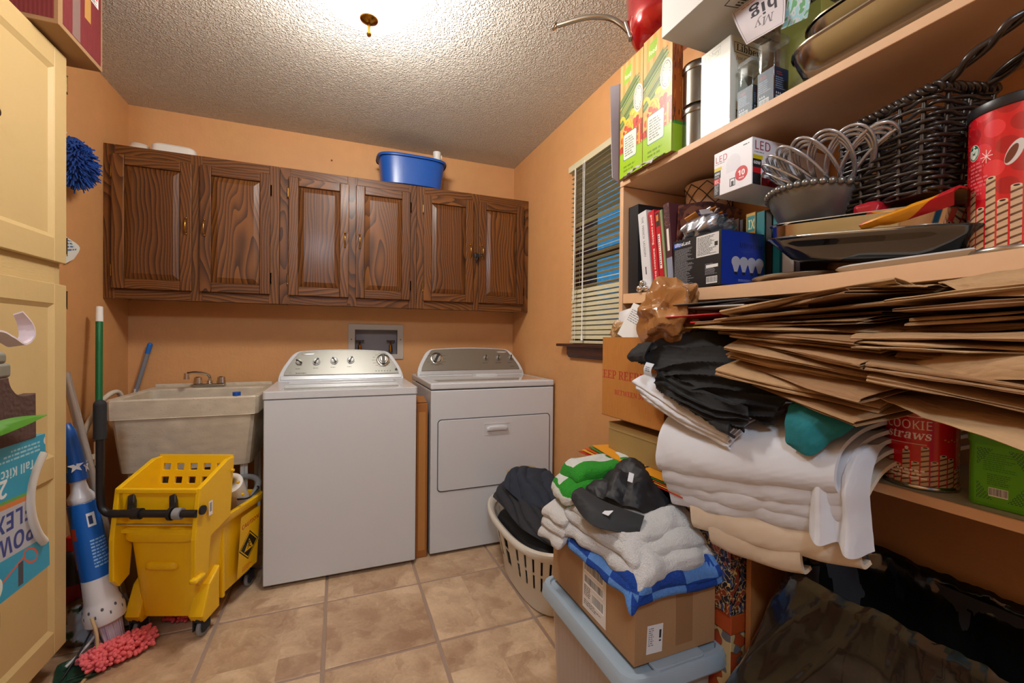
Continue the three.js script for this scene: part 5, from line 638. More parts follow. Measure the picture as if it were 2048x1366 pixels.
  // glassware carton
  const lf = canvas(384, 800, (x) => { fillc(x, '#dfe0d6', 0, 0, 384, 800); x.strokeStyle = '#8d9484'; x.lineWidth = 3; x.strokeRect(30, 30, 230, 70); txt(x, 'Libbey', 44, 84, 60, '#a8ad9e', 'serif'); txt(x, '7', 110, 170, 56, '#b4b8aa', 'serif', 'normal'); txt(x, 'MARTINIS', 60, 216, 34, '#b9bdb0', 'serif', 'normal'); x.fillStyle = '#b8cdb0'; x.beginPath(); x.moveTo(90, 560); x.lineTo(230, 580); x.lineTo(160, 660); x.fill(); x.strokeStyle = '#9fb097'; x.lineWidth = 7; x.beginPath(); x.moveTo(160, 655); x.lineTo(166, 730); x.stroke(); x.beginPath(); x.ellipse(168, 736, 46, 12, 0, 0, 7); x.stroke(); x.strokeStyle = '#8faf88'; x.beginPath(); x.moveTo(20, 660); x.lineTo(70, 540); x.stroke(); });
  const lr = canvas(384, 800, (x) => { fillc(x, '#dfe0d6', 0, 0, 384, 800); x.strokeStyle = '#22222c'; x.lineWidth = 5; x.strokeRect(40, 50, 330, 90); txt(x, 'Libbey', 62, 122, 86, '#1a1a22', 'serif'); txt(x, 'Just Cocktails', 60, 200, 44, '#5a5a68', 'serif', 'italic'); x.strokeStyle = '#5a5f6a'; x.lineWidth = 6; x.beginPath(); x.moveTo(80, 260); x.lineTo(220, 420); x.lineTo(350, 260); x.moveTo(220, 420); x.lineTo(226, 580); x.stroke(); x.fillStyle = '#6a7076'; x.beginPath(); x.moveTo(130, 320); x.lineTo(310, 320); x.lineTo(220, 420); x.fill(); x.beginPath(); x.ellipse(226, 590, 66, 18, 0, 0, 7); x.stroke(); txt(x, 'Mixer', 60, 720, 88, '#1a1a22', 'serif'); greek(x, 70, 750, 200, 2, 14, '#6a6a78'); });
  carton('glassware_carton', 'white glassware carton with martini glass print on the top shelf', 'box', 1.99, 2.10, Y, Y + 0.225, 2.091, 2.186, mat(0xd8d6cc, 0.5), { '-x': pm(lf, 0.22, { clearcoat: 0.6 }), '+z': pm(lr, 0.35) });
  carton('olive_carton', 'plain olive yellow carton behind the clear plastic canisters', 'box', 2.10, 2.215, Y, Y + 0.245, 2.235, 2.335, mat(0x8f8f45, 0.5), {});
  carton('mauve_carton', 'dusky mauve carton behind the steel baking pans', 'box', 2.20, 2.275, Y, Y + 0.235, 2.40, 2.70, mat(0x7d6060, 0.6), {});
  const nav = canvas(256, 256, (x) => { fillc(x, '#25304e', 0, 0, 256, 256); greek(x, 40, 30, 120, 2, 16, '#b04038'); greek(x, 20, 70, 210, 6, 16, '#8f98ac'); for (let i = 0; i < 3; i++) { x.fillStyle = '#e0e4ea'; x.beginPath(); x.arc(40 + i * 34, 190, 9, 0, 7); x.fill(); } bars(x, 30, 212, 150, 34); });
  for (const [k, z, h] of [[0, 2.224, 0.135], [1, 2.279, 0.158]]) { const t = thing('clear_canister', k ? 'taller clear plastic canister with navy label beside the steel pans' : 'shorter clear plastic canister with navy label beside glassware carton', 'canister', 'clear plastic canisters', [2.02, Y, z]); const g = loft([{ w: 0.05, d: 0.042, y: 0.0, r: 0.006 }, { w: 0.052, d: 0.044, y: 0.003, r: 0.007 }, { w: 0.054, d: 0.046, y: h, r: 0.008 }], { n: 40, cap0: true }); part(t, 'body', g, mat(0xf2f6f6, 0.06, { transmission: 1, thickness: 0, ior: 1.4 })); part(t, 'lid', loft([{ w: 0.056, d: 0.048, y: h - 0.008, r: 0.009 }, { w: 0.056, d: 0.048, y: h, r: 0.009 }, { w: 0.05, d: 0.042, y: h + 0.004, r: 0.008 }], { n: 40, cap1: true }), mat(0xdfe6e8, 0.12, { transmission: 0.8, thickness: 0 })); part(t, 'label_insert', at(new THREE.PlaneGeometry(0.040, h * 0.5), -0.0248, h * 0.27, 0, 0, -PI / 2), pm(nav, 0.4)); part(t, 'label_insert', at(new THREE.PlaneGeometry(0.046, h * 0.5), 0, h * 0.27, 0.0212), pm(nav, 0.4)); }
  // baking pans
  const R = (w, d, y, r = 0.05) => ({ w, d, y, r });
  for (const k of [0, 1]) { const t = thing('steel_baking_pan', k ? 'upper steel baking pan nested in the lower pan' : 'long polished steel baking pan overhanging the top shelf edge', 'pan', 'nested steel baking pans', [2.09 + k * 0.006, Y + k * 0.046, 2.605 + k * 0.01], [0, 0, k ? 0.05 : 0.02]); part(t, 'pan', loft([R(0.17, 0.43, 0.001), R(0.19, 0.46, 0.004), R(0.225, 0.51, 0.022, 0.06), R(0.245, 0.535, 0.05, 0.07), R(0.252, 0.545, 0.066, 0.075), R(0.262, 0.555, 0.068, 0.08), R(0.262, 0.555, 0.071, 0.08), R(0.245, 0.538, 0.069, 0.07), R(0.20, 0.48, 0.012, 0.06)].map((r) => k ? { ...r, w: r.w * 0.95, d: r.d * 0.955 } : r), { n: 80, cap0: true, cap1: true }), metal(k ? 0x8d8778 : 0xa39a8e, 0.17)); }
  // white box lying over the canisters and glassware carton
  const bot = canvas(640, 512, (x) => { fillc(x, '#d6d6d2', 0, 0, 640, 512); x.save(); x.translate(80, 150); x.rotate(-0.2); x.strokeStyle = '#33322e'; x.lineWidth = 4; x.strokeRect(0, 0, 200, 110); x.beginPath(); x.arc(150, 36, 20, 0, 7); x.stroke(); x.beginPath(); x.arc(150, 36, 10, 0, 7); x.stroke(); greek(x, 40, 66, 120, 3, 14, '#33322e'); x.restore(); for (let i = 0; i < 7; i++) greek(x, 380, 60 + i * 44, 150, 1, 18, '#5b5850'); });
  const wb = carton('white_flat_carton', 'white carton lying across the canisters below the ceiling', 'box', 1.885, 2.262, 1.992, 2.18, 2.055, 2.36, mat(0xd6d6d2, 0.55), { '-y': pm(bot, 0.55) });
  const tagT = canvas(256, 256, (x) => { fillc(x, '#c8c0c4', 0, 0, 256, 256); x.strokeStyle = '#6a6068'; x.lineWidth = 4; x.strokeRect(16, 16, 224, 224); x.save(); x.translate(210, 70); x.rotate(PI); txt(x, 'big', 0, 0, 84, '#26222a'); txt(x, 'My', 20, -76, 60, '#58505a', 'serif', 'italic'); x.restore(); greek(x, 60, 30, 140, 1, 12, '#b05a5a'); });
  solo('paper_tag', cloth([[[1.98, 1.885, 2.24], [1.965, 1.862, 2.345]], [[1.968, 1.93, 2.225], [1.968, 1.91, 2.345]], [[1.975, 1.985, 2.20], [1.972, 1.975, 2.34]]], { nu: 12, nv: 12, t: 0.0008, wr: 0.001 }), pm(tagT, 0.6), 'white printed card hanging below the white carton', 'card');
  solo('floral_card', cloth([[[1.98, 1.968, 2.345], [1.98, 1.955, 2.40]], [[1.972, 1.90, 2.345], [1.975, 1.885, 2.395]], [[1.975, 1.86, 2.33], [1.98, 1.85, 2.385]]], { nu: 8, nv: 8, t: 0.0008, wr: 0.001 }), pm(dtex(64, 64, (u, v) => { const n = per(u, v, 8); return n > 0.08 ? [0.55, 0.75, 0.78] : n < -0.12 ? [0.35, 0.6, 0.4] : [0.72, 0.75, 0.78]; }), 0.6), 'blue floral paper card beside the white printed card', 'card');
}
// ---------- carton of odds and ends, and what is packed around it ----------
{
  const kr = canvas(512, 448, (x) => { fillc(x, '#b4752f', 0, 0, 512, 448); for (let i = 0; i < 900; i++) fillc(x, i % 2 ? '#b97a35' : '#ad6e2a', rnd() * 512, rnd() * 448, 2, rr(10, 60)); txt(x, 'KEEP REFRIGERATED', -42, 232, 66, '#a8321c', 'serif', 'bold'); txt(x, "BETWEEN 34°-40°", 118, 318, 38, '#a8321c', 'serif', 'bold'); });
  const b = thing('refrigerated_goods_carton', 'open brown carton printed KEEP REFRIGERATED on the lower shelf', 'box', null, [2.04, 0.9265, 1.918]);
  const w = 0.28, h = 0.258, d = 0.30; part(b, 'carton', uvm(mg(b2(-w / 2, w / 2, 0, 0.004, -d / 2, d / 2, 0), b2(-w / 2, -w / 2 + 0.004, 0, h, -d / 2, d / 2, 0.001), b2(w / 2 - 0.004, w / 2, 0, h, -d / 2, d / 2, 0.001), b2(-w / 2, w / 2, 0, h, -d / 2, -d / 2 + 0.004, 0.001), b2(-w / 2, w / 2, 0, h, d / 2 - 0.004, d / 2, 0.001))), M.cardDark);
  part(b, 'printed_face', at(new THREE.PlaneGeometry(d - 0.004, h - 0.004), -w / 2 - 0.0006, h / 2, 0, 0, -PI / 2), pm(kr, 0.8));
  part(b, 'packing_paper', soft(w - 0.012, 0.05, d - 0.012, 0.02, 20, 4, 20, (v) => { v.y += 0.222 + 0.02 * nz(v.x * 30, v.z * 30, 3); }), mat(0xa9855c, 0.8));
  const bulbBox = carton('small_bulb_box', 'small white bulb box poking out of the brown carton', 'box', -0.035, 0.035, 0, 0.11, -0.055, 0.055, mat(0xe8e6e2, 0.5), { '-x': pm(canvas(256, 256, (x) => { fillc(x, '#dcdcda', 0, 0, 256, 256); greek(x, 20, 40, 150, 6, 16, '#8a8c90'); bars(x, 190, 170, 40, 60); }), 0.5), '+y': pm(canvas(128, 128, (x) => { fillc(x, '#efeee8', 0, 0, 128, 128); fillc(x, '#d9c63a', 40, 10, 50, 108); }), 0.5) }); bulbBox.position.set(1.94, 1.165, 1.89); bulbBox.rotation.set(0.42, 0.1, -0.28);
  const bb = thing('light_bulb', 'light bulb with threaded metal base lying in the brown carton', 'bulb', null, [1.938, 1.187, 1.975], [0.2, 0, 0.2]); const th = []; for (let i = 0; i < 6; i++) th.push(at(new THREE.TorusGeometry(0.0125, 0.0022, 8, 24), 0, 0.004 + i * 0.0046, 0, PI / 2)); part(bb, 'screw_base', mg(...th, at(cyl(0.0125, 0.0125, 0.03), 0, 0.014, 0)), M.chrome); part(bb, 'globe', lathe([[0, -0.09], [0.02, -0.082], [0.03, -0.06], [0.028, -0.04], [0.014, 0], [0, 0]], 32), mat(0xe8e6e2, 0.4));
  solo('white_lamp_shade', cloth([[[1.955, 1.19, 1.785], [1.95, 1.225, 1.785], [1.95, 1.27, 1.79]], [[1.965, 1.19, 1.84], [1.965, 1.25, 1.84], [1.985, 1.285, 1.84]], [[2.0, 1.19, 1.88], [2.0, 1.25, 1.88], [2.02, 1.28, 1.88]]], { nu: 12, nv: 12, t: 0.002, wr: 0.001 }), mat(0xd8d6d8, 0.4), 'curled white plastic sheet standing in the brown carton', 'sheet');
  // crumpled brown carrier bags
  const crum = (sx, sy, sz, am, f, sdv, det = 9) => { const cell = (n) => Array.from({ length: n }, () => { const c = rr(-1, 1), a = rnd() * 2 * PI, q = Math.sqrt(1 - c * c); return [q * cos(a), c, q * sin(a)]; }), C1 = cell(22), C2 = cell(110), worley = (x, y, z, C) => { let m = 9; for (const c of C) m = Math.min(m, Math.hypot(x - c[0], y - c[1], z - c[2])); return m; }; const g = new THREE.IcosahedronGeometry(1, det), p = g.attributes.position; for (let i = 0; i < p.count; i++) { const x = p.getX(i), y = p.getY(i), z = p.getZ(i), w1 = worley(x, y, z, C1), w2 = worley(x, y, z, C2), k = 0.55 + am * w1 + am * 0.55 * w2 + 0.22 * nz(x * 1.6 + sdv, y * 1.6, z * 1.6); p.setXYZ(i, x * sx * k, y * sy * k, z * sz * k); } g.deleteAttribute('normal'); return toCreasedNormals(mergeVertices(clean2(g)), 0.3); };
  const clean2 = (g) => { g.deleteAttribute('uv'); const q = mergeVertices(g); q.setAttribute('uv', new THREE.BufferAttribute(new Float32Array(q.attributes.position.count * 2), 2)); return q; };
  const bagM = mat(0xb47c46, 0.2, { clearcoat: 0.5, clearcoatRoughness: 0.15, transmission: 0.25, thickness: 0 });
  solo('brown_plastic_bag', crum(0.060, 0.080, 0.10, 0.95, 1.7, 3, 20), bagM, 'crumpled shiny brown carrier bag bulging out in front of the middle shelf', 'bag', null, [1.912, 1.252, 2.062]);
  solo('brown_bubble_wrap', crum(0.03, 0.035, 0.035, 0.9, 3, 9, 5), mat(0x9c7648, 0.4), 'small wad of brown bubble wrap at the carton corner by the window', 'packing', null, [1.945, 1.2, 1.80]);
  // below the shelf
  const tb = carton('tan_shoe_box', 'tan cardboard box under the carton printed KEEP REFRIGERATED', 'box', 1.925, 2.25, 0.805, 0.902, 1.772, 2.028, mat(0xa58a52, 0.7, { map: rpt(kraftT, 2) }), { '+z': pm(canvas(512, 160, (x) => { fillc(x, '#a58a52', 0, 0, 512, 160); fillc(x, '#cbb893', 12, 30, 90, 110); bars(x, 24, 40, 60, 44); greek(x, 20, 100, 70, 3, 12, '#3a2616'); }), 0.6) });
  part(tb, 'lid_edge', b2(-0.164, 0.1625, 0.074, 0.0965, -0.129, 0.129, 0.001), mat(0xb79a62, 0.7));
  const fcol = [[0xd98f1c, 'yellow'], [0x3c7a3a, 'green'], [0xc9521a, 'orange'], [0xd8a03a, 'amber'], [0xb0281e, 'red']];
  fcol.forEach(([c, n], i) => { const y = 0.780 + (4 - i) * 0.0055; solo('gift_bag', cloth([[[1.885 - i * 0.010, y + 0.012, 1.735 - i * 0.006], [1.876, y + 0.003, 1.92], [1.885, y, 2.12 + i * 0.008]], [[2.2, y + 0.01, 1.775], [2.2, y + 0.002, 1.92], [2.2, y, 2.12 + i * 0.008]]], { nu: 16, nv: 8, t: 0.0026, wr: 0.001 }), mat(c, 0.4), n + ' flat gift bag in the sheaf under tan box', 'gift bag', 'flat gift bags'); });
  const pais = dtex(256, 256, (u, v) => { const n = per(u, v, 9), m = per(u, v, 22, 5), q = Math.abs(per(u, v, 13, 2)); return q < 0.035 ? [0.72, 0.6, 0.36] : n > 0.16 ? [0.5, 0.2, 0.12] : m > 0.2 ? [0.66, 0.56, 0.4] : n < -0.2 ? [0.2, 0.27, 0.42] : [0.09, 0.10, 0.16]; }), tom = dtex(256, 256, (u, v) => { const n = per(u, v, 7, 4), m = per(u, v, 7, 9); return n > 0.12 ? [0.66, 0.26, 0.12] : Math.abs(n - 0.1) < 0.03 ? [0.45, 0.3, 0.14] : m > 0.15 ? [0.42, 0.42, 0.44] : [0.78, 0.68, 0.48]; });
  const gm = mat(0xffffff, 0.5, { map: rpt(pais, 6) }), tm = mat(0xffffff, 0.5, { map: rpt(tom, 5) });
  const g1 = thing('paisley_gift_box', 'dark paisley patterned gift box below the gift bags', 'box', null, [2.095, 0.525, 2.012]); part(g1, 'box', uvm(b2(-0.155, 0.155, 0, 0.215, -0.242, 0.238, 0.002)), gm); part(g1, 'lid', uvm(b2(-0.158, 0.158, 0.217, 0.252, -0.245, 0.24, 0.002), 1, true), gm);
  const g2 = thing('tomato_print_box', 'cream box printed with orange fruit below the paisley box', 'box', null, [2.10, 0, 2.01]); part(g2, 'box', uvm(b2(-0.15, 0.15, 0, 0.475, -0.238, 0.235, 0.002)), tm); part(g2, 'lid', uvm(b2(-0.153, 0.153, 0.477, 0.523, -0.241, 0.238, 0.002)), mat(0xa8481c, 0.5));
  solo('brown_card_panel', uvm(b2(1.985, 2.262, 0.001, 0.80, 2.255, 2.268, 0.001)), M.cardDark, 'plain brown cardboard panel standing behind the bin liner', 'cardboard');
}
// ---------- linens on the lower shelf ----------
{
  const row = (x, ys, zs) => zs.map((z, i) => [Array.isArray(x) ? x[i] : x, ys[i], z]);
  const mk = (label, off, dx, yt, lo, z0, z1, mat_, o = {}) => { const zs = [0, 0.33, 0.66, 1].map((t) => lerp(z0, z1, t)), f = [0, 0.33, 0.66, 1];
    const top = f.map((t) => lerp(yt[0], yt[1], t)), low = f.map((t) => lerp(lo[0], lo[1], t) - 0.008 * sin(PI * t));
    return solo('tablecloth', cloth([row(2.25, top.map((y) => y + 0.002), zs), row(2.02 + dx, top, zs), row(1.93 + dx, top.map((y) => y - 0.012), zs), row(1.875 + dx, top.map((y, i) => lerp(y, low[i], 0.35)), zs), row(1.858 + dx, low.map((y, i) => lerp(top[i], y, 0.75)), zs), row(1.868 + dx, low, zs), row(1.89 + dx, low.map((y) => y + 0.002), zs)], { nu: 44, nv: 44, t: 0.007, wr: 0.0035, fr: 9, seed: off * 3.7, ridge: 0.003, ...o }), mat_ ?? M.linen, label, 'tablecloth', 'folded tablecloths'); };
  mk('white folded tablecloth on top of the linen pile', 1, 0, [1.0, 1.033], [0.838, 0.925], 2.085, 2.525, null);
  mk('white folded tablecloth second in the linen pile', 2, 0.012, [0.985, 1.02], [0.805, 0.892], 2.095, 2.53);
  mk('white folded tablecloth third in the linen pile', 3, 0.02, [0.972, 1.005], [0.778, 0.868], 2.10, 2.535);
  mk('white folded tablecloth fourth in the linen pile', 4, 0.027, [0.96, 0.99], [0.752, 0.848], 2.105, 2.54);
  mk('cream folded tablecloth hanging below the white linens', 5, 0.036, [0.947, 0.972], [0.715, 0.80], 2.17, 2.545, mat(0xddcbb4, 0.85, { bumpMap: rpt(weaveT, 30), bumpScale: 0.0003 }));
  mk('cream tablecloth lowest under the linen pile', 6, 0.045, [0.937, 0.955], [0.695, 0.735], 2.22, 2.44, mat(0xd6c3aa, 0.85, { bumpMap: rpt(weaveT, 30), bumpScale: 0.0003 }));
  // hanging fold at the near end of the pile
  const dr = [], wave = [[2.0, 2.468], [1.93, 2.480], [1.882, 2.477], [1.862, 2.497], [1.884, 2.512], [1.866, 2.534], [1.905, 2.544]];
  for (const [k, y] of [[0, 1.0], [0.25, 0.985], [0.5, 0.94], [0.75, 0.885], [1, 0.832]]) dr.push(wave.map(([x, z], i) => [lerp(x + 0.06, x, Math.min(1, k * 2.2)), y - k * 0.012 * (i % 2) - (i === 1 ? 0.03 * k : 0), z + k * 0.016 * (i / 3 - 1)]));
  solo('draped_sheet', cloth(dr, { nu: 60, nv: 44, t: 0.005, wr: 0.004, fr: 12, seed: 5, ridge: 0.003 }), M.linen, 'white sheet end hanging in folds beside the red cookie tin', 'sheet');
  // napkins under the shirt
  for (let i = 0; i < 3; i++) solo('white_napkin', cloth([[[1.99, 1.075 - i * 0.012, 2.09], [1.99, 1.045 - i * 0.01, 2.2], [1.99, 1.04 - i * 0.008, 2.34]], [[1.89, 1.085 - i * 0.014, 2.03], [1.89, 1.04 - i * 0.012, 2.17], [1.89, 1.01 - i * 0.01, 2.33]], [[1.852 + i * 0.004, 1.062 - i * 0.014, 1.995 + i * 0.012], [1.846 + i * 0.004, 1.012 - i * 0.013, 2.16], [1.850 + i * 0.003, 0.975 - i * 0.010, 2.315]], [[1.862, 1.05 - i * 0.014, 1.995 + i * 0.012], [1.856, 1.0 - i * 0.013, 2.16], [1.862, 0.965 - i * 0.010, 2.315]]], { nu: 34, nv: 22, t: 0.004, wr: 0.004, fr: 12, seed: i * 5, ridge: 0.004 }), M.linen, ['uppermost white napkin under the black shirt', 'second white napkin under the black shirt', 'lowest white napkin under the black shirt'][i], 'napkin', 'white napkins');
}
{ // black shirt in soft folds
  const s = thing('black_shirt', 'crumpled black shirt with white tag on the carton and linens', 'shirt');
  part(s, 'body', cloth([[[2.03, 1.198, 2.06], [2.03, 1.205, 2.16], [2.03, 1.18, 2.28], [2.03, 1.12, 2.42]], [[1.94, 1.19, 2.03], [1.93, 1.205, 2.15], [1.93, 1.172, 2.29], [1.94, 1.10, 2.43]], [[1.885, 1.165, 2.00], [1.88, 1.165, 2.14], [1.875, 1.14, 2.28], [1.89, 1.08, 2.43]], [[1.868, 1.128, 1.965], [1.855, 1.11, 2.10], [1.85, 1.085, 2.27], [1.868, 1.055, 2.42]], [[1.885, 1.11, 1.985], [1.855, 1.085, 2.11], [1.845, 1.05, 2.27], [1.865, 1.035, 2.41]], [[1.90, 1.105, 2.02], [1.866, 1.065, 2.13], [1.855, 1.022, 2.29], [1.88, 1.012, 2.40]]], { nu: 110, nv: 90, t: 0.003, wr: 0.006, fr: 9, seed: 4, ridge: 0.008, pleat: { a: 0.016, u: 4, v: 6, w: 2.4 } }), M.blackCloth);
  part(s, 'sleeve', cloth([[[1.868, 1.10, 2.10], [1.845, 1.075, 2.22], [1.852, 1.045, 2.36]], [[1.842, 1.085, 2.10], [1.828, 1.05, 2.22], [1.84, 1.02, 2.37]], [[1.842, 1.06, 2.10], [1.826, 1.025, 2.22], [1.84, 1.0, 2.36]], [[1.862, 1.048, 2.11], [1.848, 1.01, 2.23], [1.858, 0.988, 2.35]]], { nu: 80, nv: 50, t: 0.003, wr: 0.005, fr: 10, seed: 9, ridge: 0.006, pleat: { a: 0.014, u: 2, v: 5, w: 2 } }), M.blackCloth);
  part(s, 'collar', cloth([[[1.872, 1.165, 1.99], [1.865, 1.17, 2.06]], [[1.852, 1.13, 1.968], [1.848, 1.14, 2.05]], [[1.862, 1.115, 1.975], [1.852, 1.12, 2.05]]], { nu: 14, nv: 12, t: 0.005, wr: 0.004, fr: 30, seed: 2 }), M.blackCloth);
  part(s, 'cuff', cloth([[[1.842, 1.02, 2.28], [1.842, 1.01, 2.33]], [[1.832, 1.0, 2.285], [1.832, 0.985, 2.335]], [[1.848, 0.99, 2.29], [1.85, 0.975, 2.335]]], { nu: 14, nv: 12, t: 0.006, wr: 0.006, fr: 30, seed: 6 }), M.blackCloth);
  part(s, 'tag', cloth([[[1.842, 1.118, 2.062], [1.836, 1.115, 2.10]], [[1.832, 1.102, 2.064], [1.826, 1.10, 2.10]], [[1.836, 1.085, 2.06], [1.83, 1.082, 2.098]]], { nu: 6, nv: 6, t: 0.001, wr: 0 }), pm(canvas(64, 64, (x) => { fillc(x, '#c6cdd6', 0, 0, 64, 64); greek(x, 16, 22, 34, 3, 8, '#5a6270'); }), 0.6), 'white sewn tag');
  solo('teal_cloth', cloth([[[1.96, 1.05, 2.43], [1.96, 1.075, 2.50], [1.96, 1.07, 2.57]], [[1.885, 1.06, 2.43], [1.88, 1.075, 2.50], [1.90, 1.07, 2.565]], [[1.86, 1.03, 2.435], [1.852, 1.045, 2.495], [1.875, 1.05, 2.555]], [[1.858, 0.995, 2.44], [1.846, 1.005, 2.485], [1.868, 1.03, 2.54]], [[1.86, 0.985, 2.445], [1.85, 0.978, 2.492], [1.862, 1.01, 2.515]]], { nu: 26, nv: 26, t: 0.004, wr: 0.006, fr: 18, seed: 7, ridge: 0.005 }), mat(0x0f6e76, 0.85), 'teal cloth corner hanging over the white tablecloths', 'cloth');
  solo('olive_cloth', soft(0.16, 0.10, 0.12, 0.03, 16, 10, 14, (v) => { const k = 0.01 * nz(v.x * 22, v.y * 22, v.z * 22); v.x += k; v.y += k; v.z += k; }), mat(0x3a3830, 0.95), 'dark olive cloth bundle beside the red cookie tin', 'cloth', null, [2.05, 1.04, 2.455]);
}
// ---------- folded paper bags ----------
{
  const km = [0xb08a62, 0xa67f58, 0xb9946a, 0x9c744e, 0xc09b70].map((c) => mat(c, 0.75, { map: rpt(kraftT, 3), bumpMap: rpt(creaseT, 1.5), bumpScale: 0.0007 }));
  // serpentine section folded n times, front edge at x=0, running along z
  function bagGeo(len, dp, h, folds, seed, o = {}) {
    const rows = [], zs = [0, 0.33, 0.66, 1].map((t) => (t - 0.5) * len), n = folds * 2, dy = h / n; let s = seed;
    const R = (i) => { const q = Math.sin(s * 12.9898 + i * 78.233) * 43758.5453; return q - Math.floor(q); };
    for (let k = 0; k < n; k++) { const y = k * dy, fr = k % 2 === 0, inset = R(k) * 0.012, a = [inset + 0.004, y], b = [dp - R(k + 9) * 0.03, y + dy * 0.1]; const seq = fr ? [[dp * 0.97, y], [dp * 0.5, y - 0.0006], [inset + 0.006, y], [inset - 0.001, y + dy * 0.5]] : [[inset + 0.006, y + dy * 0.06], [dp * 0.5, y + 0.0006], [dp * 0.97, y], [dp + 0.004, y + dy * 0.5]]; for (const [x, yy] of seq) rows.push(zs.map((z, i) => [x + (R(k * 3 + i) - 0.5) * 0.004 + (o.skew ?? 0) * z * (1 - x / dp), yy + 0.004 * (o.bow ?? 1) * sin((i / 3) * PI) * (R(50) - 0.4) + (x > dp * 0.3 ? 0 : (R(i + 31) - 0.5) * 0.003), z])); }
    return cloth(rows, { nu: 14, nv: n * 8, t: 0.0011, wr: 0.0035, fr: 12, seed, crease: 0.7, sv: 2.5 });
  }
  let cnt = 0;
  const group = 'folded brown paper bags';
  const put = (x, y, z, len, dp, h, folds, rx, ry, rz, label, mi) => solo('paper_bag', bagGeo(len, dp, h, folds, ++cnt * 1.37, { skew: rr(-0.06, 0.06), bow: rr(-0.5, 1.5) }), km[mi ?? cnt % 5], label, 'paper bag', group, [x, y, z], [rx, ry, rz]);
  const nth = ['lowest', 'second', 'third', 'fourth', 'fifth', 'sixth', 'seventh', 'eighth', 'ninth', 'tenth', 'eleventh', 'twelfth'], lab = (i, n, where) => (i === n - 1 ? 'topmost folded' : nth[i] + (i ? ' lowest' : '') + ' folded') + ' brown paper bag in the ' + where;
  for (let i = 0; i < 6; i++) put(1.845 + rr(-0.008, 0.010), 1.070 + i * 0.0165, 2.45 + rr(-0.012, 0.012), 0.27 + rr(-0.02, 0.02), rr(0.17, 0.2), rr(0.014, 0.0155), i % 2 ? 2 : 1, 0.16 - i * 0.008, rr(-0.2, 0.16) - 0.05, 0.26 + rr(-0.04, 0.04), lab(i, 6, 'left pile on the linens'));
  for (let i = 0; i < 8; i++) put(1.848 + rr(-0.016, 0.020), 1.172 + i * 0.0115, 2.43 + rr(-0.04, 0.04), 0.30 + rr(-0.05, 0.05), rr(0.2, 0.26), rr(0.009, 0.011), i % 3 === 0 ? 2 : 1, lerp(0.10, -0.12, i / 7), rr(-0.3, 0.2), lerp(0.2, -0.02, i / 7), lab(i, 8, 'middle pile under the shelf'));
  for (let i = 0; i < 10; i++) put(1.848 + rr(-0.018, 0.016), 1.098 + i * 0.0162, 2.735 + rr(-0.02, 0.02), 0.31 + rr(-0.05, 0.03), rr(0.19, 0.24), rr(0.0125, 0.0155), i % 3 === 1 ? 2 : 1, lerp(0.16, -0.05, Math.min(1, i / 7)), rr(-0.18, 0.18), lerp(0.24, 0.02, Math.min(1, i / 7)), lab(i, 10, 'right pile on the tins'));
  // opened bag ends
  const flap = (label, rows, seed, mi = 2) => solo('paper_bag', cloth(rows, { nu: 30, nv: 16, t: 0.001, wr: 0.004, fr: 20, seed, ridge: 0.003, crease: 0.6 }), km[mi], label, 'paper bag', 'torn and opened paper bags');
  flap('brown paper bag with zigzag cut edge over the red tin', [[[2.1, 1.185, 2.60], [2.1, 1.19, 2.72], [2.1, 1.19, 2.90]], [[1.93, 1.165, 2.58], [1.93, 1.18, 2.70], [1.93, 1.185, 2.88]], [[1.862, 1.145, 2.60], [1.85, 1.165, 2.70], [1.845, 1.18, 2.85]], [[1.845, 1.125, 2.575], [1.835, 1.13, 2.68], [1.835, 1.14, 2.80]]], 3);
  flap('opened brown paper bag hanging in front of the green tin', [[[1.98, 1.105, 2.56], [1.98, 1.10, 2.68], [1.98, 1.09, 2.85]], [[1.90, 1.10, 2.56], [1.89, 1.085, 2.68], [1.88, 1.07, 2.85]], [[1.858, 1.10, 2.57], [1.85, 1.07, 2.66], [1.845, 1.04, 2.80]]], 8, 4);
  flap('brown paper bag curling over the pile below the wicker basket', [[[2.1, 1.272, 2.60], [2.1, 1.275, 2.72], [2.1, 1.275, 2.86]], [[1.95, 1.27, 2.62], [1.95, 1.276, 2.72], [1.95, 1.274, 2.86]], [[1.865, 1.262, 2.66], [1.858, 1.268, 2.74], [1.856, 1.268, 2.86]], [[1.85, 1.24, 2.69], [1.842, 1.235, 2.76], [1.84, 1.235, 2.86]]], 11, 2);
  flap('creased brown paper bag peaked under the middle shelf', [[[2.05, 1.262, 2.42], [2.05, 1.27, 2.50], [2.05, 1.268, 2.60]], [[1.93, 1.255, 2.44], [1.93, 1.275, 2.51], [1.93, 1.268, 2.62]], [[1.865, 1.245, 2.45], [1.862, 1.268, 2.53], [1.865, 1.258, 2.64]]], 15, 2);
  flap('crumpled brown paper bag at the left of upper pile', [[[2.0, 1.25, 2.30], [2.0, 1.262, 2.38], [2.0, 1.262, 2.46]], [[1.90, 1.25, 2.30], [1.90, 1.262, 2.39], [1.90, 1.258, 2.46]], [[1.872, 1.238, 2.32], [1.866, 1.25, 2.40], [1.868, 1.24, 2.47]]], 21, 3);
  // magazines and flyers tucked in
  const mags = [[0xb01824, 'red flyer with white panel among the paper bags', 1.232, 2.19, 1], [0x1c1e26, 'black magazine on top of the flyers under shelf', 1.262, 2.22, 0], [0xc02430, 'bright red envelope among the paper bags', 1.218, 2.28, 0], [0xb9b2ae, 'grey leaflet between magazine and red flyer', 1.25, 2.25, 0], [0x2c2024, 'dark brown leaflet under the black magazine', 1.256, 2.30, 0], [0xc8b04a, 'yellow edged leaflet under the red envelope', 1.207, 2.22, 0]];
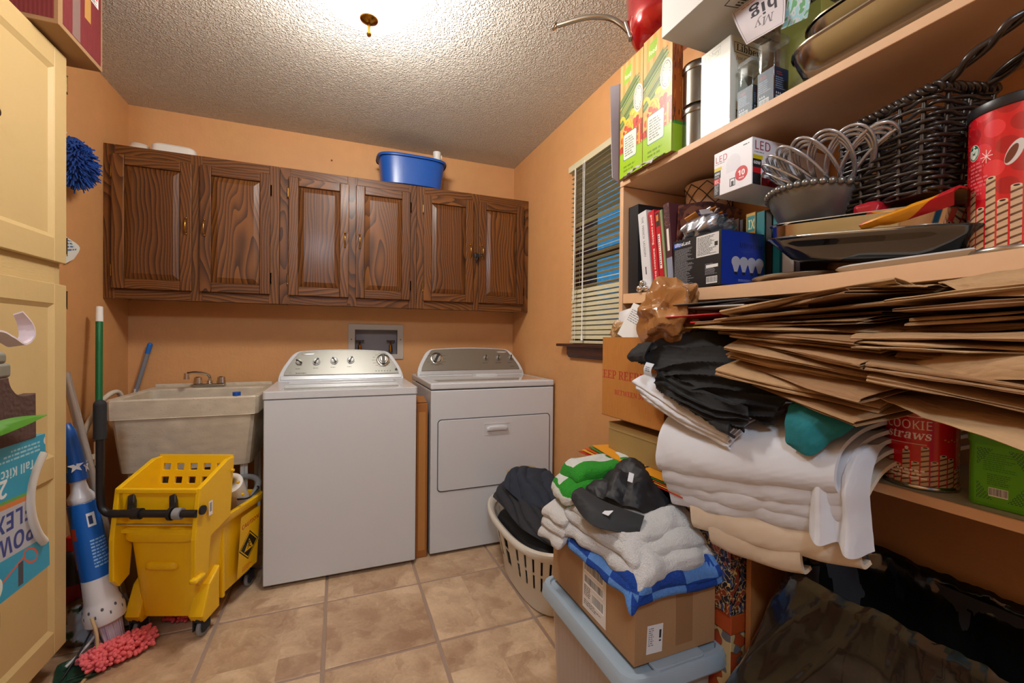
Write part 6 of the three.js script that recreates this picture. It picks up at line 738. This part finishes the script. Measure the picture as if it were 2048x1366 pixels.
  mags.forEach(([c, l, y, z, p], i) => { const t = thing('leaflet', l, 'leaflet', null, [1.975, y, z], [-0.03 + 0.02 * i % 0.07, 0.25 - 0.12 * i, -0.06 + 0.02 * (i % 3)]); part(t, 'sheet', uvm(bx(0.2, 0.0035, 0.20, 0, 0, 0, 0.001)), mat(c, 0.35)); if (p) part(t, 'white_panel', bx(0.05, 0.0006, 0.12, -0.06, 0.0021, 0.03, 0), mat(0xcfd4c8, 0.4)); });
}
// ---------- storage tote with carton and towels ----------
{
  const R = (w, d, y, r = 0.04) => ({ w, d, y, r });
  const t = thing('storage_tote', 'clear plastic storage tote with pale blue lid on the floor', 'tote', null, [1.815, 0, 2.012]);
  const g = loft([R(0.225, 0.35, 0.002), R(0.235, 0.36, 0.006), R(0.262, 0.40, 0.395), R(0.256, 0.394, 0.395), R(0.229, 0.354, 0.01)], { n: 120, cap0: true, cap1: true }), p = g.attributes.position; for (let i = 0; i < p.count; i++) { const z = p.getZ(i); if (Math.abs(z) < 0.15 && p.getY(i) < 0.37) p.setX(i, p.getX(i) + Math.sign(p.getX(i)) * 0.0015 * sin(z * 320)); } g.computeVertexNormals();
  part(t, 'bin', toCreasedNormals(g, 0.5), mat(0xd8ccc6, 0.32, { transmission: 0.55, thickness: 0 }));
  const lm = mat(0x97a7b4, 0.42); const lid = part(t, 'lid', loft([R(0.27, 0.41, 0.392), R(0.302, 0.448, 0.39), R(0.312, 0.458, 0.398, 0.045), R(0.308, 0.454, 0.422, 0.045), R(0.296, 0.442, 0.433, 0.04), R(0.272, 0.418, 0.434, 0.035), R(0.266, 0.412, 0.4285, 0.033)], { n: 80, cap0: true, cap1: true, crease: 0.5 }), lm); part(lid, 'latch_pad', ext(rrect(-0.07, -0.012, 0.07, 0.02, 0.01), 0.004, 0.002).rotateX(-PI / 2).translate(0, 0.4335, 0.205), lm);
  const sal = solo('folded_blankets', soft(0.19, 0.33, 0.31, 0.04, 14, 24, 18, (v) => { v.x += 0.006 * sin(v.y * 70) + 0.006 * nz(v.y * 20, v.z * 20, 1); v.y += 0.18; }), pm(dtex(64, 256, (u, v) => v < 0.33 ? [0.62, 0.40, 0.34] : v < 0.6 ? [0.66, 0.64, 0.52] : v < 0.8 ? [0.70, 0.52, 0.46] : [0.75, 0.72, 0.68]), 0.95), 'salmon and cream blankets inside the clear storage tote', 'blanket', null, [1.815, 0.0, 2.012]);
  // shipping carton
  const b = thing('shipping_carton', 'brown shipping carton with labels on the pale blue tote lid', 'box', null, [1.818, 0.4405, 2.009]);
  part(b, 'carton', uvm(b2(-0.118, 0.122, 0, 0.172, -0.198, 0.198, 0.0015)), M.card); part(b, 'tape', b2(0.0, 0.05, 0.02, 0.172, 0.1982, 0.1988, 0), mat(0xc59a6e, 0.1, { transmission: 0.5, thickness: 0 }));
  part(b, 'shipping_label', at(new THREE.PlaneGeometry(0.11, 0.15), -0.1186, 0.088, 0.032, 0, -PI / 2), pm(canvas(256, 384, (x) => { fillc(x, '#d8d2cc', 0, 0, 256, 384); bars(x, 20, 60, 200, 56); bars(x, 20, 150, 200, 50); bars(x, 110, 240, 120, 60); greek(x, 16, 20, 200, 2, 14, '#444'); greek(x, 16, 220, 80, 6, 13, '#444'); greek(x, 16, 320, 200, 3, 13, '#555'); }), 0.6));
  part(b, 'address_label', at(new THREE.PlaneGeometry(0.045, 0.065), -0.062, 0.052, 0.1988, 0, 0, -0.05), pm(canvas(128, 192, (x) => { fillc(x, '#d8dade', 0, 0, 128, 192); greek(x, 12, 20, 50, 9, 14, '#7a8088'); x.save(); x.translate(96, 40); x.rotate(PI / 2); greek(x, 0, -20, 110, 1, 34, '#26282e'); x.restore(); }), 0.6));
}
{ // towels
  const lump = (sx, f = 18, a = 0.006) => (v) => { const k = a * nz(v.x * f + sx, v.y * f, v.z * f + sx); v.x += k; v.z += k; v.y += k * 0.7; };
  const check = dtex(256, 256, (u, v) => { const a = (Math.floor(u * 4) + Math.floor(v * 4)) % 2; const s = 0.94 + 0.12 * rnd(); return a ? [0.06 * s, 0.26 * s, 0.62 * s] : [0.36 * s, 0.56 * s, 0.84 * s]; }), bm = mat(0xffffff, 1, { map: rpt(check, 2.6), bumpMap: rpt(terryT, 6), bumpScale: 0.003 });
  const sagx = (v, x0, amt) => { if (v.z > 0.20) v.y -= (v.z - 0.20) * amt; if (v.x < x0) v.y -= (x0 - v.x) * amt; };
  const bt = thing('blue_check_towel', 'blue checked terry towel folded on the shipping carton', 'towel', null, [1.828, 0.6135, 2.04]);
  for (let i = 0; i < 2; i++) { const L0 = lump(i * 5 + 2, 20, 0.008); part(bt, 'fold', soft(0.30 - i * 0.01, 0.02, 0.375, 0.0095, 30, 4, 36, (v) => { const x = v.x, z = v.z; L0(v); if (z > 0.155) v.y -= (z - 0.155) * 0.9 + 0.004 * sin(x * 30); if (x < -0.13) v.y -= (-0.13 - x) * 1.2; v.y += 0.0125 + i * 0.019; v.x += i * 0.01; }), bm); }
  const wt = thing('white_towels', 'thick white terry towel folded in layers on blue checked towel', 'towel', null, [1.825, 0.654, 2.05], 0.10);
  const lay = [[0.285, 0.028, 0.33, 0, 0], [0.275, 0.026, 0.30, 0.006, -0.012], [0.262, 0.024, 0.275, 0.012, -0.026]]; lay.forEach(([w, h, d, dx, dz], i) => { const L0 = lump(i * 7 + 11, 16, 0.012); part(wt, 'fold', soft(w, h + 0.004, d, 0.0145, 34, 6, 34, (v) => { const x = v.x, z = v.z; L0(v); if (z > d / 2 - 0.05) v.y -= (z - d / 2 + 0.05) * 0.55; if (x < -w / 2 + 0.05) v.y -= (-w / 2 + 0.05 - x) * (i ? 0.35 : 0.65); v.y += 0.014 + i * 0.0245 + 0.008 * sin((x + 0.1) * 9) * i * 0.5; v.x += dx; v.z += dz; }), M.terryW); });
  const gt = thing('grey_white_towel', 'off-white towel folded over the far corner of the shipping carton', 'towel', null, [1.708, 0.614, 1.872], 0.1);
  for (let i = 0; i < 3; i++) { const L0 = lump(i * 3 + 21, 22, 0.007); part(gt, 'fold', soft(0.12, 0.026, 0.12, 0.012, 18, 5, 18, (v) => { const x = v.x; L0(v); if (x < -0.01) v.y -= (-0.01 - x) * (0.75 - i * 0.15); v.y += 0.016 + i * 0.023; v.x += i * 0.006; }), mat(0xd9d6d4, 1, { bumpMap: rpt(terryT, 6), bumpScale: 0.003 })); }
  const gw = thing('green_white_towel', 'green and white striped towel rolled at the back of towel pile', 'towel', null, [1.835, 0.732, 1.872], -0.12), gtx = dtex(64, 256, (u, v, x, y) => { const s = 0.95 + 0.1 * rnd(), k = (v + 0.02 * sin(u * 12)) % 0.5; return k < 0.25 ? [0.16 * s, 0.58 * s, 0.14 * s] : [0.86 * s, 0.87 * s, 0.85 * s]; }), gtm = mat(0xffffff, 1, { map: rpt(gtx, 3, 2.6), bumpMap: rpt(terryT, 6), bumpScale: 0.003 });
  for (let i = 0; i < 2; i++) { const L0 = lump(i * 3 + 31, 18, 0.012); part(gw, 'fold', soft(0.30 - i * 0.05, 0.045, 0.16 - i * 0.02, 0.02, 26, 8, 20, (v) => { const x = v.x; L0(v); if (x < -0.09) v.y -= (-0.09 - x) * 0.5; v.y += 0.018 + i * 0.032 + x * 0.05; v.z -= i * 0.012; v.x += i * 0.015; }), gtm); }
  // black cap
  const c = thing('visor_hat', 'black visor cap with white label on the white towels', 'cap', null, [1.852, 0.742, 2.005], [0.12, 0.5, 0.10]);
  part(c, 'crown', cloth([[[-0.075, 0.004, -0.07], [-0.02, 0.012, -0.085], [0.05, 0.010, -0.07], [0.09, 0.002, -0.03]], [[-0.085, 0.025, -0.03], [-0.02, 0.055, -0.04], [0.05, 0.05, -0.03], [0.10, 0.015, 0.0]], [[-0.08, 0.025, 0.02], [-0.02, 0.055, 0.02], [0.05, 0.045, 0.02], [0.095, 0.012, 0.035]], [[-0.06, 0.008, 0.06], [0.0, 0.012, 0.075], [0.05, 0.01, 0.07], [0.08, 0.0, 0.06]]], { nu: 44, nv: 36, t: 0.003, wr: 0.012, fr: 26, seed: 3, ridge: 0.012 }), mat(0x17181d, 0.6));
  part(c, 'visor', cloth([[[-0.07, 0.018, -0.085], [-0.095, 0.022, -0.02], [-0.08, 0.014, 0.055]], [[-0.095, 0.016, -0.09], [-0.125, 0.018, -0.02], [-0.105, 0.008, 0.06]], [[-0.105, 0.004, -0.085], [-0.148, 0.002, -0.015], [-0.115, -0.004, 0.06]]], { nu: 20, nv: 12, t: 0.003, wr: 0 }), mat(0x1a1b20, 0.7));
  c.scale.setScalar(1.35); part(c, 'label', bx(0.02, 0.0012, 0.013, -0.118, 0.0195, 0.0, 0.0003), mat(0xd6d8dc, 0.6), 'white stitched label'); part(c, 'care_tag', at(bx(0.022, 0.001, 0.010, 0, 0, 0, 0.0003), -0.045, 0.062, 0.01, 0.3, 0.4, 0.3), mat(0xd6d8dc, 0.6));
  part(c, 'strap', cloth([[[0.03, 0.03, 0.05], [0.05, 0.03, 0.055]], [[0.03, 0.01, 0.09], [0.055, 0.01, 0.09]], [[0.04, -0.012, 0.125], [0.065, -0.012, 0.12]]], { nu: 10, nv: 16, t: 0.006, wr: 0.008, fr: 40, seed: 8 }), mat(0x1f2a2a, 0.6));
}
// ---------- laundry basket ----------
{
  const b = thing('laundry_basket', 'white plastic laundry basket full of dark clothes before the dryer', 'basket', null, [2.005, 0, 1.13]);
  const rim = (a, x, z) => 0.305 + 0.02 * Math.pow(Math.abs(z) / 0.4, 2) - (x < 0 ? 0.012 * (1 - Math.pow(z / 0.4, 2)) : 0), R = (w, d, y) => ({ w, d, y, oval: 3 });
  const m = mat(0xd5d0c6, 0.42), N = 120, lev = (f) => (a, x, z) => 0.012 + (rim(a, x, z) - 0.012) * f;
  const rings = [R(0.28, 0.52, 0.001), R(0.30, 0.55, 0.008), R(0.318, 0.58, lev(0.28)), R(0.333, 0.60, lev(0.34)), R(0.36, 0.655, lev(0.58)), R(0.366, 0.665, lev(0.62)), R(0.388, 0.71, lev(0.84)), R(0.40, 0.73, lev(0.94))];
  const slot = (i, j) => (j === 3 || j === 5) && i % 4 < 1;
  part(b, 'body', mg(loft(rings, { n: N, cap0: true, skip: slot }), loft(rings.map((r) => ({ ...r, w: r.w - 0.008, d: r.d - 0.008 })), { n: N, skip: slot })), m);
  part(b, 'rim', loft([R(0.398, 0.728, lev(0.93)), R(0.44, 0.78, lev(0.91)), R(0.452, 0.79, lev(0.95)), R(0.448, 0.788, lev(1.0)), R(0.43, 0.77, lev(1.03)), R(0.40, 0.735, lev(1.0)), R(0.385, 0.715, lev(0.94))], { n: N }), m);
  const heap = thing('dark_clothes', 'heap of dark folded trousers in the laundry basket', 'clothes', null, [2.005, 0, 1.13]);
  part(heap, 'heap', soft(0.36, 0.26, 0.66, 0.10, 24, 14, 34, (v) => { const k = 0.02 * nz(v.x * 14, v.y * 14, v.z * 14); const tp = lerp(0.58, 0.98, clamp((v.y + 0.13) / 0.22, 0, 1)); v.x = v.x * tp + k * 0.6; v.z = v.z * tp * 0.94 + k * 0.6; v.y += 0.165 + k * 0.5; }), M.blackCloth);
  const C = (label, rows, seed, col) => solo('dark_trousers', cloth(rows, { nu: 70, nv: 60, t: 0.005, wr: 0.010, fr: 9, seed, ridge: 0.008, pleat: { a: 0.014, u: 3, v: 4, w: 1.3 } }), mat(col, 0.9, { bumpMap: rpt(weaveT, 25), bumpScale: 0.0005 }), label, 'trousers', 'dark clothes in the laundry basket');
  C('charcoal trousers draped along the left of the laundry basket', [[[1.845, 0.335, 0.86], [1.835, 0.345, 1.05], [1.845, 0.325, 1.25], [1.90, 0.32, 1.42]], [[1.90, 0.40, 0.84], [1.895, 0.39, 1.05], [1.90, 0.365, 1.25], [1.95, 0.345, 1.44]], [[1.98, 0.42, 0.85], [1.97, 0.42, 1.05], [1.98, 0.39, 1.27], [2.03, 0.36, 1.46]]], 2, 0x2e2f36);
  C('navy trousers folded over the top of the laundry heap', [[[1.875, 0.42, 0.93], [1.885, 0.40, 1.05], [1.94, 0.36, 1.25]], [[1.915, 0.485, 0.91], [1.945, 0.46, 1.05], [2.0, 0.39, 1.27]], [[2.01, 0.49, 0.91], [2.03, 0.46, 1.06], [2.07, 0.40, 1.28]], [[2.12, 0.47, 0.93], [2.12, 0.44, 1.08], [2.15, 0.39, 1.30]]], 6, 0x28303e);
  C('black trousers at the near end of the laundry basket', [[[1.93, 0.38, 1.17], [1.94, 0.36, 1.30], [1.97, 0.335, 1.44]], [[2.03, 0.43, 1.15], [2.04, 0.41, 1.30], [2.05, 0.36, 1.46]], [[2.16, 0.41, 1.15], [2.16, 0.39, 1.30], [2.14, 0.35, 1.45]]], 12, 0x1d1e24);
  solo('trouser_waistband', cloth([[[1.90, 0.462, 0.90], [1.98, 0.482, 0.905], [2.06, 0.474, 0.92]], [[1.905, 0.482, 0.885], [1.98, 0.50, 0.89], [2.06, 0.49, 0.905]]], { nu: 24, nv: 4, t: 0.003, wr: 0.004, fr: 26 }), mat(0xa08a66, 0.9), 'tan waistband folded on top of the dark clothes', 'clothing');
}
// ---------- bin with black liner ----------
{
  const b = thing('waste_bin', 'tall waste bin with a shiny black liner under the shelves', 'bin', null, [2.092, 0, 2.62]);
  const R = (w, d, y, r = 0.05) => ({ w, d, y, r });
  part(b, 'bin', loft([R(0.2, 0.36, 0.002), R(0.21, 0.37, 0.008), R(0.262, 0.50, 0.685), R(0.254, 0.492, 0.685), R(0.2, 0.36, 0.02)], { n: 60, cap0: true, cap1: true }), mat(0x3a3a3e, 0.5));
  const W0 = 0.285, D0 = 0.54; const rings = [R(0.36, 0.64, 0.40, 0.06), R(0.35, 0.63, 0.44, 0.06), R(0.335, 0.61, 0.50, 0.06), R(0.32, 0.59, 0.56, 0.06), R(0.305, 0.565, 0.62, 0.06), R(0.295, 0.548, 0.66, 0.06), R(0.287, 0.535, 0.69, 0.06), R(0.275, 0.52, 0.706, 0.055), R(0.255, 0.50, 0.70, 0.05), R(0.24, 0.485, 0.66, 0.05), R(0.22, 0.46, 0.55, 0.05), R(0.20, 0.42, 0.40, 0.05), R(0.18, 0.38, 0.25, 0.05)];
  const fine = []; rings.forEach((r, i) => { const q = rings[i + 1]; if (!q) return fine.push(r); for (let k = 0; k < 4; k++) { const t = k / 4; fine.push({ w: lerp(r.w, q.w, t), d: lerp(r.d, q.d, t), y: lerp(r.y, q.y, t), r: lerp(r.r, q.r, t) }); } }); const g = loft(fine, { n: 260, cap1: true }), gi = mergeVertices(g.deleteAttribute('normal') && g, 1e-5), p = gi.attributes.position;
  for (let i = 0; i < p.count; i++) { let x = p.getX(i), y = p.getY(i), z = p.getZ(i); const a = Math.atan2(z / D0, x / W0), dn = clamp((0.70 - y) / 0.3, 0, 1), outer = Math.hypot(x / 0.14, z / 0.26) > 0.98; const fold = 0.012 * nz(a * 4, y * 2.5, 3) * (0.3 + 2 * dn) + 0.016 * (Math.pow(1 - Math.abs(nz(a * 2.2 + y * 3, y * 3.5, 8)), 3) - 0.4) * (0.4 + dn) + 0.008 * (Math.pow(1 - Math.abs(nz(a * 3 + y * 2.5, y * 1.6, 5)), 4) - 0.25) * (0.35 + dn) + 0.003 * (Math.pow(1 - Math.abs(nz(a * 3 - y * 6, y * 7, 15)), 5) - 0.2); const r = Math.hypot(x, z) || 1; x += x / r * fold; z += z / r * fold; y += 0.010 * nz(a * 5, 1, 4) + 0.006 * nz(a * 16, 2, 7);
    if (outer && z < -0.12 && x < 0.02) { const c = clamp((-z - 0.12) / 0.16, 0, 1) * clamp((0.02 - x) / 0.14, 0, 1); y -= 0.03 * c * dn; x -= 0.055 * c * dn; z -= 0.03 * c * dn; } p.setXYZ(i, Math.min(x, 0.186), y, z); }
  part(b, 'liner', toCreasedNormals(gi, 0.9), mat(0x151412, 0.16, { clearcoat: 0.8, clearcoatRoughness: 0.05 }));
  solo('white_plastic_bag', soft(0.11, 0.20, 0.14, 0.05, 20, 20, 20, (v) => { const k = 0.03 * (Math.pow(1 - Math.abs(nz(v.x * 16 + 3, v.y * 16, v.z * 16)), 3) - 0.4); v.x += k; v.y += 0.105 + k * 0.5; v.z += k; v.y = Math.max(0.002, v.y); }, 0.4), mat(0xb9b4c4, 0.3, { transmission: 0.3, thickness: 0 }), 'crumpled pale plastic bag between tote and waste bin', 'bag', null, [1.955, 0, 2.305]);
}
// ---------- things at the near left edge, on a stand out of view ----------
{
  const st = thing('wooden_stand', 'brown wooden stand at the left edge of the view', 'stand', null, [0.40, 0, 2.33]);
  part(st, 'top', uvm(bx(0.42, 0.03, 0.44, 0, 0.747, 0, 0.004), 1, true), M.brown); for (const x of [-0.17, 0.17]) for (const z of [-0.18, 0.18]) part(st, 'leg', uvm(bx(0.04, 0.732, 0.04, x, 0.366, z, 0.004)), M.brown);
  const art = canvas(640, 512, (x) => { x.save(); x.translate(640, 512); x.rotate(PI);
    fillc(x, '#18a0c8', 0, 0, 640, 512); x.fillStyle = '#b9bcc6'; x.beginPath(); x.moveTo(0, 120); x.lineTo(640, 160); x.lineTo(640, 330); x.lineTo(0, 290); x.fill(); x.fillStyle = '#d87a2a'; x.beginPath(); x.moveTo(0, 288); x.lineTo(640, 326); x.lineTo(640, 344); x.lineTo(0, 306); x.fill(); x.fillStyle = '#6aa83a'; x.beginPath(); x.moveTo(0, 306); x.lineTo(640, 343); x.lineTo(640, 352); x.lineTo(0, 318); x.fill();
    txt(x, 'POWER', 90, 206, 84, '#23358a'); txt(x, 'FLEX', 100, 284, 84, '#23358a'); txt(x, '28', 226, 402, 84, '#e8eef4'); txt(x, 'Tall Kitchen', 90, 432, 44, '#cfe6f0'); greek(x, 60, 456, 240, 3, 14, '#9fd4e6'); x.strokeStyle = '#d8583a'; x.lineWidth = 8; x.beginPath(); x.ellipse(110, 90, 42, 22, 0.6, 0, 7); x.stroke(); x.beginPath(); x.moveTo(150, 100); x.lineTo(290, 50); x.stroke(); x.fillStyle = '#e8efe6'; x.beginPath(); x.ellipse(310, 54, 60, 50, 0, 0, 7); x.fill(); greek(x, 274, 40, 70, 3, 18, '#d05a4a'); fillc(x, '#3a3a44', 150, 10, 26, 80); x.fillStyle = '#e6dede'; x.beginPath(); x.arc(22, 486, 16, 0, 7); x.fill(); x.restore(); });
  const b = thing('trash_bag_box', 'torn turquoise box of tall kitchen bags at the left edge', 'box', null, [0.568, 0.7625, 2.12], PI / 2);
  // front face with a ragged torn bite at its far end
  const s = new THREE.Shape(), bite = [[0.140, 0.050], [0.126, 0.066], [0.114, 0.088], [0.106, 0.11], [0.103, 0.135], [0.106, 0.158], [0.116, 0.180], [0.128, 0.196], [0.138, 0.206]];
  s.moveTo(-0.15, 0); s.lineTo(0.150, 0.0); s.lineTo(0.148, 0.044); for (const [x, y] of bite) { s.lineTo(x + rr(-0.0015, 0.0015), y - 0.004); s.lineTo(x, y); } s.lineTo(0.136, 0.24); s.lineTo(-0.15, 0.24); s.lineTo(-0.15, 0);
  const fg = ext(s, 0.0012), uv = fg.attributes.uv, fp = fg.attributes.position; for (let i = 0; i < fp.count; i++) uv.setXY(i, (fp.getX(i) + 0.15) / 0.30, fp.getY(i) / 0.24);
  part(b, 'front_panel', fg.translate(0, 0, 0.03), pm(art, 0.35)); part(b, 'carton', uvm(mg(b2(-0.15, 0.096, 0.001, 0.239, -0.03, 0.0295, 0.001), b2(-0.15, 0.146, 0, 0.002, -0.03, 0.03, 0), b2(-0.15, 0.135, 0.238, 0.24, -0.03, 0.03, 0))), mat(0x2399bb, 0.4));
  part(b, 'torn_edge', tube(bite.map(([x, y]) => [x - 0.009, y, 0.0312]), 0.0075, 40, 8).scale(1, 1, 1), mat(0xd9d4cc, 0.9), 'white torn cardboard edge');
  part(b, 'torn_fluting', tube(bite.map(([x, y], i) => [x + 0.001 + 0.002 * (i % 2), y, 0.030]), 0.0028, 40, 6), mat(0x8a6244, 0.9));
  const hold = thing('brown_felt_holder', 'dark brown felt holder with curved notch on the turquoise box', 'holder', null, [0.585, 1.0035, 2.14], PI / 2), w = new THREE.Shape(); w.moveTo(-0.10, 0); w.lineTo(0.128, 0.0); w.lineTo(0.127, 0.072); w.quadraticCurveTo(0.085, 0.068, 0.074, 0.082); w.quadraticCurveTo(0.064, 0.09, 0.062, 0.104); w.lineTo(-0.10, 0.104);
  part(hold, 'board', ext(w, 0.014, 0.002), mat(0x5a4038, 0.9, { bumpMap: rpt(grainT, 4), bumpScale: 0.001 })); part(hold, 'clip', mg(bx(0.09, 0.024, 0.016, 0.028, 0.117, 0.007, 0.006), bx(0.088, 0.02, 0.014, 0.022, 0.137, 0.007, 0.007)), mat(0x8c8a7c, 0.5), 'grey plastic clip');
  const pl = thing('artificial_flower', 'white and pink curled petal above green leaf at left edge', 'flower', null, [0.60, 1.0035, 2.18]);
  part(pl, 'petal', cloth([[[0.0, 0.172, 0.02], [0.0, 0.179, -0.08], [0.0, 0.17, -0.115], [0.0, 0.158, -0.145], [0.0, 0.172, -0.168], [0.0, 0.192, -0.162], [0.0, 0.211, -0.137]], [[-0.02, 0.166, 0.02], [-0.02, 0.174, -0.08], [-0.02, 0.165, -0.115], [-0.02, 0.154, -0.145], [-0.02, 0.168, -0.166], [-0.018, 0.188, -0.16], [-0.012, 0.206, -0.138]]], { nu: 50, nv: 8, t: 0.003, wr: 0.0005 }), mat(0xe4d8de, 0.6));
  part(pl, 'leaf', cloth([[[0.022, 0.022, 0.0], [0.024, 0.03, -0.09], [0.02, 0.0365, -0.158]], [[0.018, 0.03, 0.0], [0.02, 0.038, -0.09], [0.019, 0.037, -0.158]], [[0.008, 0.042, 0.0], [0.01, 0.044, -0.09], [0.018, 0.0375, -0.158]]], { nu: 24, nv: 6, t: 0.0012, wr: 0 }), mat(0x4c8a1e, 0.45)); part(pl, 'stem', tube([[0.012, 0.004, 0.02], [0.012, 0.08, 0.03], [0.0, 0.172, 0.015]], 0.004, 20, 8), mat(0x46702a, 0.6));
}
renderer.render(scene, camera);
